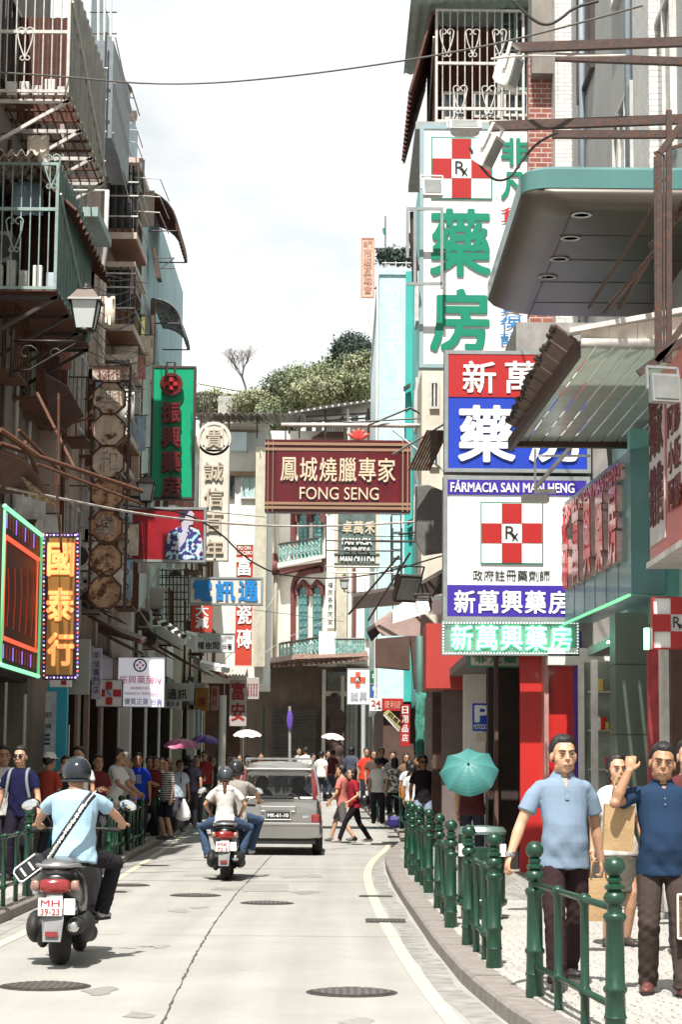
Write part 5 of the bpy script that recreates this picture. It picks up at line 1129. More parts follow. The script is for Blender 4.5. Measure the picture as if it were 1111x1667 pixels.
a = rect(806, 812, 1090, 1440, 31.1); MB().box(a[0], a[1], 31.1, 31.3, PZ, 3.3).build('door_jamb', brownw, R2)
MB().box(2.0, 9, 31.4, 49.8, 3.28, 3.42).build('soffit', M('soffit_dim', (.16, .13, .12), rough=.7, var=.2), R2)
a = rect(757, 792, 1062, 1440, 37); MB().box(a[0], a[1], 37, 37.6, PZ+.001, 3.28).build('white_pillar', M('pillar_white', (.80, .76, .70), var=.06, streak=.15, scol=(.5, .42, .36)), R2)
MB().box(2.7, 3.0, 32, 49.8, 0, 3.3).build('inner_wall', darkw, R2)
a = rect(720, 757, 1118, 1440, 39); MB().box(a[0], a[1]+.05, 39, 39.3, PZ, 3.2).build('grey_door', M('door_taupe', (.17, .13, .12), rough=.5, var=.15), R2)
a = rect(704, 722, 1122, 1440, 41); MB().box(a[0], a[1], 41, 41.2, PZ, 3.1).build('dark_pillar', brownw, R2)
a = rect(692, 704, 1122, 1440, 44); MB().box(a[0], a[1], 44, 44.4, PZ, 3.1).build('pillar', M('pillar_pale', (.45, .40, .35), var=.2), R2)
for y0 in (45, 47.6): shop(R2, 2.66, y0, y0+2.2, -1, 2.9)
# red fascia
a = rect(694, 757, 1015, 1120, 38); rf_ = MB().box(a[0], a[1], 38, 39.5, a[2], a[3]).build('red_fascia', M('fascia_red', (.42, .045, .035), rough=.5, var=.08), R2)
a = rect(686, 735, 600, 1000, 47); MB().box(a[0], 2.62, 47, 49.8, 3.4, a[3]).build('pale_wall', stucco_c, R2)
a = rect(700, 716, 700, 760, 46.9); window(R2, a[0], a[1], a[2], a[3], 46.95, frame_w, glassd, 2)
a = rect(700, 716, 620, 665, 46.9); window(R2, a[0], a[1], a[2], a[3], 46.95, frame_w, glassd, 2)
# teal/green duct and gauze-covered pole
DP = thing('wrapped_pole', 'tall pole wrapped in torn green netting beside the red fascia', 'pole', tuple(P(683, 1240, 45)))
q = MB(); q.tube([P(684, 1000, 45), P(685, 1240, 45)], .09, 10); q.build('pole', M('pole_green', (.07, .16, .13), var=.2), DP, True)
nm_ = M('netting', (.06, .24, .19), rough=.9, var=.45, scale=8, bump=.6)
for i in range(7):
    px = 680+i*1.6; MB().tube([P(px+random.uniform(-1, 1), 1128+k*16, 44.85+.02*((i*7+k) % 3)) for k in range(7)], [random.uniform(.03, .065) for k in range(7)], 6).build('netting_fold', nm_, DP, True)
# ---- teal canopy slab
CNP = thing('entrance_canopy', 'big teal rimmed canopy slab with round downlights jutting from the right', 'canopy', (3, 24, 7.4))
tealrim = M('teal_enamel', (0.075, 0.19, 0.18), rough=.32, var=.08, scale=1.2, coat=.3, streak=.15, scol=(.12, .3, .28))
def rr(x0, x1, y0, y1, r, z):     # rounded near-left and far-left corners
    p = []
    for (cx, cy, a0) in ((x0+r, y0+r, PI), (x1-.01, y0+.01, 1.5*PI), (x1-.01, y1-.01, 0), (x0+r, y1-r, PI/2)):
        rad = r if cx < x1-.1 else .01
        for i in range(7): a = a0+i/6*PI/2; p.append((cx+math.cos(a)*rad, cy+math.sin(a)*rad, z))
    return p
cx0 = 1.87; cy0, cy1 = 21.2, 26.7; zb = 7.42
def rr2(l, f, b, r, z):
    return [(x if x > 4.0 else x, y, z) for x, y, z in [(p[0], p[1], z) for p in rr(cx0+l, 4.2, cy0+f, cy1-b, r, z)]]
brown_under = M('underside_brown', (.085, .07, .055), rough=.42, metal=.15, var=.2, scale=1, streak=.3)  # brown underside and lower edge, wider along the street side
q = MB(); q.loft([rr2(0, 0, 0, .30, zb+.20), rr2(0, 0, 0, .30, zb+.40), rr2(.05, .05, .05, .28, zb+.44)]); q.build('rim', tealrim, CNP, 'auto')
q = MB(); q.loft([rr2(.50, .10, .35, .30, zb-.02), rr2(.42, .06, .28, .33, zb-.012), rr2(.20, .02, .12, .34, zb+.05), rr2(.06, .01, .04, .30, zb+.13), rr2(.004, .004, .004, .30, zb+.198)]); un = q.build('underside', brown_under, CNP, True)
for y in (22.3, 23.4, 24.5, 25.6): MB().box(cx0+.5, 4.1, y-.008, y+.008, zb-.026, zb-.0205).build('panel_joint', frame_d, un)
MB().box(cx0+.52, cx0+.54, cy0+.2, cy1-.2, zb-.026, zb-.0205).build('panel_joint', frame_d, un)
for i, (px, py) in enumerate(((948, 349), (930, 387), (912, 421), (893, 450))):
    c = G(px, py, zb-.02); m = MB(); m.lathe([(.105, 0), (.115, -.012), (.085, -.014), (.08, -.002)], (c.x, c.y, zb-.021), 20); d = m.build('downlight', M('light_ring', (.45, .44, .42), rough=.4), CNP, True)
    MB().lathe([(.078, -.004), (.01, -.004)], (c.x, c.y, zb-.021), 16).build('lens', M('lens_dim', (.10, .09, .08), rough=.2, var=0), d)
# ---- translucent awning
AWN = thing('panelled_awning', 'translucent panelled awning with rotted wooden edge under the teal canopy', 'awning', (3, 23, 5.7))
za = 5.72; yn, yf = 20.4, 26.4; xl_n = G(945, 564, za).x; 
nl, fl = G(945, 562, za), G(834, 719, za); fr_ = Vector((4.05, fl.y, za)); nr = Vector((4.05, nl.y, za)); yn, yf = nl.y, fl.y
pm_ = M('awning_panel', (.50, .53, .49), rough=.22, var=.22, scale=2.5, streak=.35, scol=(.18, .24, .19), sscale=1.5, spec=.7)
n = 10
for i in range(n):
    a, b = i/n, (i+1)/n; g = .012
    A0 = nl.lerp(nr, a)+Vector((g, 0, 0)); A1 = nl.lerp(nr, b)-Vector((g, 0, 0)); B0 = fl.lerp(fr_, a)+Vector((g, 0, 0)); B1 = fl.lerp(fr_, b)-Vector((g, 0, 0))
    MB().prism([A0, A1, B1, B0], (0, 0, .02)).build('panel', pm_, AWN)
_n = pm_.node_tree; _tr = N(_n, 'ShaderNodeBsdfTranslucent'); _tr.inputs[0].default_value = (.62, .68, .60, 1); _mx = N(_n, 'ShaderNodeMixShader'); _mx.inputs[0].default_value = .42
_n.links.new(_n.nodes['Principled BSDF'].outputs[0], _mx.inputs[1]); _n.links.new(_tr.outputs[0], _mx.inputs[2]); _n.links.new(_mx.outputs[0], _n.nodes['Material Output'].inputs[0])
MB().beam(fl, fr_, .12, .14).build('edge_beam', rusty2, AWN); MB().beam(nl-Vector((.02, 0, .04)), fl-Vector((.02, 0, .04)), .06, .16).build('edge_board', rusty2, AWN)
ft = P(941, 531, yn-.02); q = MB(); zt1 = P(912, 528, yn-.3).z; zt2 = P(1111, 486, yn-.3).z
for i in range(8):
    x0 = nl.x+i*.28; x1 = x0+.272; h0 = zt1+(zt2-zt1)*(i/6); h1 = zt1+(zt2-zt1)*((i+1)/6)
    MB().prism([(x0, yn-.06, za+.05), (x1, yn-.06, za+.05), (x1, yn-.10, h1-.02), (x0, yn-.10, h0-.02)], (0, .02, 0)).build('fascia_panel', M('fascia_pale', (.62, .58, .50), rough=.6, var=.12, streak=.6, scol=(.22, .17, .13), sscale=5), AWN)
MB().prism([(nl.x-.12, yn-.16, zt1+.0), (4.2, yn-.16, zt2+.12), (4.2, yn-.16, zt2+.07), (nl.x-.12, yn-.16, zt1-.05)], (0, .2, 0)).build('top_trim', frame_w, AWN)
MB().box(nl.x, 4.1, yn-.12, yn-.04, za-.02, za+.045).build('bottom_trim', frame_w, AWN)
q = MB(); a0 = P(905, 531, yn); a1 = P(941, 531, yn); b1 = P(856, 688, yf-.3); b0 = P(826, 690, yf-.3)
for i in range(9):
    t0, t1 = i/9, (i+1)/9-.01; MB().prism([a0.lerp(b0, t0), a0.lerp(b0, t1), a1.lerp(b1, t1)-Vector((0, 0, .16)), a1.lerp(b1, t0)-Vector((0, 0, .16))], (0, 0, .025)).build('rotten_board', M('rotten_wood', (.10, .055, .04), var=.35, bump=.6, bscale=30), AWN)
for i in range(60):
    t = i/60; c = a0.lerp(b0, t); q.ell(c+Vector((random.uniform(-.03, .03), 0, random.uniform(-.02, .03))), (.02+random.random()*.02, .03, .03), None, 6, 5)
q.build('moss_edge', M('moss', (.035, .025, .018), var=.4), AWN, kind='stuff')
# ---- steel framework in the upper right
ST = thing('steel_frame', 'rusty brown steel sign frame with diagonal struts in the upper right', 'steel frame', (3, 18, 5.5))
Ds = 18.5
for a, b, w in (((838, 78), (1120, 68), .085), ((905, 93), (1120, 101), .07), ((798, 206), (1120, 194), .085), ((900, 219), (1120, 219), .07)):
    MB().beam(P(*a, Ds), P(*b, Ds), .06, w).build('beam', rusty2, ST)
for a, b, w in (((1074, 250), (1074, 590), .05), ((1090, 180), (1090, 590), .05), ((1068, 255), (1070, 590), .03), ((1082, 252), (1082, 590), .02), ((1040, 608), (1125, 545), .06), ((1070, 590), (1125, 515), .06), ((1075, 250), (1120, 190), .06), ((1066, 250), (1125, 232), .03)):
    MB().beam(P(*a, Ds-.3), P(*b, Ds-.3), w, w).build('strut', rusty2, ST)
for a, b, w in (((1070, 330), (960, 500), .02), ((1072, 405), (985, 508), .025), ((1125, 310), (1010, 500), .03), ((1120, 340), (1060, 400), .025)):
    MB().tube([P(*a, Ds), P(*b, Ds+2)], w, 6).build('stay_rod', rusty2, ST)
for py in (300, 360, 420, 480, 540): MB().beam(P(1068, py, Ds-.28), P(1092, py-12, Ds-.28), .02).build('lacing', rusty2, ST)
# ---- hill, fortress, trees, far greenery
hillm = M('hill_earth', (.14, .15, .08), var=.3, scale=.08)
def hill():
    V = []; Fc = []; nx, ny = 60, 24
    for j in range(ny+1):
        for i in range(nx+1):
            x = -70+150*i/nx; y = 150+190*j/ny; t = j/ny
            crest = 34+10*math.exp(-((x-6)/14)**2)+2*noise.noise(Vector((x*.06, y*.03, 0)))-max(0, abs(x)-40)*.25
            crest = min(crest, 29.0+max(0, (x+9))*.9) if x < 4 else crest
            V.append((x, y, .5+crest*math.sin(min(t*1.25, 1)*PI/2)-(0 if t < .8 else (t-.8)*30)+noise.noise(Vector((x*.15, y*.1, 3)))*1.2))
    for j in range(ny):
        for i in range(nx): q = j*(nx+1)+i; Fc.append((q, q+1, q+nx+2, q+nx+1))
    return raw('hill', V, Fc, hillm, None, True, kind='structure')
hl = hill(); bpy.context.view_layer.update()
_hb = BVHTree.FromPolygons([hl.matrix_world @ v.co for v in hl.data.vertices], [tuple(p.vertices) for p in hl.data.polygons])
def hz(x, y):
    h = _hb.ray_cast(Vector((x, y, 200)), Vector((0, 0, -1))); return h[0].z if h[0] is not None else 30
def leafmat(name, c, c2):
    m = M(name, c, rough=.75, var=.55, scale=1.2); return m
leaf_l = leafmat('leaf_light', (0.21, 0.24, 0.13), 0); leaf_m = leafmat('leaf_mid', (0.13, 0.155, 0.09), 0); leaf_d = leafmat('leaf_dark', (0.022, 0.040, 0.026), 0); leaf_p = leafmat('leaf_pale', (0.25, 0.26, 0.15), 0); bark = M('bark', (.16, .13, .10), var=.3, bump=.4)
def crown(parent, clumps, mat, per=260, leaf=.35):
    V = []; Fc = []
    for (cx, cy, cz, r) in clumps:
        d = rng.normal(size=(per, 3)); d /= np.linalg.norm(d, axis=1)[:, None]; rad = r*(.55+.5*rng.random(per))
        c = np.array((cx, cy, cz))+d*rad[:, None]*np.array((1, 1, .72))+rng.normal(size=(per, 3))*r*.16
        a = rng.normal(size=(per, 3)); a /= np.linalg.norm(a, axis=1)[:, None]; b = np.cross(a, d+.3*rng.normal(size=(per, 3))); b /= (np.linalg.norm(b, axis=1)[:, None]+1e-6)
        s = leaf*(.6+.8*rng.random(per))[:, None]
        n0 = len(V); q = np.stack([c-a*s, c-b*s*.6, c+a*s, c+b*s*.6], 1).reshape(-1, 3); V += q.tolist(); Fc += [(n0+4*i, n0+4*i+1, n0+4*i+2, n0+4*i+3) for i in range(per)]
    return raw('crown', V, Fc, mat, parent)
def tree(label, px, py, D, h, r, mat, group=None, n=9, per=220, leaf=.35):
    b = P(px, py, D); t = thing('tree', label, 'tree', (b.x, b.y, b.z), 0, group); q = MB()
    q.tube([(b.x, b.y, b.z-3), (b.x+.1, b.y, b.z+h*.3), (b.x, b.y, b.z+h*.6)], [.35, .28, .15], 7)
    for i in range(5): a = i*1.3; q.tube([(b.x, b.y, b.z+h*.3), (b.x+math.cos(a)*r*.7, b.y+math.sin(a)*r*.7, b.z+h*.65)], [.14, .05], 5)
    q.build('trunk', bark, t, True)
    cl = []
    for i in range(n):
        a = random.random()*2*PI; rr_ = r*math.sqrt(random.random())*.8; cl.append((b.x+math.cos(a)*rr_, b.y+math.sin(a)*rr_, b.z+h*(.45+.5*random.random()), r*random.uniform(.2, .5) if mat is not leaf_d else r*random.uniform(.3, .62)))
    crown(t, cl, mat, per, leaf); return t
TG = 'trees on the hill above the roofs'
for i, (px, py, D, h, r, m, l) in enumerate((
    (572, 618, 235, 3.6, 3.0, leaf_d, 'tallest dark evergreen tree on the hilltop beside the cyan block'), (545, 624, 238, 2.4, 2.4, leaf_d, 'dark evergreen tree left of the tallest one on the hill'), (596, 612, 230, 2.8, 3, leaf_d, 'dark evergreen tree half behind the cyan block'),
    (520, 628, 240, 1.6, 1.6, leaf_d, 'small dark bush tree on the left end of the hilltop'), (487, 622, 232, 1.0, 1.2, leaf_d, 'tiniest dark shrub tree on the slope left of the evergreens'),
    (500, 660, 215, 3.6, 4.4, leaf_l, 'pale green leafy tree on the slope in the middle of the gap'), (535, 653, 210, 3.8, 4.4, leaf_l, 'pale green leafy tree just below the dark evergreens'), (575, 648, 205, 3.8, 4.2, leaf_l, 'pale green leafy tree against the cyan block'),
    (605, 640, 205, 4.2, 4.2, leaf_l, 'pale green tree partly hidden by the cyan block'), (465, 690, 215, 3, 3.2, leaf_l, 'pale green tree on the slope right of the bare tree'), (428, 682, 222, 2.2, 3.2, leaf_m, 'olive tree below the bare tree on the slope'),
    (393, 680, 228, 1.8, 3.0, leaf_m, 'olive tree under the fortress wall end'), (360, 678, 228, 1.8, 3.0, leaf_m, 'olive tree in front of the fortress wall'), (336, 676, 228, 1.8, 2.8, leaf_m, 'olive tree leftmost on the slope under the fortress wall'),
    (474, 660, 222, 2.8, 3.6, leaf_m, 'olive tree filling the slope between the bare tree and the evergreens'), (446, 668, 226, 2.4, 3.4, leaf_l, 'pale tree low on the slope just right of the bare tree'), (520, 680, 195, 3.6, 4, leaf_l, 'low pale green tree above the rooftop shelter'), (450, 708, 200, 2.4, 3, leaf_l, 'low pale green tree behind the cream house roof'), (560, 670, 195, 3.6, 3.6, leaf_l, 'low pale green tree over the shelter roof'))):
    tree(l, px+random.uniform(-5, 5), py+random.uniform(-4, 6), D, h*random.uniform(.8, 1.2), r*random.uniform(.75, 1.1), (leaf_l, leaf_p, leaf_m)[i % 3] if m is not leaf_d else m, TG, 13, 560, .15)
# bare tree
bt = thing('bare_tree', 'leafless bare tree standing alone on the skyline', 'tree', tuple(P(400, 645, 235))); q = MB()
def branch(p, d, ln, r, dep):
    e = p+d*ln; q.tube([p, e], [r, r*.65], 5)
    if dep == 0: return
    for i in range(3 if dep > 2 else 2+(random.random() < .5)):
        dd = (d+Vector((random.uniform(-.75, .75), random.uniform(-.5, .5), random.uniform(-.1, .55)))).normalized(); branch(e, dd, ln*random.uniform(.62, .85), r*.6, dep-1)
branch(P(400, 660, 235), Vector((0, 0, 1)), 2.0, .17, 6); q.build('branches', M('bark_dark', (.10, .08, .07)), bt)
FW = thing('fortress_wall', 'white crenellated fortress wall on the hilltop at the left', 'fortress', tuple(P(350, 640, 250)))
a = [P(322, 640, 250), P(398, 645, 250)]; t0 = P(322, 624, 250); t1 = P(398, 638, 250)
fwm = M('fort_white', (.62, .62, .58), var=.1, streak=.4, scol=(.4, .4, .36), sscale=.4)
MB().prism([a[0]-Vector((0, 0, 3)), a[1]-Vector((0, 0, 3)), t1, t0], (0, 2, 0)).build('wall', fwm, FW)
for i in range(14): c = t0.lerp(t1, (i+.2)/14); MB().box(c.x-.22, c.x+.2, 250, 251, c.z-.1, c.z+.55).build('merlon', fwm, FW)
# rough slope walls and gravestones-like blocks among the greenery
for i, (pa, pb, ya, yb, l) in enumerate(((355, 420, 645, 662, 'grey rough retaining wall under the fortress, left part'), (532, 556, 607, 636, 'grey concrete hut between the hilltop trees'), (496, 514, 612, 626, 'small pale ruin left of the hilltop evergreens'))):
    a = rect(pa, pb, ya, yb, 222); tag(MB().box(a[0], a[1], 222, 226, a[2]-3, a[3]).build('stone_wall', M('rough_stone', (.36, .35, .32), var=.35, scale=1.2, bump=.6, bscale=3)), l, 'wall')
q = []; V = []; Fc = []
for i in range(9000):
    x = random.uniform(-20, 16); y = random.uniform(176, 236); z = hz(x, y)+random.uniform(-.2, 1.0); s = random.uniform(.15, .4)
    a = Vector((random.gauss(0, 1), random.gauss(0, 1), random.gauss(0, 1))).normalized(); b = a.orthogonal().normalized(); n0 = len(V); c = Vector((x, y, z)); V += [c-a*s, c-b*s, c+a*s, c+b*s]; Fc.append((n0, n0+1, n0+2, n0+3))
raw('undergrowth', V, Fc, leaf_m, kind='stuff', label='olive undergrowth covering the hill')
# ================================================================ signs
def solid(name, c, rough=.45, **k): return M(name, c, rough=rough, var=k.pop('var', .05), scale=k.pop('scale', 2), **k)
white_p = solid('sign_white', (.82, .82, .80), streak=.08, scol=(.4, .38, .35)); white_l = solid('letter_white', (.85, .85, .83)); red_l = solid('letter_red', (.50, .02, .02)); green_l = solid('letter_green', (.0, .22, .13))
blue_l = solid('letter_blue', (.02, .13, .50)); black_l = solid('letter_black', (.015, .012, .012)); blue_p = solid('sign_blue', (.010, .045, .42)); purple_p = solid('sign_purple', (.045, .02, .30)); redp2 = solid('sign_red', (.40, .015, .015))
framealu = M('frame_aluminium', (.33, .35, .35), rough=.45, metal=.4, var=.15, scale=5, streak=.3, scol=(.12, .1, .09))
cream_l = solid('letter_cream', (.72, .58, .42)); skyb = solid('letter_skyblue', (.02, .22, .55))
FRONT = Vector((0, -1, 0))
def sign(name, label, px0, px1, py0, py1, D, panel, th=.18, frame=None, fw=.05, arms=None, cat='sign', group=None):
    x0, x1, z0, z1 = rect(px0, px1, py0, py1, D); t = thing(name, label, cat, ((x0+x1)/2, D, z0), 0, group)
    if frame is None: MB().bbox(x0, x1, D, D+th, z0, z1, .008).build('panel', panel, t)
    else:
        MB().box(x0+fw, x1-fw, D+.02, D+th-.02, z0+fw, z1-fw).build('panel', panel, t)
        q = MB(); q.box(x0, x0+fw, D, D+th, z0, z1); q.box(x1-fw, x1, D, D+th, z0, z1); q.box(x0+fw, x1-fw, D, D+th, z0, z0+fw); q.box(x0+fw, x1-fw, D, D+th, z1-fw, z1); q.build('frame', frame, t)
    if arms:
        for (pxw, pya) in arms:
            w = P(pxw, pya, D+th/2); MB().beam((x1 if pxw > (px0+px1)/2 else x0, D+th/2, w.z), (w.x, D+th/2, w.z), .05).build('arm', rusty2, t)
    return t
def T(s, par, px0, px1, py0, py1, D, m, mode='l', **k):
    x0, x1, z0, z1 = rect(px0, px1, py0, py1, D); k.setdefault('depth', .006); k.setdefault('nrm', FRONT)
    f = {'l': text, 'h': hchars, 'v': vchars}[mode]
    f(s, (x0, D, z0), (x1-x0, 0, 0), (0, 0, z1-z0), m, par, **k)
def block(par, name, m, px0, px1, py0, py1, D, th=.01):
    x0, x1, z0, z1 = rect(px0, px1, py0, py1, D); return MB().box(x0, x1, D-th, D, z0, z1).build(name, m, par)
def rx_cross(par, px0, px1, py0, py1, D, border=green_l):
    w = (px1-px0)/3; h = (py1-py0)/3
    if border: block(par, 'border', border, px0-2, px1+2, py0-2, py1+2, D+.004, .006)
    block(par, 'white_field', white_p, px0, px1, py0, py1, D, .006)
    for i, j in ((1, 0), (0, 1), (2, 1), (1, 2)): block(par, 'cross_square', redp2, px0+i*w, px0+(i+1)*w, py0+j*h, py0+(j+1)*h, D-.006, .006)
    T('R', par, px0+w*1.18, px0+w*1.7, py0+h*1.14, py0+h*1.78, D-.006, black_l, name='lettering', bold=.004); T('x', par, px0+w*1.5, px0+w*1.82, py0+h*1.5, py0+h*1.88, D-.006, black_l, name='lettering', bold=.0)
# big pharmacy sign
s = sign('pharmacy_sign', 'tall white pharmacy sign with red cross and giant green characters', 683, 903, 205, 598, 36.3, white_p, .3, solid('frame_bluegrey', (.30, .42, .44), metal=.2), .07)
rx_cross(s, 704, 800, 226, 322, 36.3)
T('藥', s, 700, 800, 340, 450, 36.3, green_l, bold=.032); T('房', s, 700, 798, 470, 572, 36.3, green_l, bold=.04)
T('非', s, 816, 862, 225, 270, 36.3, green_l, bold=.05); T('凡', s, 816, 862, 280, 325, 36.3, green_l, bold=.05); T('貨', s, 816, 856, 338, 362, 36.3, red_l, bold=.02)
for i, c in enumerate('質保証'): T(c, s, 815, 851, 496+i*26-8, 496+i*26+14, 36.3, skyb, bold=.01)
q = MB()
for a, b in (((662, 340), (720, 340)), ((662, 462), (720, 462)), ((720, 338), (720, 470)), ((664, 342), (664, 420)), ((676, 340), (676, 462))): q.beam(P(*a, 35.9), P(*b, 35.9), .05)
q.build('outrigger_frame', framealu, s)
for a, b in (((676, 462), (672, 345)), ((668, 380), (680, 440))): MB().tube([P(*a, 36.0), P(*b, 36.0)], .05, 6).build('strut', rusty2, s)
# stacked pharmacy sign column
s = sign('pharmacy_sign', 'red over blue pharmacy sign with large white characters', 724, 962, 572, 768, 30.2, blue_p, .35, framealu, .055)
block(s, 'red_field', redp2, 730, 956, 577, 646, 30.22, .012)
for c, a, b in (('新', 754, 808), ('萬', 823, 877), ('興', 890, 944)): T(c, s, a, b, 588, 640, 30.2, white_l, bold=.022)
for c, a, b in (('藥', 746, 840), ('房', 862, 950)): T(c, s, a, b, 660, 752, 30.2, white_l, bold=.035)
s = sign('pharmacy_sign', 'white pharmacy sign with purple bands and checkered red cross', 722, 962, 776, 1010, 30.2, white_p, .35, framealu, .06)
block(s, 'purple_band', purple_p, 729, 955, 780, 805, 30.215, .012); block(s, 'purple_band', purple_p, 729, 955, 954, 1003, 30.215, .012)
T('FÁRMACIA SAN MAN HENG', s, 734, 936, 783, 801, 30.2, white_l, bold=.03)
rx_cross(s, 785, 883, 820, 916, 30.2)
T('政府註冊藥劑師', s, 769, 897, 929, 945, 30.218, black_l, 'h', bold=.006)
T('新萬興藥房', s, 738, 930, 962, 998, 30.2, white_l, 'h', bold=.035, gap=.1)
# LED sign
ledbg = solid('led_board', (.16, .24, .21), rough=.3); ledglow = M('led_green', (.30, 1.0, .70), emis=1.3, var=0)
s = sign('led_sign', 'grey LED sign with glowing green characters under the white pharmacy sign', 720, 944, 1012, 1066, 30.0, ledbg, .14, M('frame_steel', (.35, .38, .37), metal=.5, rough=.4), .03)
T('新萬興藥房', s, 733, 934, 1019, 1058, 30.0, ledglow, 'h', bold=.03, gap=.12)
for i in range(46):
    for py in (1014.5, 1063.5): a = P(723+i*4.85, py, 29.98); MB().box(a.x-.009, a.x+.009, 29.975, 29.995, a.z-.009, a.z+.009).build('led_dot', M('led_dot', (.8, .9, .85), emis=.8, var=0), s)
for i in range(9):
    for px in (722.5, 941.5): a = P(px, 1019+i*5, 29.98); MB().box(a.x-.009, a.x+.009, 29.975, 29.995, a.z-.009, a.z+.009).build('led_dot', MATS['led_dot'], s)
s = sign('shop_sign', 'small cream sign with green characters below the LED sign', 764, 874, 1064, 1086, 31.5, solid('cream_board', (.66, .62, .48)), .12, green_l, .02)
T('非凡藥房', s, 772, 866, 1067, 1080, 31.5, green_l, 'h', bold=.02)
# oblique 3D letter board
BD = thing('letter_board', 'long glassy teal fascia with bulky red raised characters along the right shops', 'sign', (3.3, 26, 3.6))
Bn = PX(1029, 968, 3.42); Bf = P(921, 1014, 29.4); 
bn = Vector((3.42, Bn.y, 0)); bf = Vector((Bf.x, 29.4, 0)); dv = (bn-bf); ln = dv.length; du = dv.normalized()          # u: from far to near
zb0, zt0 = 3.66, P(921, 818, 29.4).z
nb = Vector((0, 0, 1)).cross(du).normalized(); nb = -nb if nb.x > 0 else nb
glassy = M('board_teal_glass', (.12, .235, .24), rough=.42, var=.2, scale=1.2, coat=.15)
MB().prism([bf+Vector((0, 0, zb0)), bn+Vector((0, 0, zb0)), bn+Vector((0, 0, zt0)), bf+Vector((0, 0, zt0))], -nb*.4).build('board', glassy, BD)
for k in range(1, 6): p = bf+du*ln*k/6; MB().prism([p+nb*.003+Vector((0, 0, zb0+.02)), p+nb*.003+du*.012+Vector((0, 0, zb0+.02)), p+nb*.003+du*.012+Vector((0, 0, zt0-.02)), p+nb*.003+Vector((0, 0, zt0-.02))], nb*.004).build('panel_joint', frame_d, BD)
MB().beam(bf+nb*.02+Vector((0, 0, zb0-.02)), bn+nb*.02+Vector((0, 0, zb0-.02)), .03, .03).build('neon_strip', M('neon_green_soft', (.25, .9, .45), emis=.45, var=0), BD)
letr = M('letter_face_red', (.55, .03, .035), rough=.3, var=.25, scale=5, coat=.5); lets = M('letter_side_pink', (.60, .42, .40), rough=.3, metal=.2, var=.3, scale=9)
cw = ln/5.4
for i, ch in enumerate('新萬興藥房'):
    o = bf+du*(ln*.04+i*cw)+Vector((0, 0, zb0+.42-.0)); a = text(ch, o+nb*.07, du*cw*.60, (0, 0, 1.05), letr, BD, 'raised_character', .045, .012, .0, nb); text(ch, o, du*cw*.60, (0, 0, 1.05), lets, BD, 'character_side', .055, .07, .0, nb)
text('FARMACIA SAN MAN HENG', bf+du*ln*.05+Vector((0, 0, zt0-.30)), du*ln*.88, (0, 0, .20), lets, BD, 'lettering', .05, .06, .0, nb); text('FARMACIA SAN MAN HENG', bf+du*ln*.05+Vector((0, 0, zt0-.30))+nb*.062, du*ln*.88, (0, 0, .20), letr, BD, 'lettering', .035, .01, .0, nb)
MB().prism([bn+Vector((0, 0, zb0-.01)), bn+Vector((.9, .3, zb0-.01)), bn+Vector((.9, .3, zt0+.25)), bn+Vector((0, 0, zt0+.25))], (0, .25, 0)).build('end_panel', M('mint_panel', (.22, .50, .47)), BD)
# far right oblique red sign
RS = thing('shop_sign', 'red sign with dark raised characters on a grey ground at the right edge', 'sign', (3.2, 21, 3.8))
rn = PX(1135, 920, 3.20); rf = PX(1060, 962, 3.20); zr0 = 3.72; zr1 = 5.55
MB().box(3.2, 3.6, rn.y-1.2, rf.y, zr0, zr1).build('board', solid('board_red', (.40, .05, .04), rough=.3), RS)
W3 = Vector((-1, 0, 0)); yb = rf.y
def rtext(s, y0, y1, z0, z1, m, depth=.02, **k): text(s, (3.2-k.pop('off', 0), y0, z0), (0, y1-y0, 0), (0, 0, z1-z0), m, RS, 'character', .03, depth, .003, W3, **k)
def rbox(nm, m, ya, yb_, za, zb_, t=.01): MB().box(3.2-t, 3.2, ya, yb_, za, zb_).build(nm, m, RS)
rbox('grey_panel', solid('panel_grey', (.50, .47, .45)), yb-1.05, yb-.08, zr0+.15, zr1-.12); rbox('grey_panel', MATS['panel_grey'], yb-2.4, yb-1.25, zr0+.55, zr1-.3)
for i, c in enumerate('獨家銷售'):
    col_, row = i // 2 if False else i % 2, i // 2
    y0 = yb-1.0+.46*(0 if col_ == 0 else 1); c2 = '獨家銷售'
for j, c in enumerate('獨銷'): text(c, (3.19, yb-.58, zr1-.85-j*.75), (0, .42, 0), (0, 0, .62), M('letter_plum', (.10, .03, .03)), RS, 'character', .03, .012, .0, W3) if False else None
def lt(c, ya, wd, za, h, m=None): text(c, (3.188, ya+wd, za), (0, -wd, 0), (0, 0, h), m or M('letter_plum', (.10, .03, .03)), RS, 'character', .03, .012, .0, W3)
for j, c in enumerate('獨家'): lt(c, yb-.56+.0-.46*j, .44, zr1-.80, .62)
for j, c in enumerate('銷售'): lt(c, yb-.56-.46*j, .44, zr1-1.50, .62)
for r_ in range(3):
    for j, c in enumerate(('阿膠', '小販', '阿膠')[r_]): lt(c, yb-1.70-.4*j, .36, zr1-.75-r_*.36, .30)
MB().box(3.16, 3.6, rn.y-1.2, rf.y, zr0-.06, zr0).build('sign_sill', frame_w, RS)
s = sign('pharmacy_sign', 'small checkered red cross pharmacy sign at the right edge', 1064, 1124, 972, 1056, 21.0, white_p, .15, redp2, .012)
block(s, 'cross_square', redp2, 1065, 1093, 1000, 1028, 20.99, .004); block(s, 'cross_square', redp2, 1093, 1122, 972, 1000, 20.99, .004); block(s, 'cross_square', redp2, 1093, 1122, 1028, 1054, 20.99, .004)
T('R', s, 1097, 1109, 1004, 1022, 20.99, black_l, bold=.01); T('x', s, 1105, 1114, 1015, 1025, 20.98, black_l)
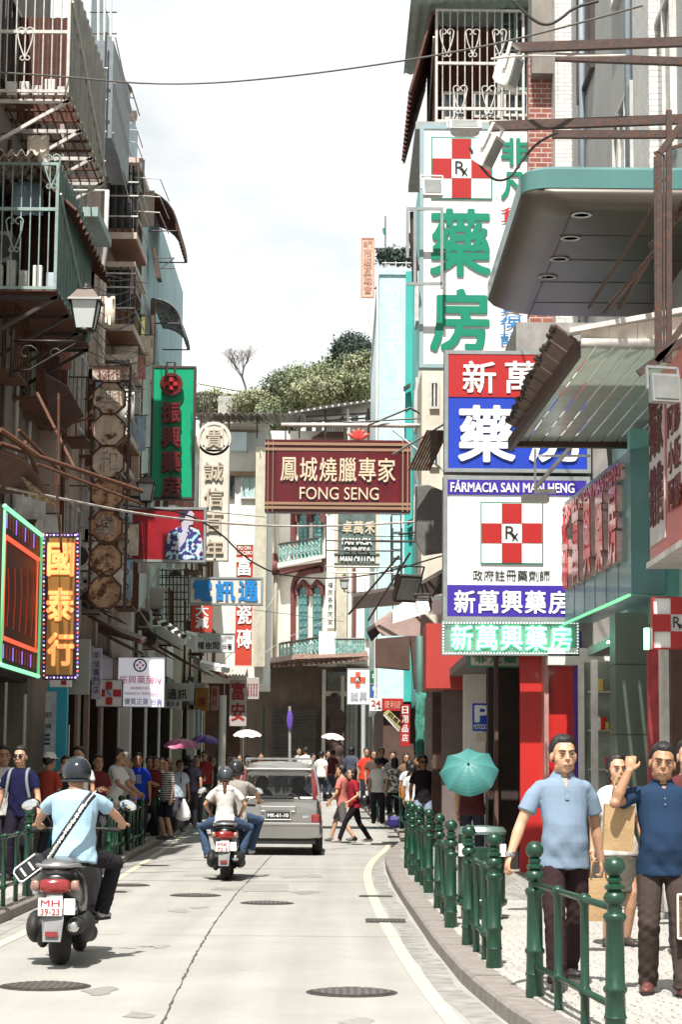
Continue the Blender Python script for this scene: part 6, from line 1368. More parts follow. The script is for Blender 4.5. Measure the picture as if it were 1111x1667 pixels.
a = rect(1056, 1063, 1020, 1055, 21.0); tag(MB().box(a[0], a[1], 21.2, 21.3, a[2], a[3]).build('light_tube', M('neon_mint', (.4, 1, .7), emis=1.5, var=0)), 'short glowing mint light tube beside the small checkered cross sign', 'light tube')
# Fong Seng
mar = solid('lacquer_maroon', (.09, .010, .013), rough=.3, var=.2, scale=1.5); gold = solid('trim_tan', (.34, .20, .13), rough=.4)
D = 48; s = sign('restaurant_sign', 'dark red restaurant sign board hanging across the street reading FONG SENG', 431, 669, 717, 833, D, mar, .35, None)
block(s, 'red_field', solid('lacquer_red', (.13, .010, .016), rough=.25, var=.25, scale=1.2), 450, 650, 733, 818, D, .015)
for px in (435, 443, 655, 663): block(s, 'trim_strip', gold, px, px+2.6, 717, 833, D-.012, .02)
for py in (722, 731, 819, 826): block(s, 'trim_strip', gold, 431, 669, py, py+2.2, D, .03)
T('鳳城燒臘專家', s, 455, 646, 746, 784, D-.015, cream_l, 'h', bold=.02, gap=.1, depth=.04); T('FONG SENG', s, 488, 617, 794, 813, D-.015, cream_l, bold=.005, depth=.04)
q = MB(); a = P(718, 690, D+.15); MB().tube([P(458, 692, D+.15), P(600, 692, D+.15), P(728, 694, D+.15)], .055, 8).build('hanger_pipe', M('pipe_white', (.62, .58, .54), streak=.5, scol=(.25, .12, .08), sscale=4), s, True)
for px in (465, 530, 600, 660): MB().tube([P(px, 692, D+.15), P(px, 717, D+.15)], .018, 5).build('hanger_rod', frame_d, s)
MB().tube([P(600, 692, D), P(668, 664, D+.1), P(735, 700, D)], .03, 6).build('stay_rod', frame_d, s); MB().tube([P(560, 688, D), P(740, 678, D)], .02, 6).build('stay_rod', frame_d, s)
f = thing('neon_flower', 'small red flower shaped neon above the FONG SENG board', 'neon sign', tuple(P(584, 716, D)))
for i, a in enumerate((-60, -28, 0, 28, 60)): an = math.radians(a); c = P(584+math.sin(an)*10, 714-math.cos(an)*7, D); MB().ell(c, (.055, .03, .14), Matrix.Rotation(an, 3, 'Y'), 10, 7).build('petal', M('neon_red_off', (.55, .06, .05), rough=.3, emis=.15), f, True)
# E's pharmacy sign and banner column
s = sign('pharmacy_sign', 'weathered Chinese pharmacy sign with white letters on the cream corner house', 544, 619, 822, 923, 62.0-8, M('sign_verdigris', (.12, .17, .16), rough=.5, var=.5, scale=2.5, streak=.4, scol=(.3, .32, .3)), .25, stucco_c, .10)
T('卓萬禾', s, 556, 612, 848, 869, 54.0, cream_l, 'h', bold=.035, gap=.14); 
for i, (t_, a, b) in enumerate((('FARMACIA', 557, 606), ('CHINESA', 560, 604), ('MAN OU LDA', 554, 611))): T(t_, s, a, b, 876+i*15, 887+i*15, 54.0, white_l, bold=.06, depth=.03)
for py in (880, 896, 922, 932): MB().tube([P(530, py, 53.8), P(642, py+1, 53.8)], .022, 5).build('frame_pipe', frame_w if py > 900 else frame_d, s)
for px in (531, 637): MB().tube([P(px, 840, 53.8), P(px, 932, 53.8)], .018, 5).build('frame_pipe', frame_d, s)
s = sign('column_banner', 'white painted column panel with a vertical line of black script', 531, 545, 945, 1022, 83.3, cream, .1)
for i, c in enumerate('福民各界同安'): T(c, s, 534, 542, 948+i*12, 957+i*12, 83.3, black_l, bold=.0)
# octagon lantern column
OC = thing('pharmacy_sign', 'tall iron frame holding seven rusty octagonal plates on the left', 'sign', tuple(P(180, 990, 37.2)))
for px in (150, 208):
    for dy in (0, .25): MB().beam(P(px+4, 596, 37.2+dy), P(px-6, 992, 37.2+dy), .05).build('upright', rusty2, OC)
for i in range(16):
    y0 = 600+i*24.5; a = P(148+i*-.6, y0, 37.3); 
    for sx in (147, 205):
        MB().tube([P(sx-i*.35, y0, 37.2), P(sx+9-i*.35, y0+12, 37.4), P(sx-i*.35, y0+24, 37.2)], .014, 4).build('lacing', rusty2, OC)
rp = M('plate_rusty', (.62, .50, .38), rough=.75, var=.25, scale=3, rust=.35, streak=.5, scol=(.30, .12, .05), sscale=4)
rp2 = M('plate_rusty_dark', (.56, .34, .20), rough=.75, var=.3, scale=3, rust=.55, streak=.9, scol=(.14, .045, .02), sscale=5)
for i, cy in enumerate((648, 700, 752, 803, 857, 911, 964)):
    c = P(178-i*1.3, cy, 37.15); r = .287; q = MB(); q.prism([c+Vector((math.cos(a)*r*1.08, 0, math.sin(a)*r*1.08)) for a in [PI/8+PI/4*k for k in range(8)]], (0, .16, 0)); pl = q.build('octagon_plate', rp if i < 3 else rp2, OC)
    q = MB(); q.tube([c+Vector((math.cos(a)*r*1.08, -.01, math.sin(a)*r*1.08)) for a in [PI/8+PI/4*k for k in range(8)]], .018, 5, closed=True); q.build('rim', rusty, pl)
    if i in (0, 2, 4): text('興和藥'[i//2], c+Vector((-.17, -.0, -.2)), (.34, 0, 0), (0, 0, .4), M('ghost_letter', (.40, .36, .32), var=.5, scale=14, rust=.4), pl, 'character', .0, .004, .003, FRONT)
a = rect(150, 210, 594, 619, 37.1); hd_ = MB().box(a[0], a[1], 37.1, 37.3, a[2], a[3]).build('header_plate', M('header_stained', (.52, .44, .36), var=.25, rust=.4, scale=3), OC)
T('FARMACIA CHINESA', hd_, 152, 208, 598, 606, 37.1, M('faded_red', (.30, .10, .08), var=.3), bold=.02); T('HENG WO TONG', hd_, 158, 204, 608, 616, 37.1, MATS['faded_red'], bold=.02)
for py in (594, 620): MB().beam(P(146, py, 37.08), P(214, py, 37.08), .04).build('crossbar', rusty2, OC)
# green sign
gp = solid('sign_green', (.0, .32, .15), rough=.4, var=.08); lr = solid('letter_crimson', (.14, .012, .014), rough=.35, var=.2)
s = sign('pharmacy_sign', 'bright green vertical sign with raised crimson characters and round emblem', 243, 319, 596, 812, 48.5, gp, .3, M('frame_brown', (.07, .05, .045), metal=.3, rough=.5), .05)
for i, c in enumerate('振興藥房'): T(c, s, 262, 295, 655+i*40, 690+i*40, 48.45, lr, bold=.07, depth=.10)
c = P(279, 626, 48.4); MB().lathe([(.27, 0), (.27, .06), (.2, .06), (.2, .03), (.01, .03)], tuple(c), 28, 'Y', Matrix.Scale(-1, 3, Vector((0, 1, 0)))).build('emblem_ring', lr, s)
for dx, dz in ((0, .1), (0, -.1), (.1, 0), (-.1, 0)): MB().box(c.x+dx-.045, c.x+dx+.045, 48.28, 48.4, c.z+dz-.045, c.z+dz+.045).build('emblem_cross', redp2, s)
q = MB(); q.tube([P(272, 612, 48.3), P(272, 590, 48.3), P(285, 590, 48.3), P(285, 612, 48.3)], .03, 5); q.build('hook', rusty2, s)
# billboard with printed man
D = 45; s = sign('billboard', 'dark red billboard with a printed man in a patterned jacket', 189, 336, 826, 914, D, solid('print_red', (.30, .010, .018), rough=.35, var=.35, scale=1.2), .25, framealu, .05)
block(s, 'pale_strip', solid('pale_blue_strip', (.42, .58, .66)), 191, 216, 831, 908, D+.02, .02)
def pf(m, pts, off=.004, nm='print'): 
    q = MB(); q.prism([P(*p, D-off) for p in pts], (0, .002, 0)); q.build(nm, m, s)
pskin = solid('print_skin', (.50, .46, .55), var=.1)
pf(pskin, ((295, 848), (298, 838), (303, 832), (312, 832), (316, 836), (315, 842), (317, 845), (315, 848), (314, 854), (308, 855), (305, 864), (296, 864)))
pf(solid('print_hair', (.03, .02, .06)), ((292, 846), (292, 835), (297, 831), (308, 830), (307, 833), (302, 840), (300, 846), (296, 850)), .008)
jk = M('print_jacket', (.10, .12, .30), rough=.4, var=0); nt_ = jk.node_tree
vo = N(nt_, 'ShaderNodeTexVoronoi'); vo.inputs['Scale'].default_value = 15; tcx = N(nt_, 'ShaderNodeTexCoord'); nt_.links.new(tcx.outputs['Object'], vo.inputs['Vector']); rmp = N(nt_, 'ShaderNodeValToRGB'); rmp.color_ramp.interpolation = 'CONSTANT'
for i, (p_, c_) in enumerate(((0.0, (.03, .03, .14)), (.35, (.35, .62, .66)), (.6, (.62, .60, .68)), (.8, (.05, .04, .20)))):
    e = rmp.color_ramp.elements[i] if i < 2 else rmp.color_ramp.elements.new(p_); e.position = p_; e.color = (*c_, 1)
sx_ = N(nt_, 'ShaderNodeSeparateColor'); nt_.links.new(vo.outputs['Color'], sx_.inputs[0]); nt_.links.new(sx_.outputs[0], rmp.inputs[0]); nt_.links.new(rmp.outputs[0], nt_.nodes['Principled BSDF'].inputs['Base Color'])
pf(jk, ((270, 911), (270, 886), (274, 866), (292, 857), (298, 864), (306, 863), (309, 857), (324, 863), (329, 880), (330, 911)), .006)
pf(pskin, ((287, 887), (294, 868), (300, 862), (305, 868), (302, 880), (292, 893)), .010)
# neon box and blade sign on the left
NB = thing('neon_sign', 'dark neon box with green and red tubes along the left pavement', 'neon sign', (-4.5, 28, 2.9))
na = PX(2, 957, -4.40); nbp = PX(64, 990, -4.40); y0n, y1n = na.y, nbp.y; z0n, z1n = 2.86, 4.98
MB().box(-4.75, -4.42, y0n, y1n, z0n, z1n).build('box', M('box_black', (.022, .008, .007), rough=.6, var=.5, scale=3), NB)
ng = M('neon_green', (.25, 1.0, .45), emis=.8, var=0); nr_ = M('neon_red', (1.0, .12, .06), emis=.55, var=0); no_ = M('neon_orange', (1.0, .30, .09), emis=.78, var=0); npur = M('neon_purple', (.35, .16, .9), emis=.7, var=0)
for z in (z0n+.03, z1n-.03): MB().tube([(-4.39, y0n, z), (-4.39, y1n, z)], .028, 8).build('neon_tube', ng, NB, True)
for y in (y0n+.03, y1n-.03): MB().tube([(-4.39, y, z0n), (-4.39, y, z1n)], .02, 8).build('neon_tube', M('neon_green_dim', (.15, .5, .2), emis=.5, var=0), NB, True)
for z in (z0n+.38, z1n-.42): MB().tube([(-4.38, y0n+.1, z), (-4.38, y1n-.4, z)], .03, 8).build('neon_tube', nr_, NB, True)
for y in (y0n+.12, y1n-.4): MB().tube([(-4.385, y, z0n+.38), (-4.385, y, z1n-.42)], .012, 6).build('neon_tube', nr_, NB, True)
for j in range(12):
    for z, h in ((z0n+.12, .18), (z1n-.3, .2)):
        y = y0n+.2+j*(y1n-y0n-.5)/11; MB().tube([(-4.385, y, z), (-4.385, y, z+h)], .008, 5).build('neon_stroke', M('neon_dull', (.3, .05, .03), emis=.22, var=0) if j % 3 else npur, NB, True)
for i in range(5):
    y = y0n+.4+i*.55; MB().tube([(-4.385, y, z0n+.55), (-4.385, y+.12, z0n+.9+.1*i), (-4.385, y, z1n-.8+.05*i)], .010, 5).build('neon_stroke', M('neon_ember', (.6, .05, .02), emis=.08, var=0), NB, True)
D = 30.6; s = sign('neon_sign', 'brown blade sign with three glowing orange characters on the left', 68, 129, 867, 1106, D, M('blade_black', (.03, .015, .03), rough=.3, var=.3), .22, None)
block(s, 'brown_panel', M('panel_ochre', (.20, .095, .02), rough=.35, var=.12, scale=3, emis=.10, ecol=(.55, .25, .05)), 74, 123, 876, 1098, D, .02)
for i, c in enumerate('國泰行'): T(c, s, 76+(0 if i != 1 else -2), 121, 884+i*73, 938+i*73, D-.02, no_, bold=.045, depth=.02)
for i in range(34):
    for px in (71, 126): a = P(px, 870+i*6.95, D-.01); MB().box(a.x-.011, a.x+.011, D-.02, D-.002, a.z-.011, a.z+.011).build('bulb', (npur, M('bulb_white', (.8, .75, 1), emis=1.2, var=0), M('bulb_red', (.9, .1, .12), emis=1.0, var=0))[(i+px) % 3], s)
for i in range(9):
    for py in (871, 1103): a = P(76+i*5.8, py, D-.01); MB().box(a.x-.011, a.x+.011, D-.02, D-.002, a.z-.011, a.z+.011).build('bulb', npur if i % 2 else MATS['bulb_white'], s)
# street-level left signs
s = sign('pharmacy_sign', 'small rounded white sign with a red cross left of the white square sign', 155, 200, 1106, 1151, 41.5, white_l, .12, black_l, .012)
for a in ((172, 183, 1110, 1122), (172, 183, 1135, 1147), (158, 171, 1122.5, 1134), (184, 197, 1122.5, 1134)): block(s, 'cross_arm', red_l, *a, 41.5, .01)
T('R', s, 174, 180, 1123, 1131, 41.49, skyb); T('x', s, 178, 182, 1128, 1133, 41.49, skyb)
s = sign('pharmacy_sign', 'white square lit sign with pink and blue characters for a pharmacy', 190, 269, 1070, 1151, 45, M('lightbox_white', (.80, .80, .84), rough=.4, var=.03, emis=.22, ecol=(.9, .9, 1)), .15, framealu, .015)
c = P(228, 1083, 44.98); MB().tube([c+Vector((math.cos(a)*.13, 0, math.sin(a)*.13)) for a in [2*PI*i/20 for i in range(20)]], .018, 6, closed=True).build('emblem_ring', blue_l if False else solid('letter_navy', (.03, .03, .12)), s)
for dx, dz in ((0, .06), (0, -.06), (.06, 0), (-.06, 0)): MB().box(c.x+dx-.022, c.x+dx+.022, 44.97, 44.995, c.z+dz-.022, c.z+dz+.022).build('emblem_cross', solid('letter_pink', (.62, .10, .22)), s)
T('振興藥房IV', s, 194, 264, 1100, 1113, 45, MATS['letter_pink'], bold=.0); T('(新馬路分店)', s, 212, 242, 1118, 1123, 45, MATS['letter_pink']); T('FARMÁCIA TSAN HENG IV', s, 203, 264, 1126, 1131, 45, MATS['letter_pink']); T('優質正貨 可靠', s, 202, 264, 1137, 1147, 45, solid('letter_periwinkle', (.18, .22, .50)))
# telecom sign
s = sign('shop_sign', 'cream lightbox sign with three blue characters spanning mid street', 307, 428, 940, 984, 55, solid('lightbox_cream', (.68, .62, .54)), .3, framealu, .05)
T('電訊通', s, 311, 423, 945, 979, 55, skyb, 'h', bold=.05, gap=.12)
s = sign('shop_sign', 'tall red banner sign with white script beside the cream house', 381, 414, 886, 1085, 66, solid('banner_red', (.52, .05, .025), rough=.6, var=.12), .12, stucco_c, .03)
T('PU ON', s, 388, 408, 889, 895, 66, white_l, bold=.03); T('LOUCEIRO', s, 385, 411, 897, 903, 66, white_l, bold=.03)
for c, y in (('富', 905), ('安', 950), ('瓷', 984), ('磚', 1024)): T(c, s, 385, 410, y, y+32, 66, white_l, bold=.03)
s = sign('shop_sign', 'red cloth sign with white script half hidden under the blue character sign', 310, 346, 975, 1029, 60, MATS['banner_red'], .1)
for c, y in (('大', 984), ('減', 1004)): T(c, s, 318, 340, y, y+19, 60, white_l, bold=.03)
s = sign('shop_sign', 'small white sign with black characters below the blue character sign', 317, 383, 1031, 1062, 57, white_p, .12, framealu, .02)
T('MESTRE DE MEDICINA CHINESA', s, 322, 379, 1034, 1038, 57, solid('letter_grey', (.3, .3, .3))); T('KUAN SU KAN', s, 332, 368, 1039, 1043, 57, MATS['letter_grey']); T('權樹閎', s, 321, 358, 1045, 1057, 57, black_l, 'h', bold=.02); T('中醫', s, 362, 378, 1048, 1056, 57, black_l, 'h', bold=.02)
s = sign('shop_sign', 'white vertical sign with two crimson characters under the canopy', 373, 402, 1107, 1182, 73, solid('board_dull', (.42, .37, .35)), .15)
for c, y in (('富', 1110), ('安', 1144)): T(c, s, 376, 399, y, y+30, 73, solid('letter_wine', (.28, .02, .02)), bold=.04)
s = sign('shop_sign', 'small pale notice with crimson columns of script right of the vertical sign', 401, 422, 1103, 1138, 73, MATS['board_dull'], .1)
for i in range(4): T('安記瓷器', s, 403+i*4.5, 406+i*4.5, 1112, 1134, 73, MATS['letter_wine'], 'v') if i < 2 else T('雜貨批發', s, 403+i*4.5, 406+i*4.5, 1112, 1134, 73, MATS['letter_wine'], 'v')
s = sign('shop_sign', 'ochre signboard with one dark character under the left eaves', 317, 340, 1120, 1157, 66, solid('board_ochre', (.36, .16, .025)), .1); T('達', s, 322, 335, 1135, 1150, 66, MATS['letter_wine'], bold=.03)
s = sign('shop_sign', 'dull pink signboard with vertical script beside the ochre one', 343, 356, 1117, 1156, 68, solid('board_pinkish', (.34, .20, .18)), .1); T('藥材', s, 345, 354, 1120, 1152, 68, MATS['letter_wine'], 'v')
s = sign('shop_sign', 'grey board with faint characters right of the white square sign', 269, 315, 1112, 1141, 56, solid('board_greyish', (.38, .36, .33)), .1); T('通訊', s, 272, 305, 1122, 1138, 56, black_l, 'h', bold=.03)
s = sign('shop_sign', 'tiny white sign with blue characters at the foot of the grey board', 267, 296, 1139, 1153, 55.5, white_p, .1, framealu, .02); T('電訊通', s, 270, 293, 1142, 1150, 55.5, MATS['letter_navy'], 'h', bold=.02)
s = sign('vertical_banner', 'dark vertical banner reading SAMSUNG on the left shops', 224, 238, 1150, 1222, 58, solid('banner_black', (.03, .02, .02)), .06)
x0, x1, z0, z1 = rect(228, 235, 1153, 1212, 58); text('SAMSUNG', (x0, 58, z1), (0, 0, z0-z1), (x1-x0, 0, 0), solid('letter_silver', (.42, .38, .36)), s, 'lettering', .01, .006, .004, FRONT)
# relief column sign (stone coloured)
st = solid('relief_cream', (.66, .60, .52), rough=.7, var=.12, streak=.3, scol=(.4, .33, .27)); D = 60
s = thing('relief_sign', 'cream carved sign column with rounded head and relief characters', 'sign', tuple(P(346, 905, D)))
a = rect(322, 374, 725, 912, D); MB().box(a[0], a[1], D, D+.4, a[2], a[3]).build('column', st, s); c = P(348.5, 714, D)
MB().lathe([(.01, 0), (.50, 0), (.50, .4), (.01, .4)], tuple(c), 32, 'Y').build('disc', st, s); MB().tube([c+Vector((math.cos(a_)*.42, -.01, math.sin(a_)*.42)) for a_ in [2*PI*i/28 for i in range(28)]], .025, 6, closed=True).build('ring_moulding', st, s)
a = rect(333, 364, 696, 732, D); MB().box(a[0], a[1], D-.05, D, a[2], a[3]).build('raised_panel', st, s); T('貴', s, 335, 362, 698, 730, D-.05, solid('relief_tan', (.52, .43, .34)), bold=.03, depth=.04)
for i, ch in enumerate('誠信百年'): T(ch, s, 332, 364, 752+i*42, 784+i*42, D, MATS['relief_tan'], bold=.025, depth=.06)
for px in (324, 370): block(s, 'edge_moulding', st, px, px+2.5, 735, 912, D, .05)
# market association sign
s = sign('street_sign', 'narrow pink vertical sign with red characters high on the cyan block', 588, 610, 387, 484, 64, solid('board_peach', (.62, .42, .32)), .1, solid('frame_rose', (.50, .25, .18)), .03, cat='sign')
T('澳門', s, 591, 607, 391, 401, 64, MATS['frame_rose'], 'h', bold=.01)
for i, c in enumerate('市販互助會'): T(c, s, 592, 606, 404+i*15, 417+i*15, 64, MATS['frame_rose'], bold=.03)
MB().tube([P(610, 405, 64.1), P(640, 405, 64.1)], .03, 5).build('arm', frame_d, s); MB().tube([P(610, 470, 64.1), P(625, 462, 64.1)], .03, 5).build('arm', frame_d, s)
# right distance signs
s = sign('pharmacy_sign', 'white sign with an orange red cross over grey characters, mid distance', 565, 603, 1088, 1147, 70, M('lightbox_white2', (.8, .8, .78), var=.04, emis=.12, ecol=(1, 1, 1)), .12, framealu, .03)
for a in ((579, 587, 1094, 1119), (570, 596, 1102, 1111)): block(s, 'cross_arm', solid('cross_orange', (.62, .10, .05)), *a, 70, .01)
T('R', s, 580, 586, 1103, 1110, 69.98, white_l); T('誠興藥房', s, 569, 620, 1127, 1141, 70, solid('letter_steel', (.30, .33, .36)), 'h', bold=.02) if False else T('誠興', s, 570, 599, 1126, 1141, 70, solid('letter_steel', (.30, .33, .36)), 'h', bold=.02)
s = sign('shop_sign', 'green sign with white characters in the right hand sign cluster', 603, 650, 1092, 1112, 66, solid('sign_green2', (.01, .14, .07)), .1); T('中西藥行', s, 606, 646, 1095, 1108, 66, white_l, 'h', bold=.03)
s = sign('shop_sign', 'blue sign with two lines of white characters in the right hand cluster', 602, 658, 1114, 1137, 63, solid('sign_blue2', (.02, .12, .38)), .1, framealu, .02); T('珠寶金行押業', s, 606, 654, 1117, 1125, 63, white_l, 'h', bold=.03); T('珠寶鐘錶 押', s, 612, 650, 1128, 1134, 63, white_l, bold=.03)
s = sign('shop_sign', 'white and red sign with the number 24', 602, 657, 1137, 1157, 60, solid('sign_red2', (.42, .02, .02)), .1); block(s, 'white_field', white_p, 602, 622, 1137, 1157, 60, .01); T('24', s, 605, 620, 1140, 1150, 59.99, red_l, bold=.03); T('小時', s, 610, 621, 1151, 1155, 59.99, black_l); T('便利店', s, 626, 654, 1141, 1153, 60, solid('letter_peach', (.6, .35, .25)), 'h')
s = sign('shop_sign', 'red vertical sign with white characters behind the wrapped pole', 652, 668, 1147, 1215, 56, MATS['sign_red2'], .1)
for i, c in enumerate('日用品店'): T(c, s, 655, 665, 1150+i*15, 1162+i*15, 56, white_l, bold=.02)
# slanting yellow sign
SL = thing('shop_sign', 'tilted yellow board with black characters in the right hand cluster', 'sign', tuple(P(645, 1190, 58))); q = MB(); q.prism([P(625, 1160, 58), P(633, 1155, 58), P(668, 1188, 58), P(660, 1196, 58)], (0, .1, 0)); q.build('board', solid('board_yellow', (.45, .38, .16)), SL)
o = P(631, 1164, 58); u_ = P(662, 1193, 58)-P(631, 1164, 58); v_ = P(634, 1157, 58)-P(630, 1162, 58); text('四邑商行', o, u_, v_*1.1, black_l, SL, 'lettering', .04, .006, .004, FRONT)
MB().beam(P(625, 1163, 58), P(650, 1190, 58), .05).build('edge', frame_w, SL)
s = sign('parking_sign', 'blue parking sign with white P and small MOTOCICLOS lettering', 770, 800, 1145, 1190, 34, solid('traffic_blue', (.0, .05, .48)), .04); T('P', s, 773, 800, 1148, 1176, 34, white_l, bold=.05); T('MOTOCICLOS', s, 772, 800, 1179, 1187, 34, white_l, bold=.03)
MB().tube([P(790, 1190, 34.05), P(790, 1395, 34.05)], .03, 8).build('post', frame_w, s)
a = rect(776, 797, 1193, 1208, 34); MB().box(a[0], a[1], 34, 34.03, a[2], a[3]).build('sub_plate', solid('plate_buff', (.60, .50, .38)), s)
q = thing('road_sign', 'small purple round road sign on a grey pole at the street end', 'road sign', tuple(P(472, 1240, 76))); MB().tube([P(472, 1150, 76), P(472, 1262, 76)], .05, 8).build('pole', M('pole_grey', (.35, .35, .35), metal=.3), q); MB().ell(P(472, 1172, 75.9), (.11, .03, .36), None, 14, 9).build('disc', solid('disc_purple', (.12, .06, .32)), q, True)
for (px, ya, yb_, D, l, c) in ((360, 1132, 1290, 57, 'tall white leaning pole beside the left crowd', (.65, .62, .58)), (592, 1147, 1260, 69, 'grey steel pole under the orange cross sign', (.45, .47, .47)), (322, 1155, 1220, 62, 'blue grey pole by the left shops', (.25, .30, .36))):
    tag(MB().tube([P(px, yb_, D), P(px+(3 if px == 360 else 0), ya, D)], .07 if px != 360 else .10, 8).build('utility_pole', M('pole_%d' % px, c, var=.1)), l, 'pole')
# posters and panels, left street level
KS = thing('poster_stand', 'tall turquoise and white poster panel outside the left shops', 'poster', tuple(P(88, 1400, 36)))
a = rect(69, 109, 1113, 1420, 36); MB().box(a[0], a[1], 36, 36.25, PZ, a[3]).build('turquoise_panel', solid('turquoise', (.02, .34, .46), rough=.5), KS)
block(KS, 'poster_sheet', solid('poster_pale', (.46, .52, .54), var=.3, scale=4), 71, 92, 1126, 1250, 36, .01); block(KS, 'edge_strip', white_p, 108, 112, 1180, 1400, 36.1, .02)
T('YETI', KS, 72, 84, 1160, 1168, 35.99, black_l, bold=.02); T('促銷', KS, 73, 83, 1178, 1186, 35.99, black_l); 
for y in (1195, 1202, 1209): block(KS, 'poster_line', MATS['letter_navy'], 72, 81, y, y+3.5, 35.985, .004)
s = sign('shop_sign', 'thin white sign with a red cross right under the orange blade sign', 80, 116, 1105, 1118, 35.6, white_p, .1); block(s, 'cross_arm', redp2, 99, 108, 1108, 1115, 35.6, .01)
a = rect(112, 146, 1040, 1130, 38.5); tag(MB().box(a[0], a[1], 38.5, 38.7, a[2], a[3]).build('wall_panel', solid('panel_celadon', (.36, .38, .33), var=.12)), 'plain grey green panel behind the orange blade sign', 'panel')
s = sign('vertical_banner', 'lilac and white vertical banner left of the small cross sign', 148, 166, 1055, 1138, 39.5, solid('banner_lilac', (.50, .44, .55), var=.3, scale=5), .08); T('手信專門店', s, 151, 163, 1060, 1130, 39.5, MATS['letter_navy'], 'v', bold=.01)
for (px0, px1, ya, D, c, l) in ((0, 8, 1110, 32.8, (.45, .40, .38), 'pale door post at the far left edge'), (31, 40, 1130, 34.2, (.50, .46, .43), 'pale door post behind the man in sunglasses'), (130, 144, 1130, 39, (.22, .14, .11), 'brown post right of the turquoise panel'), (186, 194, 1140, 45.4, (.48, .42, .38), 'pale post right of the small cross sign'), (277, 296, 1155, 59.5, (.55, .50, .40), 'cream post at the left shops'), (303, 316, 1155, 64, (.50, .48, .40), 'pale tiled post further up the left shops')):
    a = rect(px0, px1, ya, 1400, D); tag(MB().box(a[0], a[1], D, D+.25, rise(D)+PZ, a[3]).build('door_post', M('post_%d' % px0, c, var=.15, streak=.3, scol=(.15, .1, .08))), l, 'post')
# awnings and lean-tos left, mid height
AW = thing('shop_awning', 'grey scalloped fabric awning above the left shops', 'awning', tuple(P(235, 990, 53)))
a = rect(206, 266, 957, 990, 53); R = []
for i in range(33):
    x = a[0]+(a[1]-a[0])*i/32; sc = .06*abs(math.sin(i/32*PI*8)); R.append([(x, 54, a[3]+.1), (x, 53.3, a[3]-.02), (x, 53, a[2]+.12), (x, 52.98, a[2]-.06+sc), (x, 53.02, a[2]-.06+sc), (x, 53.05, a[2]+.10), (x, 53.35, a[3]-.06), (x, 54, a[3]+.05)])
MB().loft(R).build('fabric', solid('awning_taupe', (.30, .25, .23), rough=.85), AW, True)
for px in (207, 235, 265): MB().beam(P(px, 985, 53.1), P(px, 962, 54.2), .03).build('arm', frame_d, AW)
lt_m = M('lean_brown', (.16, .08, .06), var=.3, rust=.5)
for (pts, D, l) in ((((130, 1006), (232, 1042), (232, 1048), (130, 1022)), 44, 'dark sloping board eave above the small cross sign'), (((300, 1030), (318, 1035), (318, 1062), (300, 1050)), 56, 'white plastic sheet flap by the small white sign'), (((325, 1078), (372, 1088), (372, 1096), (325, 1088)), 64, 'bent grey metal sheet under the small white sign'), (((200, 1025), (262, 1020), (300, 1040), (300, 1050), (200, 1040)), 54, 'pale plaster ledge above the white square sign'), (((140, 1000), (200, 1008), (262, 1010), (300, 1034), (260, 1026), (140, 1020)), 55, 'battered tin awning over the left pavement')):
    q = MB(); q.prism([P(*p, D) for p in pts], (0, .9, .12)); tag(q.build('eave_sheet', lt_m if 'dark' in l or 'tin' in l else stucco_w), l, 'awning')
CR = thing('iron_grille', 'dark openwork iron grille hung between the left buildings', 'grille', tuple(P(285, 1020, 56)))
for px in range(258, 312, 6): MB().tube([P(px, 925, 56), P(px, 1022, 56)], .016, 4).build('bar', frame_d, CR)
for py in range(928, 1024, 12): MB().tube([P(256, py, 56.02), P(312, py, 56.02)], .016, 4).build('crossbar', frame_d, CR)
# fallen striped slats
FS = thing('slatted_shade', 'broken white slatted shade hanging over the left shops', 'shade', tuple(P(270, 1040, 52)))
for i in range(9): MB().prism([P(255+i*5.5, 1012+i*3.2, 52), P(266+i*5, 1008+i*3.4, 52), P(270+i*5, 1013+i*3.4, 52), P(259+i*5.5, 1018+i*3.2, 52)], (0, .3, .03)).build('slat', white_p if i % 2 == 0 else frame_d, FS)
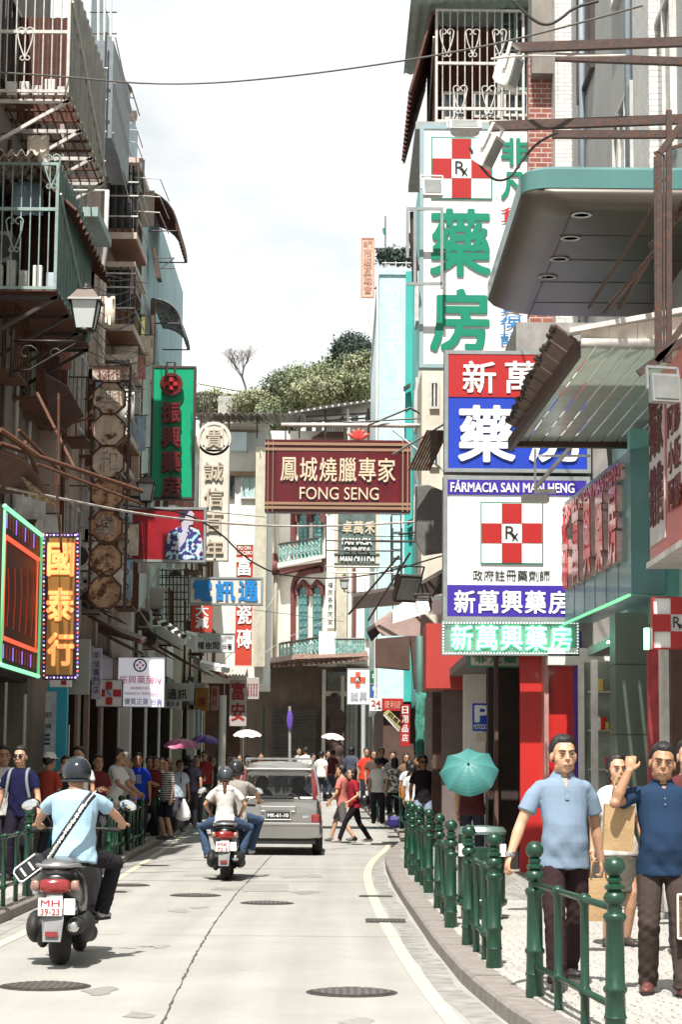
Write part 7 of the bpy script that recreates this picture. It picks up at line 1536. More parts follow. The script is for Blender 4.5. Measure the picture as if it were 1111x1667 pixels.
# lamps
lampb = M('lamp_black', (.035, .028, .025), rough=.45, metal=.3, var=.2)
def lantern(label, px, py, D, wide, side, arm, group='wall lanterns on scroll brackets'):
    c = P(px, py, D); k = wide/.5; t = thing('street_lantern', label, 'street lamp', (c.x, c.y, c.z), 0, group); z = 0
    def fr(r0, z0, r1, z1, nm, m, par, top=False):
        q = MB(); q.loft([[(sx*r0, sy*r0, z0) for sx, sy in ((-1, -1), (1, -1), (1, 1), (-1, 1))], [(sx*r1, sy*r1, z1) for sx, sy in ((-1, -1), (1, -1), (1, 1), (-1, 1))]]); return q.build(nm, m, par, world=False)
    fr(.13*k, -.29*k, .20*k, .12*k, 'glass', M('lamp_glass', (.55, .58, .58), rough=.35, var=.05), t)
    for sx, sy in ((-1, -1), (1, -1), (1, 1), (-1, 1)): MB().beam((sx*.132*k, sy*.132*k, -.30*k), (sx*.205*k, sy*.205*k, .12*k), .022*k).build('frame_bar', lampb, t, world=False)
    fr(.25*k, .12*k, .235*k, .155*k, 'eave', lampb, t); fr(.225*k, .155*k, .12*k, .30*k, 'hood', M('hood_worn', (.13, .10, .085), rough=.35, metal=.4), t)
    MB().lathe([(.13*k, .30*k), (.12*k, .33*k), (.07*k, .35*k), (.06*k, .38*k), (.03*k, .42*k), (.001, .43*k)], (0, 0, 0), 14).build('finial', lampb, t, True, world=False)
    q = MB(); q.lathe([(.14*k, -.34*k), (.14*k, -.29*k), (.05*k, -.30*k)], (0, 0, 0), 8); q.lathe([(.02*k, -.48*k), (.04*k, -.40*k), (.03*k, -.34*k)], (0, 0, 0), 8); q.build('base', lampb, t, True, world=False)
    q = MB(); x = side*arm; q.tube([(0, 0, -.48*k), (x, 0, -.48*k)], .022*k, 6); q.tube([(x, 0, -.3*k), (x, 0, -1.05*k)], .03*k, 6)
    for cx, r in ((x*.80, .17*k), (x*.42, .11*k)): q.tube([(cx+r*(1-.09*i)*math.cos(i*.55)*(-side), 0, -.68*k+r*(1-.09*i)*math.sin(i*.55)) for i in range(10)], .014*k, 5)
    q.tube([(x, 0, -.95*k), (x*.75, 0, -.92*k), (x*.45, 0, -.72*k), (x*.1, 0, -.5*k)], .016*k, 5); q.build('scroll_bracket', lampb, t, True, world=False)
    return t
lantern('large street lantern on a scroll bracket below the caged balcony', 139, 505, 29.8, .48, -1, 1.05)
lantern('smaller street lantern left of the green vertical sign', 238, 797, 46, .44, -1, .75)
lantern('distant street lantern under the weathered pharmacy sign', 561, 948, 62, .30, 1, 1.0)
# floodlights
def flood(label, px, py, D, w, h, yaw, pitch, m=None, glow=False):
    c = P(px, py, D); t = thing('floodlight', label, 'floodlight', tuple(c)); R = Matrix.Rotation(yaw, 3, 'Z') @ Matrix.Rotation(pitch, 3, 'X'); C = Vector(c); m = m or frame_w
    def tr(q): q.v = [tuple(C+R @ Vector(v)) for v in q.v]; return q
    q = MB(); q.loft([[(sx*w/2*k, y, sz*h/2*k) for sx, sz in ((-1, -1), (1, -1), (1, 1), (-1, 1))] for k, y in ((.6, .16), (.9, .10), (1.0, 0), (1.0, -.03))]); tr(q).build('housing', m, t)
    q = MB(); q.box(-w*.42, w*.42, -.038, -.031, -h*.40, h*.40); tr(q).build('lens', M('lens_glow', (1, .9, .7), emis=4, var=0) if glow else M('lens_grey', (.22, .23, .22), rough=.15, var=.2), t)
    q = MB(); q.beam((-w*.55, .05, 0), (-w*.55, .05, h*.8), .02, .03); q.beam((w*.55, .05, 0), (w*.55, .05, h*.8), .02, .03); q.beam((-w*.55, .05, h*.8), (w*.55, .05, h*.8), .03, .02); tr(q).build('yoke', m, t); return t
flood('white floodlight at the top left of the tall green lettered sign', 757, 204, 33, .50, .36, 0, -.9)
flood('grey glass floodlight on the left edge of the tall green lettered sign', 705, 305, 34, .34, .34, .1, -.35)
flood('pale tilted floodlight on the steel arm over the red cross', 800, 248, 18.4, .20, .30, 1.1, .5)
flood('pale tilted floodlight on the upper steel arm near the caged balcony', 836, 118, 18.4, .20, .30, 1.1, .3)
flood('square floodlight hanging under the panelled awning at the right edge', 1084, 632, 17.8, .26, .25, .25, -.1, framealu)
flood('dark tilted floodlight hanging beside the red fascia', 664, 958, 36, .45, .5, .5, .5, M('flood_dark', (.05, .035, .03), rough=.5))
flood('lit dark floodlight pointing down next to the tilted one', 690, 985, 35, .24, .24, -.3, .75, MATS['flood_dark'], True)
# dark awnings and clutter at right-centre
RC = thing('fabric_awning', 'dark shabby fabric awning and pale box eave left of the white pharmacy sign', 'awning', tuple(P(690, 1040, 40)))
for pts, m_, D in ((((575, 972), (690, 950), (725, 930), (725, 965), (650, 985), (575, 992)), frame_d, 42), (((640, 1000), (660, 985), (725, 975), (725, 1000), (690, 1000), (640, 1015)), white_p, 39.5), (((612, 1020), (640, 1000), (690, 1000), (710, 1018), (690, 1035), (622, 1035)), M('eave_pinkish', (.42, .30, .27), var=.15), 41),
                    (((680, 792), (700, 790), (725, 800), (725, 900), (690, 905), (678, 880)), M('tarp_grey', (.13, .125, .12), rough=.6, var=.25, streak=.3), 39), (((598, 1030), (620, 1015), (628, 1022), (605, 1045)), frame_d, 43)):
    q = MB(); q.prism([P(*p, D) for p in pts], (0, 1.0, .15)); q.build('sheet', m_, RC)
for pts in (((612, 1040), (668, 1035), (668, 1090), (612, 1085)), ((668, 1030), (694, 1030), (694, 1120), (676, 1120))):
    q = MB(); q.prism([P(*p, 46) for p in pts], (0, .6, 0)); q.build('dark_box', brownw, RC)
for a, b in (((568, 1000), (650, 905)), ((600, 1010), (668, 900)), ((560, 880), (700, 882)), ((640, 700), (728, 770)), ((640, 740), (725, 690)), ((650, 870), (722, 862)), ((690, 1000), (740, 905)), ((668, 720), (700, 890))): MB().tube([P(*a, 41), P(*b, 40)], .022, 5).build('stay_rod', frame_d if a[1] > 850 else framealu, RC)
q = MB(); corrugated(q, tuple(P(695, 700, 38.4)), (.42, 0, 0), (-.35, .1, -.75), (0, -1, 0), .02, 8); q.build('wire_basket', M('mesh_rusty', (.16, .13, .10), var=.4, rust=.5), RC)
# iron arm lattice carrying the sign column at right
ARM = thing('sign_bracket', 'white slotted steel bracket in front of the blue pharmacy sign', 'bracket', tuple(P(872, 780, 28)))
for a, b, w in (((872, 720), (872, 795), .06), ((872, 795), (935, 722), .05), ((878, 742), (960, 742), .03), ((872, 800), (905, 800), .06)): MB().beam(P(*a, 28), P(*b, 27), .03, w).build('arm', frame_w, ARM)
MB().box(*rect(850, 893, 808, 818, 27.6)[:2], 27.4, 27.7, *rect(850, 893, 808, 818, 27.6)[2:]).build('lamp_bar', M('lamp_bar', (.45, .42, .38)), ARM)
# rooftop plants on the cyan block
RP = thing('roof_plants', 'potted leafy plants behind a rail on top of the cyan block', 'plants', tuple(P(645, 445, 63)))
crown(RP, [tuple(P(px, 418, 63.5))+(.36,) for px in (630, 645, 660, 675)], leaf_d, 220, .08)
for px in (628, 645, 662): MB().tube([P(px, 446, 62.5), P(px, 425, 62.5)], .015, 5).build('rail_post', frame_w, RP)
MB().tube([P(622, 428, 62.5), P(690, 428, 62.5)], .015, 5).build('rail', frame_w, RP)
q = thing('flag_pole', 'thin pole with a limp green flag above the cyan block', 'pole', tuple(P(628, 410, 63))); MB().tube([P(628, 415, 63), P(628, 352, 63)], .02, 5).build('pole', frame_d, q); MB().prism([P(623, 372, 63), P(628, 370, 63), P(629, 385, 63), P(624, 380, 63)], (0, .03, 0)).build('flag', solid('flag_green', (.04, .22, .15)), q)
# cables
def cable(label, pts, r, m, sag=0.0):
    V = [P(*p) for p in pts]; V = smooth_path(V, 2); q = MB(); q.tube(V, r, 6); return tag(q.build('cable', m, None, True), label, 'cable')
cw_ = M('cable_pale', (.55, .50, .46), rough=.6, var=.3, scale=3, streak=.4); cb_ = M('cable_black', (.02, .018, .016), rough=.6, var=0)
cable('single thin cable crossing the open sky at the top', ((-40, 116, 30), (100, 124, 31), (215, 136, 33), (330, 137, 33), (460, 126, 32), (600, 108, 31), (760, 82, 29), (900, 50, 27), (1130, -14, 25)), .014, M('cable_grey', (.14, .13, .12), rough=.6, var=0))
cable('white cable running low across the street from the left edge', ((-20, 788, 27), (100, 812, 30), (230, 838, 34), (400, 856, 38), (560, 857, 40), (727, 846, 41)), .020, cw_)
cable('dark sagging cable below the billboard', ((200, 822, 40), (330, 838, 42), (420, 930, 46), (520, 944, 48), (620, 935, 48), (720, 905, 45)), .018, cb_)
cable('black cable looping under the steel beams at the upper right', ((835, 0, 18), (870, 35, 18), (893, 42, 18), (915, 30, 18), (935, 12, 18), (975, 2, 18)), .014, cb_)
cable('black cable hanging from the floodlights over the red cross', ((765, 240, 18.4), (785, 275, 18.4), (808, 296, 18.4), (832, 290, 18.6), (850, 262, 18.6), (875, 232, 18.6), (908, 216, 18.4)), .012, cb_)
cable('pale cable tied along the upper brown steel beam', ((800, 96, 18.2), (850, 90, 18.2), (920, 92, 18.2), (1020, 90, 18.2)), .010, cw_)
for i, (pts, l) in enumerate(((((196, 945, 48), (220, 900, 48), (262, 928, 48), (300, 925, 50)), 'pale twisted cable right of the rusty plates'), (((206, 1010, 50), (235, 985, 50), (250, 940, 50), (262, 918, 50)), 'white cable rising to the billboard frame'), (((195, 960, 48), (225, 990, 49), (250, 1030, 50)), 'slanting white pipe above the left shops'),
                                ((( 350, 1090, 62), (400, 1040, 64), (455, 960, 66)), 'thin pale wire rising past the red banner'), (((408, 992, 66), (470, 1000, 75), (560, 1012, 80)), 'thin wire in front of the cream corner house'), (((420, 1070, 66), (480, 1030, 70), (560, 1000, 75)), 'second thin wire in front of the cream corner house'), (((330, 832, 47), (370, 836, 50), (433, 842, 54)), 'thin dark wire right of the billboard'), (((540, 862, 50), (620, 876, 50), (728, 868, 48)), 'thin dark wire under the FONG SENG board'))):
    cable(l, pts, .016 if i < 3 else .010, cw_ if i < 3 or i in (3, 5) else cb_)
# many wires in front of B
WB = thing('wire_bundle', 'tangle of thin wires on the wall above the small street lantern', 'wires', tuple(P(190, 560, 40)))
for i in range(16): MB().tube(smooth_path([P(150+random.uniform(-6, 10), 440+i*12, 39), P(185+random.uniform(-8, 8), 460+i*13+random.uniform(-15, 15), 40), P(222+random.uniform(-6, 20), 455+i*12+random.uniform(-20, 30), 42)], 2), .009, 4).build('wire', cb_, WB)
# ================================================================ vehicles
blk = M('plastic_black', (.010, .009, .009), rough=.35, var=.15, scale=10, coat=.3); blkm = M('plastic_matt', (.016, .015, .014), rough=.65, var=.2, scale=10)
tyre = M('tyre', (.018, .017, .016), rough=.85, var=.2, scale=20, bump=.3); silver = M('silver_paint', (.30, .29, .28), rough=.28, metal=.75, var=.05, coat=.6); chrome = M('chrome', (.6, .6, .6), rough=.15, metal=1, var=.05)
lampr = M('lamp_red', (.20, .010, .010), rough=.12, var=.2, scale=12, coat=1, emis=.04, ecol=(1, .05, .03)); lampo = M('lamp_clear', (.32, .17, .13), rough=.15, var=.15, coat=1); pw = M('plate_white', (.78, .78, .76), rough=.4, var=.04)
def xf(mb, mat4):
    mb.v = [tuple(mat4 @ Vector(v)) for v in mb.v]; return mb
def wheel(par, y, r, w, name='wheel'):
    q = MB(); pr = [(r*.62, -w/2), (r*.90, -w/2), (r*.97, -w*.36), (r, -w*.15), (r, w*.15), (r*.97, w*.36), (r*.90, w/2), (r*.62, w/2)]; R = Matrix.Identity(3)
    q.lathe(pr, (0, y, r), 28, 'X'); wh = q.build(name, tyre, par, True, world=False)
    q = MB(); q.lathe([(r*.61, -w*.4), (r*.64, -w*.4), (r*.5, -w*.25), (.05, -w*.3), (.05, w*.3), (r*.5, w*.25), (r*.64, w*.4), (r*.61, w*.4)], (0, y, r), 24, 'X'); q.build('rim', silver, wh, True, world=False); return wh
def oval(w, z0, z1, y, n=20, p=2.6, xo=0.0):
    R = []
    for i in range(n):
        a = 2*PI*i/n; c, s = math.cos(a), math.sin(a); R.append((xo+w*math.copysign(abs(c)**(2/p), c), y, (z0+z1)/2+(z1-z0)/2*math.copysign(abs(s)**(2/p), s)))
    return R
def scooter(label, loc, rotz, body, seatm, plate_lines, big=False, fenderm=None):
    t = thing('motor_scooter', label, 'scooter', loc, rotz)
    def B(q, n, m, par=None, sm=False): return q.build(n, m, par or t, sm, world=False)
    wheel(t, -.56, .25, .135, 'rear_wheel'); wheel(t, .72, .25, .10, 'front_wheel')
    q = MB(); q.loft([oval(.06, .62, .72, -.98), oval(.13, .56, .76, -.93), oval(.17, .50, .78, -.80), oval(.185, .42, .78, -.55), oval(.175, .34, .74, -.25), oval(.15, .30, .66, -.02), oval(.10, .30, .55, .06)]); cw = B(q, 'rear_cowl', body, None, True)
    q = MB(); q.loft([oval(.08, .765, .82, -.90), oval(.135, .76, .845, -.80), oval(.155, .755, .86, -.60), oval(.155, .75, .83, -.35), oval(.14, .72, .82, -.15), oval(.10, .68, .78, .0)]); B(q, 'seat', seatm, None, True)
    q = MB(); q.tube([(-.15, -.55, .78), (-.16, -.85, .80), (-.10, -1.0, .80), (.10, -1.0, .80), (.16, -.85, .80), (.15, -.55, .78)], .016, 8); B(q, 'grab_rail', M('rail_grey', (.35, .35, .35), rough=.3, metal=.6), None, True)
    tl = MB(); tl.loft([oval(.125, .585, .70, -.965, p=4), oval(.115, .595, .695, -.99, p=4)]); l = B(tl, 'tail_light', lampr, None, True)
    for s in (-1, 1):
        q = MB(); q.loft([oval(.038, .60, .69, -.955, p=3, xo=s*.158), oval(.028, .61, .68, -.98, p=3, xo=s*.154)]); B(q, 'indicator', lampo, None, True)
    # plate and rear mudguard
    q = MB(); q.prism([(-.06, -.96, .60), (.06, -.96, .60), (.085, -1.06, .38), (.07, -1.10, .22), (-.07, -1.10, .22), (-.085, -1.06, .38)], (0, .025, .0)); fd = B(q, 'mudguard', fenderm or M('fender_grey', (.20, .20, .20), rough=.35), None)
    q = MB(); q.box(-.05, .05, -1.112, -1.10, .26, .30); B(q, 'reflector', lampr, fd)
    q = MB(); q.bbox(-.115, .075, -1.075, -1.06, .415, .555, .006); pl = B(q, 'number_plate', pw)
    for i, tx in enumerate(plate_lines):
        text(tx, wm(t) @ Vector((-.095, -1.076, .49-.066*i)), wm(t).to_3x3() @ Vector((.15, 0, 0)), (0, 0, .05), M('plate_letter', (.35, .04, .05) if big else (.04, .04, .04), rough=.4, var=0), pl, 'lettering', .02, .002, .001, wm(t).to_3x3() @ Vector((0, -1, 0)))
    q = MB(); q.bbox(.085, .175, -1.07, -1.06, .425, .55, .005); B(q, 'white_tag', pw)
    # engine, swing arm, exhaust
    q = MB(); q.bbox(-.17, -.07, -.75, -.15, .18, .38, .03); q.ell((-.14, -.56, .25), (.06, .15, .12)); B(q, 'engine_case', blkm, None, True)
    q = MB(); q.lathe([(.03, -.30), (.065, -.28), (.072, -.1), (.07, .14), (.04, .2)], (.16, -.72, .33), 14, 'Y'); ex = B(q, 'exhaust', blkm, None, True)
    q = MB(); q.lathe([(.03, -.02), (.045, 0), (.045, .02)], (.16, -1.02, .33), 14, 'Y'); B(q, 'exhaust_tip', chrome, ex, True)
    q = MB(); q.tube([(.15, -.5, .30), (.12, -.2, .22), (.05, .0, .22)], .022, 8); B(q, 'exhaust_pipe', chrome, ex, True)
    for s in (-1, 1): q = MB(); q.tube([(s*.10, -.60, .28), (s*.12, -.66, .58)], [.028, .028], 8); B(q, 'shock_absorber', chrome if big else blkm, None, True)
    for s in (-1, 1): q = MB(); q.ell((s*.20, -.55, .30), (.075, .22, .13)); q.ell((s*.22, -.40, .24), (.06, .16, .07)); B(q, 'side_cover', blkm, None, True)
    # floorboard, shield, fork
    q = MB(); q.bbox(-.20, .20, -.10, .48, .25, .32, .03); q.bbox(-.16, .16, -.3, .5, .15, .26, .03); B(q, 'floorboard', blkm, None)
    q = MB(); q.loft([oval(.20, .28, .40, .46), oval(.22, .30, .75, .52), oval(.18, .55, .98, .55), oval(.12, .80, 1.02, .62)]); B(q, 'leg_shield', body, None, True)
    q = MB(); q.tube([(0, .50, .95), (0, .72, .27)], .035, 8); B(q, 'fork', blkm, None, True)
    q = MB(); q.loft([oval(.05, .42, .48, .46), oval(.08, .44, .53, .6), oval(.08, .46, .55, .75), oval(.05, .40, .50, .95)]); B(q, 'front_mudguard', body, None, True)
    q = MB(); q.ell((0, .50, 1.04), (.15, .10, .075)); B(q, 'handlebar_cowl', body, None, True)
    q = MB(); q.tube([(-.36, .38, 1.04), (-.2, .45, 1.05), (.2, .45, 1.05), (.36, .38, 1.04)], .014, 8); hb = B(q, 'handlebar', blkm, None, True)
    for s in (-1, 1):
        q = MB(); q.tube([(s*.37, .375, 1.04), (s*.26, .43, 1.045)], .020, 10); B(q, 'grip', tyre, hb, True)
        q = MB(); q.tube([(s*.22, .45, 1.06), (s*.30, .48, 1.20), (s*.37, .48, 1.24)], .008, 6); st_ = B(q, 'mirror_stem', blkm, hb, True)
        m = Matrix.Rotation(s*.25, 3, 'Y'); q = MB(); q.ell((s*.42, .48, 1.25), (.085, .02, .05), m, 16, 10); B(q, 'mirror', blk, hb, True); q = MB(); q.ell((s*.42, .466, 1.25), (.075, .010, .042), m, 16, 10); B(q, 'mirror_glass', M('mirror_glass', (.75, .8, .8), rough=.03, metal=1, var=0), hb, True)
    for s in (-1, 1): q = MB(); q.tube([(s*.17, -.30, .33), (s*.27, -.31, .32)], .016, 6); B(q, 'footrest', blkm, None, True)
    return t
sc1 = G(97, 1571); sc2 = G(367, 1433)
S1p = Vector((sc1.x, sc1.y+.56, rise(sc1.y)+.005)); S2p = Vector((sc2.x, sc2.y+.56, .005))
scooter('black scooter nearest the camera, ridden by the man in the pale blue tee', S1p, 0.0, blk, M('seat_worn', (.10, .10, .10), rough=.3, var=.15, coat=.2), ('MH', '39-23'), True)
scooter('dark silver sided scooter carrying two riders in mid road', S2p, 0.0, blk, blkm, ('MK', '72-5'), False)
q = MB()
for s in (-1, 1): q.prism([(S2p.x+s*.19, S2p.y-.95, .70), (S2p.x+s*.20, S2p.y-.95, .58), (S2p.x+s*.25, S2p.y-.5, .42), (S2p.x+s*.21, S2p.y-.3, .62)], (s*.015, 0, 0))
# riders
def riderpose(lean=.12, dy=0.0, hx=.33, hy=-.40, hz=1.06, pz=.90): return dict(pelvis=(0, dy, pz), lean=lean, hands={-1: (-hx, hy, hz), 1: (hx, hy, hz)}, elbow={-1: (-1, .3, -.5), 1: (1, .3, -.5)}, feet={-1: (-.21, dy-.36, .42), 1: (.21, dy-.36, .42)}, knee={-1: (-.7, -.6, .6), 1: (.7, -.6, .6)}, hdir={-1: (0.3, -1, 0), 1: (-.3, -1, 0)}, palm={-1: (0, 0, -1), 1: (0, 0, -1)}, curl={-1: 1.2, 1: 1.2}, belly=.01)
rp_ = riderpose(.16, .0, .39, -.50, 1.14); rp_['pelvis'] = (-.0, .02, .93); rp_['wrinkle'] = .008; rp_['twist'] = -.08; rp_['head'] = (.25, 0, 0)
r1, R1j = person('rider in pale blue tee and dark helmet on the nearest scooter', (S1p.x+.07, S1p.y-.42, 0), PI, 1.63, rp_, shirt=(.34, .50, .62), pants=(.02, .018, .022), helmet=(.03, .035, .05), voxel=.0075, fat=1.14, skin=0, shoes=(.35, .35, .36))
# messenger bag and strap across the back
BAGm = M('bag_black', (.02, .02, .024), rough=.6, var=.2)
def rw(px, py, D): return P(px, py, D)
bg_ = thing('messenger_bag', 'black and white messenger bag on a lettered strap across the blue back', 'bag', tuple(P(50, 1425, S1p.y-.5)))
db = S1p.y-.50
pts = [(152, 1292, db-.05), (140, 1305, db-.17), (122, 1332, db-.215), (104, 1358, db-.225), (88, 1382, db-.21), (76, 1402, db-.17), (70, 1412, db-.1)]
def strap(w, off, m, nm, par, lo=0, hi=None):
    L_ = [P(a, b, d-off) for a, b, d in pts][lo:hi]; L_ = smooth_path(L_, 2); V = []; Fc = []
    for i, p in enumerate(L_):
        a = L_[max(i-1, 0)]; b = L_[min(i+1, len(L_)-1)]; tt = (b-a).normalized(); sd_ = tt.cross(Vector((0, 1, 0))).normalized()*w/2
        V += [p+sd_, p-sd_, p-sd_+Vector((0, .006, 0)), p+sd_+Vector((0, .006, 0))]
    for i in range(len(L_)-1):
        for k in range(4): Fc.append((4*i+k, 4*i+(k+1) % 4, 4*i+4+(k+1) % 4, 4*i+4+k))
    return raw(nm, V, Fc, m, par)
sp = strap(.062, 0, BAGm, 'strap', bg_)
for (i0, i1, s_) in ((1, 2, 'INTL'), (2, 3, 'MCHL'), (3, 5, 'ORIGINAL')):
    a = P(*pts[i0][:2], pts[i0][2]-.014); b = P(*pts[i1][:2], pts[i1][2]-.014); d = b-a; n_ = Vector((0, -1, 0)); u2 = d.normalized().cross(n_)
    if u2.z < 0: u2 = -u2
    text(s_, b-u2*.014-d*.08, -d*.86, u2*.030, white_l, sp, 'lettering', .03, .003, .004, n_)
for sgn_ in (-1, 1):
    q = MB(); L_ = [P(a, b, d-.012)+Vector((sgn_*.018, 0, sgn_*.022)) for a, b, d in pts]; q.tube(smooth_path(L_, 2), .005, 4); q.build('strap_edge', white_l, sp)
bc = P(49, 1412, db+.02); Rb = Matrix.Rotation(-.65, 3, 'Y')
q = MB(); q.v = []; q.bbox(-.13, .13, -.06, .08, -.075, .075, .035); q.v = [tuple(bc+Rb @ Vector(v)) for v in q.v]; q.build('bag_body', BAGm, bg_)
q = MB()
for z in (-.06, .06): q.tube([bc+Rb @ Vector(v) for v in ((-.10, -.064, z), (.10, -.064, z))], .007, 5)
q.tube([bc+Rb @ Vector(v) for v in ((-.10, -.064, -.06), (-.125, -.064, -.04), (-.125, -.064, .04), (-.10, -.064, .06))], .007, 5); q.build('piping', white_l, bg_)
for x in (-.06, .02): q = MB(); q.bbox(-.009+x, .009+x, -.068, -.06, -.04, .04, .003); q.v = [tuple(bc+Rb @ Vector(v)) for v in q.v]; q.build('white_stripe', white_l, bg_)
tag(xf(MB().bbox(-.06, .06, -.02, .02, -.12, .12, .015), Matrix.Translation(P(63, 1432, db+.1)) @ Matrix.Rotation(-.2, 4, 'Y')).build('white_pouch', white_l), 'small white pouch hanging between the messenger bag and the scooter seat', 'pouch')
# scooter 2 riders
rp2_ = riderpose(.10, 0, .36, -.52, 1.08); rp2_['pelvis'] = (0, .0, .88)
person('scooter driver in grey tee mostly hidden behind his passenger', (S2p.x+.10, S2p.y-.18, 0), PI, 1.72, rp2_, shirt=(.32, .29, .26), pants=(.05, .08, .14), helmet=(.05, .05, .05), voxel=.012, shoes=(.5, .5, .5))
rp3 = riderpose(.04, 0, .22, -.22, .98); rp3['pelvis'] = (0, 0, .92); rp3['feet'] = {-1: (-.24, -.22, .40), 1: (.26, -.22, .40)}
g2, g2j = person('passenger in white hooded top and helmet on the second scooter', (S2p.x-.02, S2p.y-.62, 0), PI, 1.58, rp3, shirt=(.62, .60, .57), pants=(.05, .08, .14), helmet=(.10, .11, .12), voxel=.010, female=True, shoes=(.5, .5, .52))
hc = local_to_world(g2, g2j['Nk']); MB().ell(hc+Vector((0, -.06, -.07)), (.13, .06, .07)).build('hood', M('cloth_0.62_0.60_0.57', (.62, .6, .57)), g2, True); q = MB(); q.ell(hc+Vector((0, -.10, -.06)), (.035, .025, .12)); q.build('ponytail', HAIRB, g2, True)
# ---------------------------------------------------------------- minivan
cb = G(452, 1393); CL = Vector((cb.x, cb.y, 0.005))
car = thing('minivan', 'grey brown compact minivan with roof rails and black plate MK-61-10', 'car', CL)
cpaint = M('car_paint', (.29, .28, .262), rough=.25, metal=.6, var=.04, coat=1); cglass = M('car_glass', (.03, .03, .03), rough=.04, var=0, alpha=.38, spec=.8); ctrim = M('car_trim', (.40, .38, .36), rough=.3, metal=.7, var=.04, coat=.5)
def CB(q, n, m, par=None, sm=False, label=None): return q.build(n, m, par or car, sm, world=False, label=label)
def cring(w, z0, z1, y, top=.94, n=28):   # body section: rounded box narrowing a little upwards
    R = []
    for i in range(n):
        a = 2*PI*(i+.5)/n; c, s = math.cos(a), math.sin(a); zz = (z0+z1)/2+(z1-z0)/2*math.copysign(abs(s)**.32, s); k = 1-(1-top)*max(0, (zz-z0)/(z1-z0)-.4)/.6; R.append((w*k*math.copysign(abs(c)**.30, c), y, zz))
    return R
q = MB(); q.loft([cring(.76, .42, .98, .03), cring(.80, .34, 1.00, .10), cring(.83, .28, 1.0, .35), cring(.84, .26, 1.0, 1.2), cring(.84, .26, .98, 2.4), cring(.82, .26, .92, 3.0), cring(.78, .28, .85, 3.6), cring(.66, .34, .70, 3.9)]); CB(q, 'body', cpaint, None, 'auto')
q = MB(); q.loft([cring(.79, .30, .56, -.06, 1), cring(.83, .28, .58, .0, 1), cring(.845, .28, .57, .25, 1)]); bp_ = CB(q, 'rear_bumper', cpaint, None, 'auto')
q = MB(); q.bbox(-.80, .80, -.075, -.05, .52, .57, .01); CB(q, 'bumper_strip', ctrim, bp_); q = MB(); q.bbox(-.72, .72, -.03, .1, .20, .30, .01); CB(q, 'valance', blkm, bp_)
# tailgate
q = MB(); q.prism([(-.74, -.005, .56), (.74, -.005, .56), (.755, .0, .80), (.74, .05, 1.0), (-.74, .05, 1.0), (-.755, .0, .80)], (0, .08, 0)); tg = CB(q, 'tailgate', cpaint)
q = MB(); q.box(-.745, .745, -.012, .0, .568, .578); q.box(-.747, -.737, -.010, .03, .58, .99); q.box(.737, .747, -.010, .03, .58, .99); CB(q, 'shut_line', DARK, tg)
q = MB(); q.bbox(-.34, .34, -.045, .0, .765, .86, .015); CB(q, 'garnish', ctrim, tg); q = MB(); q.bbox(-.26, .26, -.035, -.02, .62, .775, .01); CB(q, 'plate_recess', ctrim, tg)
q = MB(); q.bbox(-.225, .225, -.045, -.036, .64, .755, .004); npl = CB(q, 'number_plate', M('plate_black', (.012, .012, .014), rough=.3, var=0), tg)
text('MK-61-10', CL+Vector((-.20, -.046, .665)), (.40, 0, 0), (0, 0, .065), white_l, npl, 'lettering', .04, .002, .002, FRONT)
text('MPV', CL+Vector((.46, -.012, .67)), (.14, 0, 0), (0, 0, .035), chrome, tg, 'lettering', .03, .004, .002, FRONT) if False else None
q = MB(); q.bbox(.46, .60, -.014, -.004, .665, .695, .003); CB(q, 'badge', chrome, tg)
# greenhouse: sills z=1.0 at half width .79, roof z=1.56 half width .60
def gp(x, y, z): return Vector((x, y, z))
roofz = 1.58; q = MB()
q.loft([[gp(x*s, y, z) for x, z in ()] for s in ()]) if False else None
R = []
for y, w, z in ((.17, .60, 1.52), (.24, .65, 1.58), (.5, .68, 1.63), (.9, .69, 1.65), (1.6, .69, 1.65), (2.2, .64, 1.59), (2.32, .60, 1.55)):
    R.append([(w*math.cos(a), y, z-.10+.10*math.sin(a)) for a in [PI*i/12 for i in range(13)]]+[(w*.96, y, z-.13) if i == 1 else (-w*.96, y, z-.13) for i in (0, 1)])
q.loft(R); roof = CB(q, 'roof', cpaint, None, 'auto')
for s in (-1, 1):
    for (ya, yb, wd) in ((.06, .24, .10), (1.25, 1.25, .08), (2.15, 2.12, .06)): CB(MB().beam((s*.775, ya, .96), (s*.655, yb, 1.53), .07, wd, up=(0, 1, 0)), 'pillar', cpaint)
    CB(MB().beam((s*.76, 3.0, .90), (s*.60, 2.25, 1.54), .05, .06, up=(0, 1, 0)), 'pillar', cpaint)
    q = MB(); q.prism([(s*.775, .16, 1.0), (s*.775, 2.9, .95), (s*.63, 2.25, 1.53), (s*.63, .28, 1.53)], (s*.006, 0, 0)); CB(q, 'side_window', cglass)
    # tail lights on the rear pillars
    q = MB(); q.loft([[(s*.655, .02, .98), (s*.775, .03, .98), (s*.79, .12, .98), (s*.66, .12, .98)], [(s*.64, .06, 1.25), (s*.73, .06, 1.25), (s*.75, .16, 1.25), (s*.64, .16, 1.25)], [(s*.61, .14, 1.50), (s*.665, .14, 1.50), (s*.68, .22, 1.50), (s*.61, .22, 1.50)]]); CB(q, 'tail_light', M('lamp_red_dark', (.16, .012, .012), rough=.12, var=.1, coat=1))
    q = MB(); q.bbox(*sorted((s*.64, s*.80)), -.03, .08, .57, .72, .02); CB(q, 'lower_light', lampr)
    CB(MB().beam((s*.64, .45, 1.66), (s*.64, 2.1, 1.66), .035, .035), 'roof_rail', ctrim)
    for y in (.55, 2.0): CB(MB().beam((s*.64, y, 1.58), (s*.64, y, 1.66), .03), 'rail_foot', ctrim)
    q = MB(); q.ell((s*.93, 2.55, 1.02), (.10, .05, .07)); CB(q, 'door_mirror', blk, None, True)
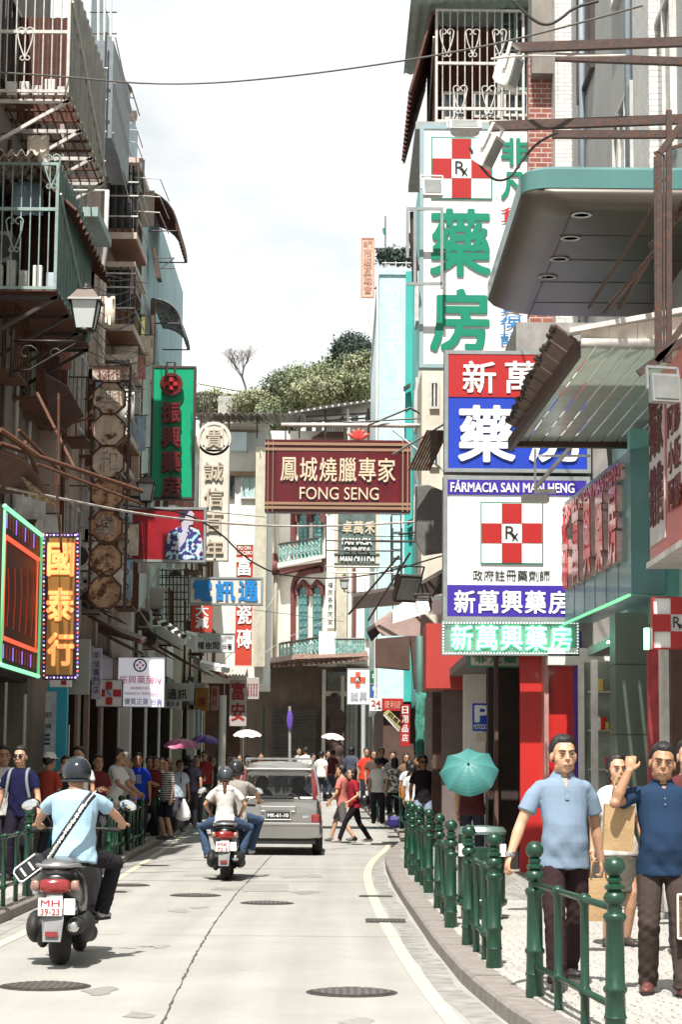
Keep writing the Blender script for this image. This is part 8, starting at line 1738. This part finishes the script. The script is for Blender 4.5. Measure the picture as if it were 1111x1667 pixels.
for y in (.8, 1.7): CB(MB().beam((-.66, y, 1.69), (.66, y, 1.69), .05, .03), 'cross_bar', ctrim)
q = MB(); q.prism([(-.655, .055, 1.0), (.655, .055, 1.0), (.615, .165, 1.50), (-.615, .165, 1.50)], (0, .006, 0)); CB(q, 'rear_window', M('rear_glass', (.03, .03, .03), rough=.04, var=0, alpha=.13))
q = MB(); q.tube([(-.655, .05, 1.0), (.655, .05, 1.0), (.615, .16, 1.50), (-.615, .16, 1.50)], .02, 6, closed=True); CB(q, 'window_frame', cpaint, None)
q = MB(); q.prism([(-.70, 2.95, .93), (.70, 2.95, .93), (.58, 2.28, 1.53), (-.58, 2.28, 1.53)], (0, .006, 0)); CB(q, 'windscreen', M('screen_glass', (.5, .52, .5), rough=.05, var=0, alpha=.15))
q = MB(); q.tube([(-.05, .03, 1.01), (.25, .05, 1.08), (.42, .02, 1.0)], .012, 6); q.prism([(-.35, .02, 1.02), (.36, .02, 1.02), (.36, .02, 1.045), (-.35, .02, 1.045)], (0, .01, 0)); CB(q, 'wiper', blkm, None)
q = MB(); q.bbox(-.36, .30, -.01, .05, .985, 1.02, .01); CB(q, 'tailgate_handle', blk)
q = MB(); q.bbox(-.78, .78, .15, 2.8, .95, .99, .01); CB(q, 'parcel_shelf', blkm)
for x in (-.36, .36):
    for y, zt_ in ((1.5, 1.15), (.75, 1.08)):
        q = MB(); q.loft([oval(.23, .6, zt_, y), oval(.21, .6, zt_, y+.14)]); stt = CB(q, 'seat', M('seat_cloth', (.03, .028, .028), rough=.9), None, True); q = MB(); q.ell((x, y+.07, zt_+.13), (.13, .06, .10)); q.v = [(v[0], v[1], v[2]) for v in q.v]; CB(q, 'headrest', MATS['seat_cloth'], stt, True)
        stt.data.transform(Matrix.Translation((x, 0, 0)))
q = MB(); q.ell((.05, 2.55, 1.38), (.12, .02, .045)); CB(q, 'rear_view_mirror', blk, None, True)
for s in (-1, 1):
    for y in (.62, 3.05):
        wo = wheel(car, y, .29, .18); wo.data.transform(Matrix.Translation((s*.74, 0, 0)))
        for ch in wo.children: ch.data.transform(Matrix.Translation((s*.74, 0, 0)))
person('driver inside the minivan seen through its rear window', (CL.x+.36, CL.y+1.75, .0), PI, 1.70, dict(pelvis=(0, 0, .62), hands={-1: (-.2, -.4, .95), 1: (.2, -.4, .95)}, feet={-1: (-.1, -.6, .4), 1: (.1, -.6, .4)}), shirt=(.05, .05, .05), voxel=.022)

car.scale = (.97, 1, 1.05)
# ================================================================ people on foot
def on(px, D, dz=PZ): x = P(px, 1250, D).x; return (x, D, rise(D)+dz)
def arms(l=None, r=None, **k): return k
swing = lambda a, b: {-1: (-.26, a, .82), 1: (.26, b, .82)}
# the two men in front on the right
m1, j1 = person('man in pale blue polo shirt and dark trousers walking by the nearest fence', on(917, 14.3), .12, 1.69,
    dict(belly=.045, hands={-1: (-.40, -.10, .86), 1: (.29, .10, .84)}, feet={-1: (-.08, -.16, .075), 1: (.10, .30, .13)}, lean=.0, head=(.05, -.02, 0), curl={-1: .8, 1: .9}, toe={-1: (-.2, -1, 0), 1: (.2, -1, 0)}, wrinkle=.0055, palm={-1: (1, .2, 0), 1: (-1, .4, 0)}),
    shirt=(.19, .255, .335), pants=(.032, .018, .019), voxel=.0065, collar=True, fat=.96, skin=0, shoes=(.025, .02, .02))
m2, j2 = person('man in navy polo shirt raising a bag over his shoulder, right edge', on(1078, 14.0), .0, 1.64,
    dict(belly=.055, hands={-1: (-.25, -.22, 1.52), 1: (.19, -.20, .90)}, elbow={-1: (-.6, -.2, -1), 1: (1, .6, 0)}, hdir={-1: (.15, .25, 1)}, palm={-1: (.2, 1, 0)}, curl={-1: 1.3, 1: 1.2}, feet={-1: (-.10, .04, .085), 1: (.10, -.22, .075)}, head=(-.08, .05, .10), wrinkle=.0055),
    shirt=(.018, .038, .078), pants=(.055, .04, .035), voxel=.0065, collar=True, fat=1.02, skin=1, shoes=(.13, .04, .035))
belt = M('belt', (.04, .02, .015), rough=.4)
# bags they hold
def paperbag(label, c, w, h, d, m, rot=0.0, handles=True, cat='bag', outline=None, hh=.18):
    t = thing('shopping_bag', label, cat, tuple(c)); Rz = Matrix.Rotation(rot, 4, 'Y'); T4 = Matrix.Translation(Vector(c)) @ Rz
    q = MB(); q.loft([[(-w/2, -d/2, -h), (w/2, -d/2, -h), (w/2, d/2, -h), (-w/2, d/2, -h)], [(-w/2*.98, -d/2, -h*.5), (w/2*.98, -d/2, -h*.5), (w/2*.98, d/2, -h*.5), (-w/2*.98, d/2, -h*.5)], [(-w/2, -d/2*.7, 0), (w/2, -d/2*.7, 0), (w/2, d/2*.7, 0), (-w/2, d/2*.7, 0)]]); xf(q, T4); q.build('bag_body', m, t)
    for y in (-d/2*.7, d/2*.7): q = MB(); q.tube([(-w*.25, y, -.01), (-w*.2, y*.5, hh*.7), (0, 0, hh), (w*.2, y*.5, hh*.7), (w*.25, y, -.01)], .006, 6); xf(q, T4); q.build('handle', outline or m, t, True)
    if outline:
        q = MB()
        for z in (-h, 0): q.tube([(-w/2, -d/2-.003, z), (w/2, -d/2-.003, z)], .007, 5)
        for x in (-w/2, w/2): q.tube([(x, -d/2-.003, -h), (x, -d/2-.003, 0)], .007, 5)
        xf(q, T4); q.build('seam', outline, t)
    return t
kraft = M('kraft_paper', (.36, .235, .115), rough=.85, var=.15, scale=6, bump=.3)
wr = local_to_world(m2, j2['wr'][-1]); hw = wr+Vector((.01, -.02, .09))
kb = paperbag('brown paper shopping bag hanging behind the raised hand of the navy polo man', (hw.x-.06, hw.y+.16, 1.36), .20, .30, .10, kraft, .06, hh=.22)
w2 = local_to_world(m2, j2['wr'][1]); pb = paperbag('brown basket patterned bag with white edging held low at the right edge', (w2.x-.0, w2.y-.06, w2.z-.20), .27, .28, .12, M('basket_brown', (.13, .065, .03), rough=.6, var=.5, scale=30, bump=.5), .0, outline=white_l, hh=.13)
text('特產', (w2.x-.08, w2.y-.125, w2.z-.38), (.16, 0, 0), (0, 0, .10), kraft, pb, 'lettering', .02, .002, .002, FRONT)
# watch, badge
MB().lathe([(.030, -.014), (.034, -.01), (.034, .01), (.030, .014)], tuple(local_to_world(m1, j1['wr'][-1])+Vector((0, 0, .02))), 12).build('watch', chrome, m1, True)
def walker(label, px, D, rot, H, pose=None, **k):
    H *= 1.03; k.setdefault('hair', random.choice(['short', 'short', 'short', 'bob', 'long'])) if D > 40 else None; k.setdefault('fat', random.uniform(.92, 1.15))
    k.setdefault('voxel', .012 if D < 33 else .018)
    return person(label, on(px, D, k.pop('dz', PZ)), rot, H, pose, **k)
stand = dict(hands={-1: (-.24, -.05, .84), 1: (.24, -.05, .84)})
def wk(a=.22, **k): d = dict(feet={-1: (-.07, -a, .08), 1: (.07, a, .13)}, hands={-1: (-.24, .12, .86), 1: (.24, -.22, .90)}, lean=.05); d.update(k); return d
def wk2(a=.22, **k): d = dict(feet={-1: (-.07, a, .13), 1: (.07, -a, .08)}, hands={-1: (-.24, -.22, .90), 1: (.24, .12, .86)}, lean=.05); d.update(k); return d
fold = dict(hands={-1: (-.10, -.28, 1.12), 1: (.10, -.28, 1.10)}, hdir={-1: (.6, -.4, .2), 1: (-.6, -.4, .2)})
phone = dict(hands={-1: (-.06, -.26, 1.45), 1: (.22, -.05, .84)}, elbow={-1: (-.6, -.2, -1)}, hdir={-1: (.3, 0, 1)})
# left pavement
walker('bare shouldered man in a white vest at the far left edge', 4, 28.0, .3, 1.68, wk(), shirt=(.60, .57, .54), sleeve='none', skin=1, pants=(.04, .04, .05))
bp0, bj = walker('young man in navy tee, sunglasses and grey backpack straps', 34, 27.4, -.15, 1.67, wk(.16, hands={-1: (-.30, -.02, .84), 1: (.29, -.12, .84)}), shirt=(.012, .012, .045), pants=(.014, .012, .02), skin=0, glasses=True, voxel=.009)
for s in (-1, 1):
    q = MB(); L_ = [bj['Nk']+Vector((s*.105, .04, -.03)), bj['Nk']+Vector((s*.115, -.09, -.06)), bj['Nk']+Vector((s*.125, -.135, -.20)), bj['Nk']+Vector((s*.16, -.10, -.40))]; V = smooth_path(L_, 2)
    q.tube(V, .022, 6); q.build('backpack_strap', M('strap_grey', (.20, .22, .24), rough=.8), bp0, True, world=False)
walker('person in white cap, red top and yellow shirt behind the navy tee man', 78, 31.5, 2.6, 1.62, stand, shirt=(.38, .06, .04), cap=(.72, .70, .68), skin=1)
walker('dark dressed person holding a phone up beside the helmeted rider', 107, 32.5, .2, 1.58, dict(hands={-1: (-.12, -.20, 1.45), 1: (.22, -.05, .84)}, elbow={-1: (-.8, -.2, -1)}, hdir={-1: (.3, 0, 1)}), shirt=(.03, .03, .035), skin=0)
walker('young man in white shirt right behind the helmeted rider', 129, 34.5, -.3, 1.74, stand, shirt=(.60, .59, .58))
walker('dark red dressed person right of the helmeted rider', 158, 35.0, .5, 1.62, fold, shirt=(.13, .025, .03), skin=1)
lm, lj = walker('man in white polo shirt leaning forward, seen from the side', 184, 36.8, 1.25, 1.74, dict(lean=.16, hands={-1: (-.2, -.42, .98), 1: (.2, -.40, .96)}), shirt=(.58, .57, .56), pants=(.40, .36, .30), skin=1)
walker('grey haired person behind the man in the white polo', 202, 40.5, 2.5, 1.70, stand, shirt=(.45, .44, .43), haircol=HAIRG)
bt_, btj = walker('man in bright blue tee standing at the kerb fence on the left', 224, 41.5, .15, 1.70, stand, shirt=(.012, .045, .42), pants=(.03, .03, .04), skin=1)
text('龍', local_to_world(bt_, btj['Nk'])+Vector((-.10, -.165, -.33)), (.2, 0, .0), (0, 0, .18), M('print_pale', (.40, .40, .45), var=.3), bt_, 'shirt_print', .01, .004, .0, FRONT)
walker('person in striped white top behind the zigzag blouse woman', 262, 47, .2, 1.62, stand, shirt=(.50, .49, .50))
zz = M('cloth_zigzag', (.62, .60, .56), rough=.85, var=0); nt_ = zz.node_tree; wv = N(nt_, 'ShaderNodeTexWave'); wv.bands_direction = 'Z'; wv.wave_profile = 'SIN'; wv.inputs['Scale'].default_value = 7; wv.inputs['Distortion'].default_value = 3; tcx = N(nt_, 'ShaderNodeTexCoord'); nt_.links.new(tcx.outputs['Object'], wv.inputs['Vector'])
rz = N(nt_, 'ShaderNodeValToRGB'); rz.color_ramp.elements[0].position = .45; rz.color_ramp.elements[1].position = .5; rz.color_ramp.elements[0].color = (.03, .03, .03, 1); rz.color_ramp.elements[1].color = (.62, .6, .57, 1); nt_.links.new(wv.outputs['Fac'], rz.inputs[0]); nt_.links.new(rz.outputs[0], nt_.nodes['Principled BSDF'].inputs['Base Color'])
zw, zj = walker('woman in black and white zigzag blouse with cropped dark trousers', 275, 43.4, -.9, 1.60, dict(hands={-1: (-.22, .0, .92), 1: (.24, -.10, .84)}), smat=zz, pants=(.015, .018, .03), legs='shorts', female=True, hair='bob', haircol=HAIRB, fat=1.12, skin=0)
c = P(299, 1322, 42.2); wb = MB(); wb.loft([oval(.03, 0, .02, 0, 10)] and [[(c.x+math.cos(a)*r*(1+.12*math.sin(a*3+z*9)), c.y+math.sin(a)*r*.6, c.z+z) for a in [2*PI*i/14 for i in range(14)]] for r, z in ((.02, .26), (.03, .22), (.08, .12), (.13, .0), (.15, -.09), (.12, -.15), (.03, -.17))]); tag(wb.build('plastic_bag', white_l, None, True), 'white plastic carrier bag held by the zigzag blouse woman', 'bag')
# umbrella builder
def umbrella(label, c, r, m, tilt=(0, 0), ribs=8, H=.9, depth=.38, group=None):
    t = thing('umbrella', label, 'umbrella', tuple(c)); Rm = Matrix.Rotation(tilt[0], 4, 'X') @ Matrix.Rotation(tilt[1], 4, 'Y'); T4 = Matrix.Translation(Vector(c)) @ Rm
    V = []; Fc = []; nr = 8; seg = ribs*6
    for i in range(nr+1):
        f = i/nr; ang = f*1.05; rr = r*math.sin(ang)/math.sin(1.05); z = -r*depth*2*(1-math.cos(ang))
        for k in range(seg):
            u = (k % 6)/6; sag = math.sin(PI*u)*.16*r*f; rk = rr*(1-.09*math.sin(PI*u)*f); a = 2*PI*k/seg; V.append(T4 @ Vector((rk*math.cos(a), rk*math.sin(a), z-sag*.6+ (0.0)))) 
    for i in range(nr):
        for k in range(seg): Fc.append((i*seg+k, i*seg+(k+1) % seg, (i+1)*seg+(k+1) % seg, (i+1)*seg+k))
    o = raw('canopy', V, Fc, m, t, False); md = o.modifiers.new('t', 'SOLIDIFY'); md.thickness = .003
    for k in range(ribs):
        a = 2*PI*k/ribs; q = MB(); q.tube([T4 @ Vector((r*math.sin(f*1.05)/math.sin(1.05)*math.cos(a), r*math.sin(f*1.05)/math.sin(1.05)*math.sin(a), -r*depth*2*(1-math.cos(f*1.05))-.008)) for f in (0, .25, .5, .75, 1.02)], .004, 4); q.build('rib', chrome, t)
    q = MB(); q.tube([T4 @ Vector((0, 0, .05)), T4 @ Vector((0, 0, -H))], .007, 6); q.build('shaft', frame_d, t); q = MB(); q.tube([T4 @ Vector((0, 0, -H+.02)), T4 @ Vector((0, 0, -H-.10))], .014, 8); q.build('handle', blkm, t)
    q = MB(); q.lathe([(.02, 0), (.012, .03), (.006, .06)], (0, 0, 0), 8); xf(q, T4); q.build('ferrule', blkm, t); return t
tealc = M('umbrella_teal', (.055, .21, .195), rough=.45, var=.05, scale=3)
nt_ = tealc.node_tree; nt_.nodes['Principled BSDF'].inputs['Sheen Weight'].default_value = .0
umbrella('teal eight panel umbrella tilted back over its holder', P(762, 1256, 30.6)+Vector((.0, -.20, .10)), .43, tealc, (.95, -.10), 8, .85, .42)
walker('person in dark trousers hidden beneath the teal umbrella', 770, 31.1, PI, 1.66, dict(hands={-1: (-.10, -.20, 1.30), 1: (.22, -.05, .84)}, elbow={-1: (-.5, -.2, -1)}), shirt=(.10, .03, .03), pants=(.035, .04, .055))
umbrella('pink umbrella above the left pavement crowd', P(295, 1203, 47.5), .40, M('umbrella_pink', (.42, .10, .20), rough=.5), (.12, 0))
umbrella('purple umbrella behind the pink one', P(337, 1197, 58), .40, M('umbrella_purple', (.09, .03, .26), rough=.5), (.1, .1))
umbrella('white umbrella in front of the dark shutter', P(403, 1188, 62), .42, M('umbrella_white', (.80, .79, .77), rough=.5), (.1, 0))
umbrella('pinkish white umbrella held near the street end', P(543, 1194, 72), .40, M('umbrella_blush', (.78, .62, .60), rough=.5), (.1, .1))
lc = [('person in pale blue top under the pink umbrella', 292, 47.8, .4, 1.56, (.42, .50, .56), stand), ('person in dark red top left of the purple umbrella', 320, 52, .2, 1.60, (.16, .03, .04), fold), ('dark haired person in crimson top under the purple umbrella', 333, 57.5, -.2, 1.64, (.26, .03, .04), stand),
      ('person in black by the purple umbrella handle', 345, 58.5, .5, 1.60, (.02, .02, .025), stand), ('person in a dim brown shirt behind the blue tee man', 243, 46, .3, 1.66, (.07, .035, .03), fold), ('person in dark shirt in the shop shade by the kerb', 212, 45, -.4, 1.62, (.04, .03, .03), stand),
      ('person in maroon shirt near the SAMSUNG banner', 250, 46, .9, 1.66, (.12, .02, .02), wk()), ('person in grey shirt deep in the left crowd', 305, 52, 2.9, 1.62, (.18, .19, .20), wk()), ('person in black seen from behind in the left crowd', 312, 49.5, PI, 1.64, (.015, .015, .02), wk()),
      ('person in a red top by the white leaning pole', 372, 58.5, .3, 1.66, (.42, .08, .06), stand), ('person in dark clothes under the white umbrella', 403, 62.4, .2, 1.58, (.05, .03, .03), stand), ('person in grey beside the white umbrella holder', 424, 66, .4, 1.60, (.30, .28, .26), stand),
      ('person with brown skin tone top beside the white umbrella', 391, 61, -.3, 1.62, (.20, .09, .07), stand), ('person in olive shirt far up the left pavement', 356, 64, .3, 1.64, (.10, .10, .06), wk())]
for l, px, D, r, H, sh, po in lc: walker(l, px, D, r, H, po, shirt=sh, voxel=.024, skin=1, dz=PZ if px < 345 else .01)
# cyclist-like rider in blue beyond the second scooter
cy = G(378, 1300, .0); bz = rise(54)
scb = scooter('distant dark scooter ridden by the person in the bright blue tee', Vector((P(379, 1250, 54).x, 54.6, bz+.01)), 0.0, blk, blkm, ('M', '8'), False)
person('rider in bright blue tee and dark helmet on the distant scooter', (P(379, 1250, 54).x, 54.2, bz), PI, 1.70, riderpose(.12), shirt=(.03, .22, .45), helmet=(.02, .02, .02), voxel=.016, pants=(.02, .02, .02))
# street end people
ec = [('small person in white far beyond the minivan roof', 452, 78, .2, 1.35, (.62, .60, .58)), ('person in grey shirt seen above the minivan roof', 486, 77, .4, 1.66, (.34, .32, .30)), ('person in white shirt seen above the minivan roof', 498, 75.5, PI, 1.70, (.66, .65, .63)), ('child in pale top by the purple road sign', 466, 78, 0, 1.3, (.5, .48, .46)),
      ('person in white top walking under the blush umbrella', 523, 71, 2.8, 1.62, (.66, .64, .62)), ('person in dark red clothes holding the blush umbrella', 541, 72.5, 2.6, 1.66, (.08, .02, .03)), ('person in white bending near the street end', 508, 74, 1.2, 1.5, (.6, .6, .58)), ('person in dark blue behind the umbrella pair', 534, 74, .3, 1.6, (.04, .05, .09))]
for l, px, D, r, H, sh in ec: walker(l, px, D, r, H, wk(.16), shirt=sh, voxel=.024, skin=1, dz=.01, pants=(.04, .04, .06))
# right crowd, beyond the dip
rc = [('person in slate shirt seen from behind by the grey shutter', 572, 66, 2.9, 1.72, (.07, .08, .11), wk(.14)), ('person in bright red jersey facing the camera', 597, 62, .1, 1.72, (.60, .05, .03), stand), ('person in black hat and black shirt in the right crowd', 621, 61, .2, 1.74, (.015, .015, .02), fold), ('person in sunglasses with a red bag in front', 640, 58.5, 0, 1.66, (.05, .045, .045), fold),
      ('person in white shirt far right of the yellow board', 653, 63, .4, 1.74, (.62, .60, .58), stand), ('woman in white tee with a crossed bag strap, from behind', 616, 52.5, PI, 1.58, (.66, .65, .63), stand), ('dark haired person between the red jersey and the black hat', 608, 60, .3, 1.68, (.10, .06, .05), stand),
      ('woman carrying an orange bag at the right crowd front', 667, 50.5, PI, 1.56, (.50, .50, .52), stand), ('person in white top with bare arms beside the black tee man', 672, 47, 2.7, 1.52, (.64, .62, .60), stand), ('dark person close to the wrapped pole', 680, 50, .2, 1.68, (.03, .02, .02), stand), ('person in brown shirt under the tilted yellow board', 662, 55, .1, 1.66, (.18, .10, .06), fold),
      ('shaded person behind the black tee man', 704, 45.5, -.3, 1.66, (.04, .03, .03), stand), ('shaded woman in the doorway near the taupe wall', 716, 43, .6, 1.58, (.10, .07, .06), stand)]
for l, px, D, r, H, sh, po in rc: walker(l, px, D, r, H, po, shirt=sh, voxel=.022, skin=1, pants=(.025, .022, .03))
flo = M('cloth_floral', (.5, .5, .5), rough=.85, var=0); nt_ = flo.node_tree; no_2 = N(nt_, 'ShaderNodeTexNoise'); no_2.inputs['Scale'].default_value = 16; tcx = N(nt_, 'ShaderNodeTexCoord'); nt_.links.new(tcx.outputs['Object'], no_2.inputs['Vector']); rz = N(nt_, 'ShaderNodeValToRGB'); rz.color_ramp.elements[0].position = .46; rz.color_ramp.elements[1].position = .52
rz.color_ramp.elements[0].color = (.08, .08, .07, 1); rz.color_ramp.elements[1].color = (.62, .61, .58, 1); nt_.links.new(no_2.outputs['Fac'], rz.inputs[0]); nt_.links.new(rz.outputs[0], nt_.nodes['Principled BSDF'].inputs['Base Color'])
walker('woman in black and white floral blouse seen from behind', 643, 52, PI, 1.60, stand, smat=flo, pants=(.015, .015, .02), hair='bob', female=True, voxel=.02)
walker('man in black tee and pale jeans in front of the right crowd', 689, 41.5, .1, 1.70, stand, shirt=(.018, .014, .016), pants=(.22, .26, .34), skin=2, voxel=.016, glasses=True)
tag(MB().bbox(-.05, .05, -.1, .1, 0, .3, .02).build('orange_bag', solid('bag_orange', (.62, .20, .04))), 'small orange bag held in the right hand crowd', 'bag').location = P(657, 1300, 50.2)
c = P(646, 1328, 50.5); tag(MB().bbox(c.x-.22, c.x+.22, c.y-.12, c.y+.12, rise(50)+PZ, rise(50)+PZ+.28, .08).build('duffel_bag', solid('bag_indigo', (.02, .015, .12))), 'dark indigo duffel bag resting on the right pavement', 'bag')
# crossing couple
person('man in salmon tee and grey shorts crossing the road', (P(559, 1250, 45.6).x, 45.6, .01), -PI/2-.35, 1.68, wk(.30), shirt=(.50, .16, .13), legs='shorts', pants=(.12, .11, .11), voxel=.014, skin=0, shoes=(.10, .09, .09))
cw2, cj = person('woman in crimson top and black leggings striding across the road', (P(579, 1250, 44.6).x, 44.6, .01), -PI/2+.25, 1.62, dict(feet={-1: (-.05, .36, .14), 1: (.05, -.40, .085)}, hands={-1: (-.22, -.1, .88), 1: (.2, -.2, .95)}, lean=.10), shirt=(.26, .015, .03), legs='slim', pants=(.014, .010, .012), female=True, hair='long', haircol=HAIR, voxel=.014, fat=1.05, sleeve='short', shoes=(.35, .28, .26))
c = P(594, 1304, 44.3); tag(MB().ell(c, (.12, .07, .13)).build('shoulder_bag', blk, None, True), 'small black shoulder bag at the crimson top woman\'s hip', 'bag')
# people behind the two men
walker('woman in pale sleeves half hidden between the two polo men', 1003, 17.8, .2, 1.55, dict(hands={-1: (-.24, -.05, .84), 1: (.24, -.1, .86)}), shirt=(.55, .53, .50), legs='skirt', pants=(.10, .09, .07), female=True, hair='long', voxel=.01)
walker('shaded person behind the navy polo man at the right edge', 1120, 17, .0, 1.66, stand, shirt=(.10, .03, .03), voxel=.012)
paperbag('brown paper bag hanging low between the two polo men', P(975, 1430, 17.2), .26, .34, .10, kraft, 0)
# litter bin
bx = G(787, 1499, PZ); LB = thing('litter_bin', 'dark green oval litter bin with white stickers behind the second fence', 'litter bin', (bx.x, bx.y+.22, PZ))
def bring(w, d, z, n=24): return [(w*math.copysign(abs(math.cos(a))**.8, math.cos(a)), d*math.copysign(abs(math.sin(a))**.8, math.sin(a)), z) for a in [2*PI*i/n for i in range(n)]]
binm = M('bin_green', (.006, .035, .022), rough=.3, var=.1, coat=.5)
MB().loft([bring(.20, .16, 0), bring(.205, .17, .12), bring(.235, .20, .14), bring(.235, .20, .70)]).build('bin_body', binm, LB, 'auto', world=False); MB().loft([bring(.245, .21, .14), bring(.255, .22, .155), bring(.255, .22, .185), bring(.245, .21, .20)]).build('base_band', binm, LB, 'auto', world=False)
for s in (-1, 1): MB().loft([bring(.05, .14, .70), bring(.05, .14, .84)]).build('hood_post', binm, LB, world=False).data.transform(Matrix.Translation((s*.18, 0, 0)))
MB().loft([bring(.245, .21, .83), bring(.25, .215, .86), bring(.22, .19, .90), bring(.05, .05, .915)]).build('hood', M('bin_top', (.16, .22, .20), rough=.25, metal=.4, coat=.5), LB, 'auto', world=False)
for x in (-.205, .20): MB().box(x-.03, x+.03, -.19, -.155, .62, .74).build('sticker', pw, LB, world=False)
bpy.data.scenes.remove(TMP)
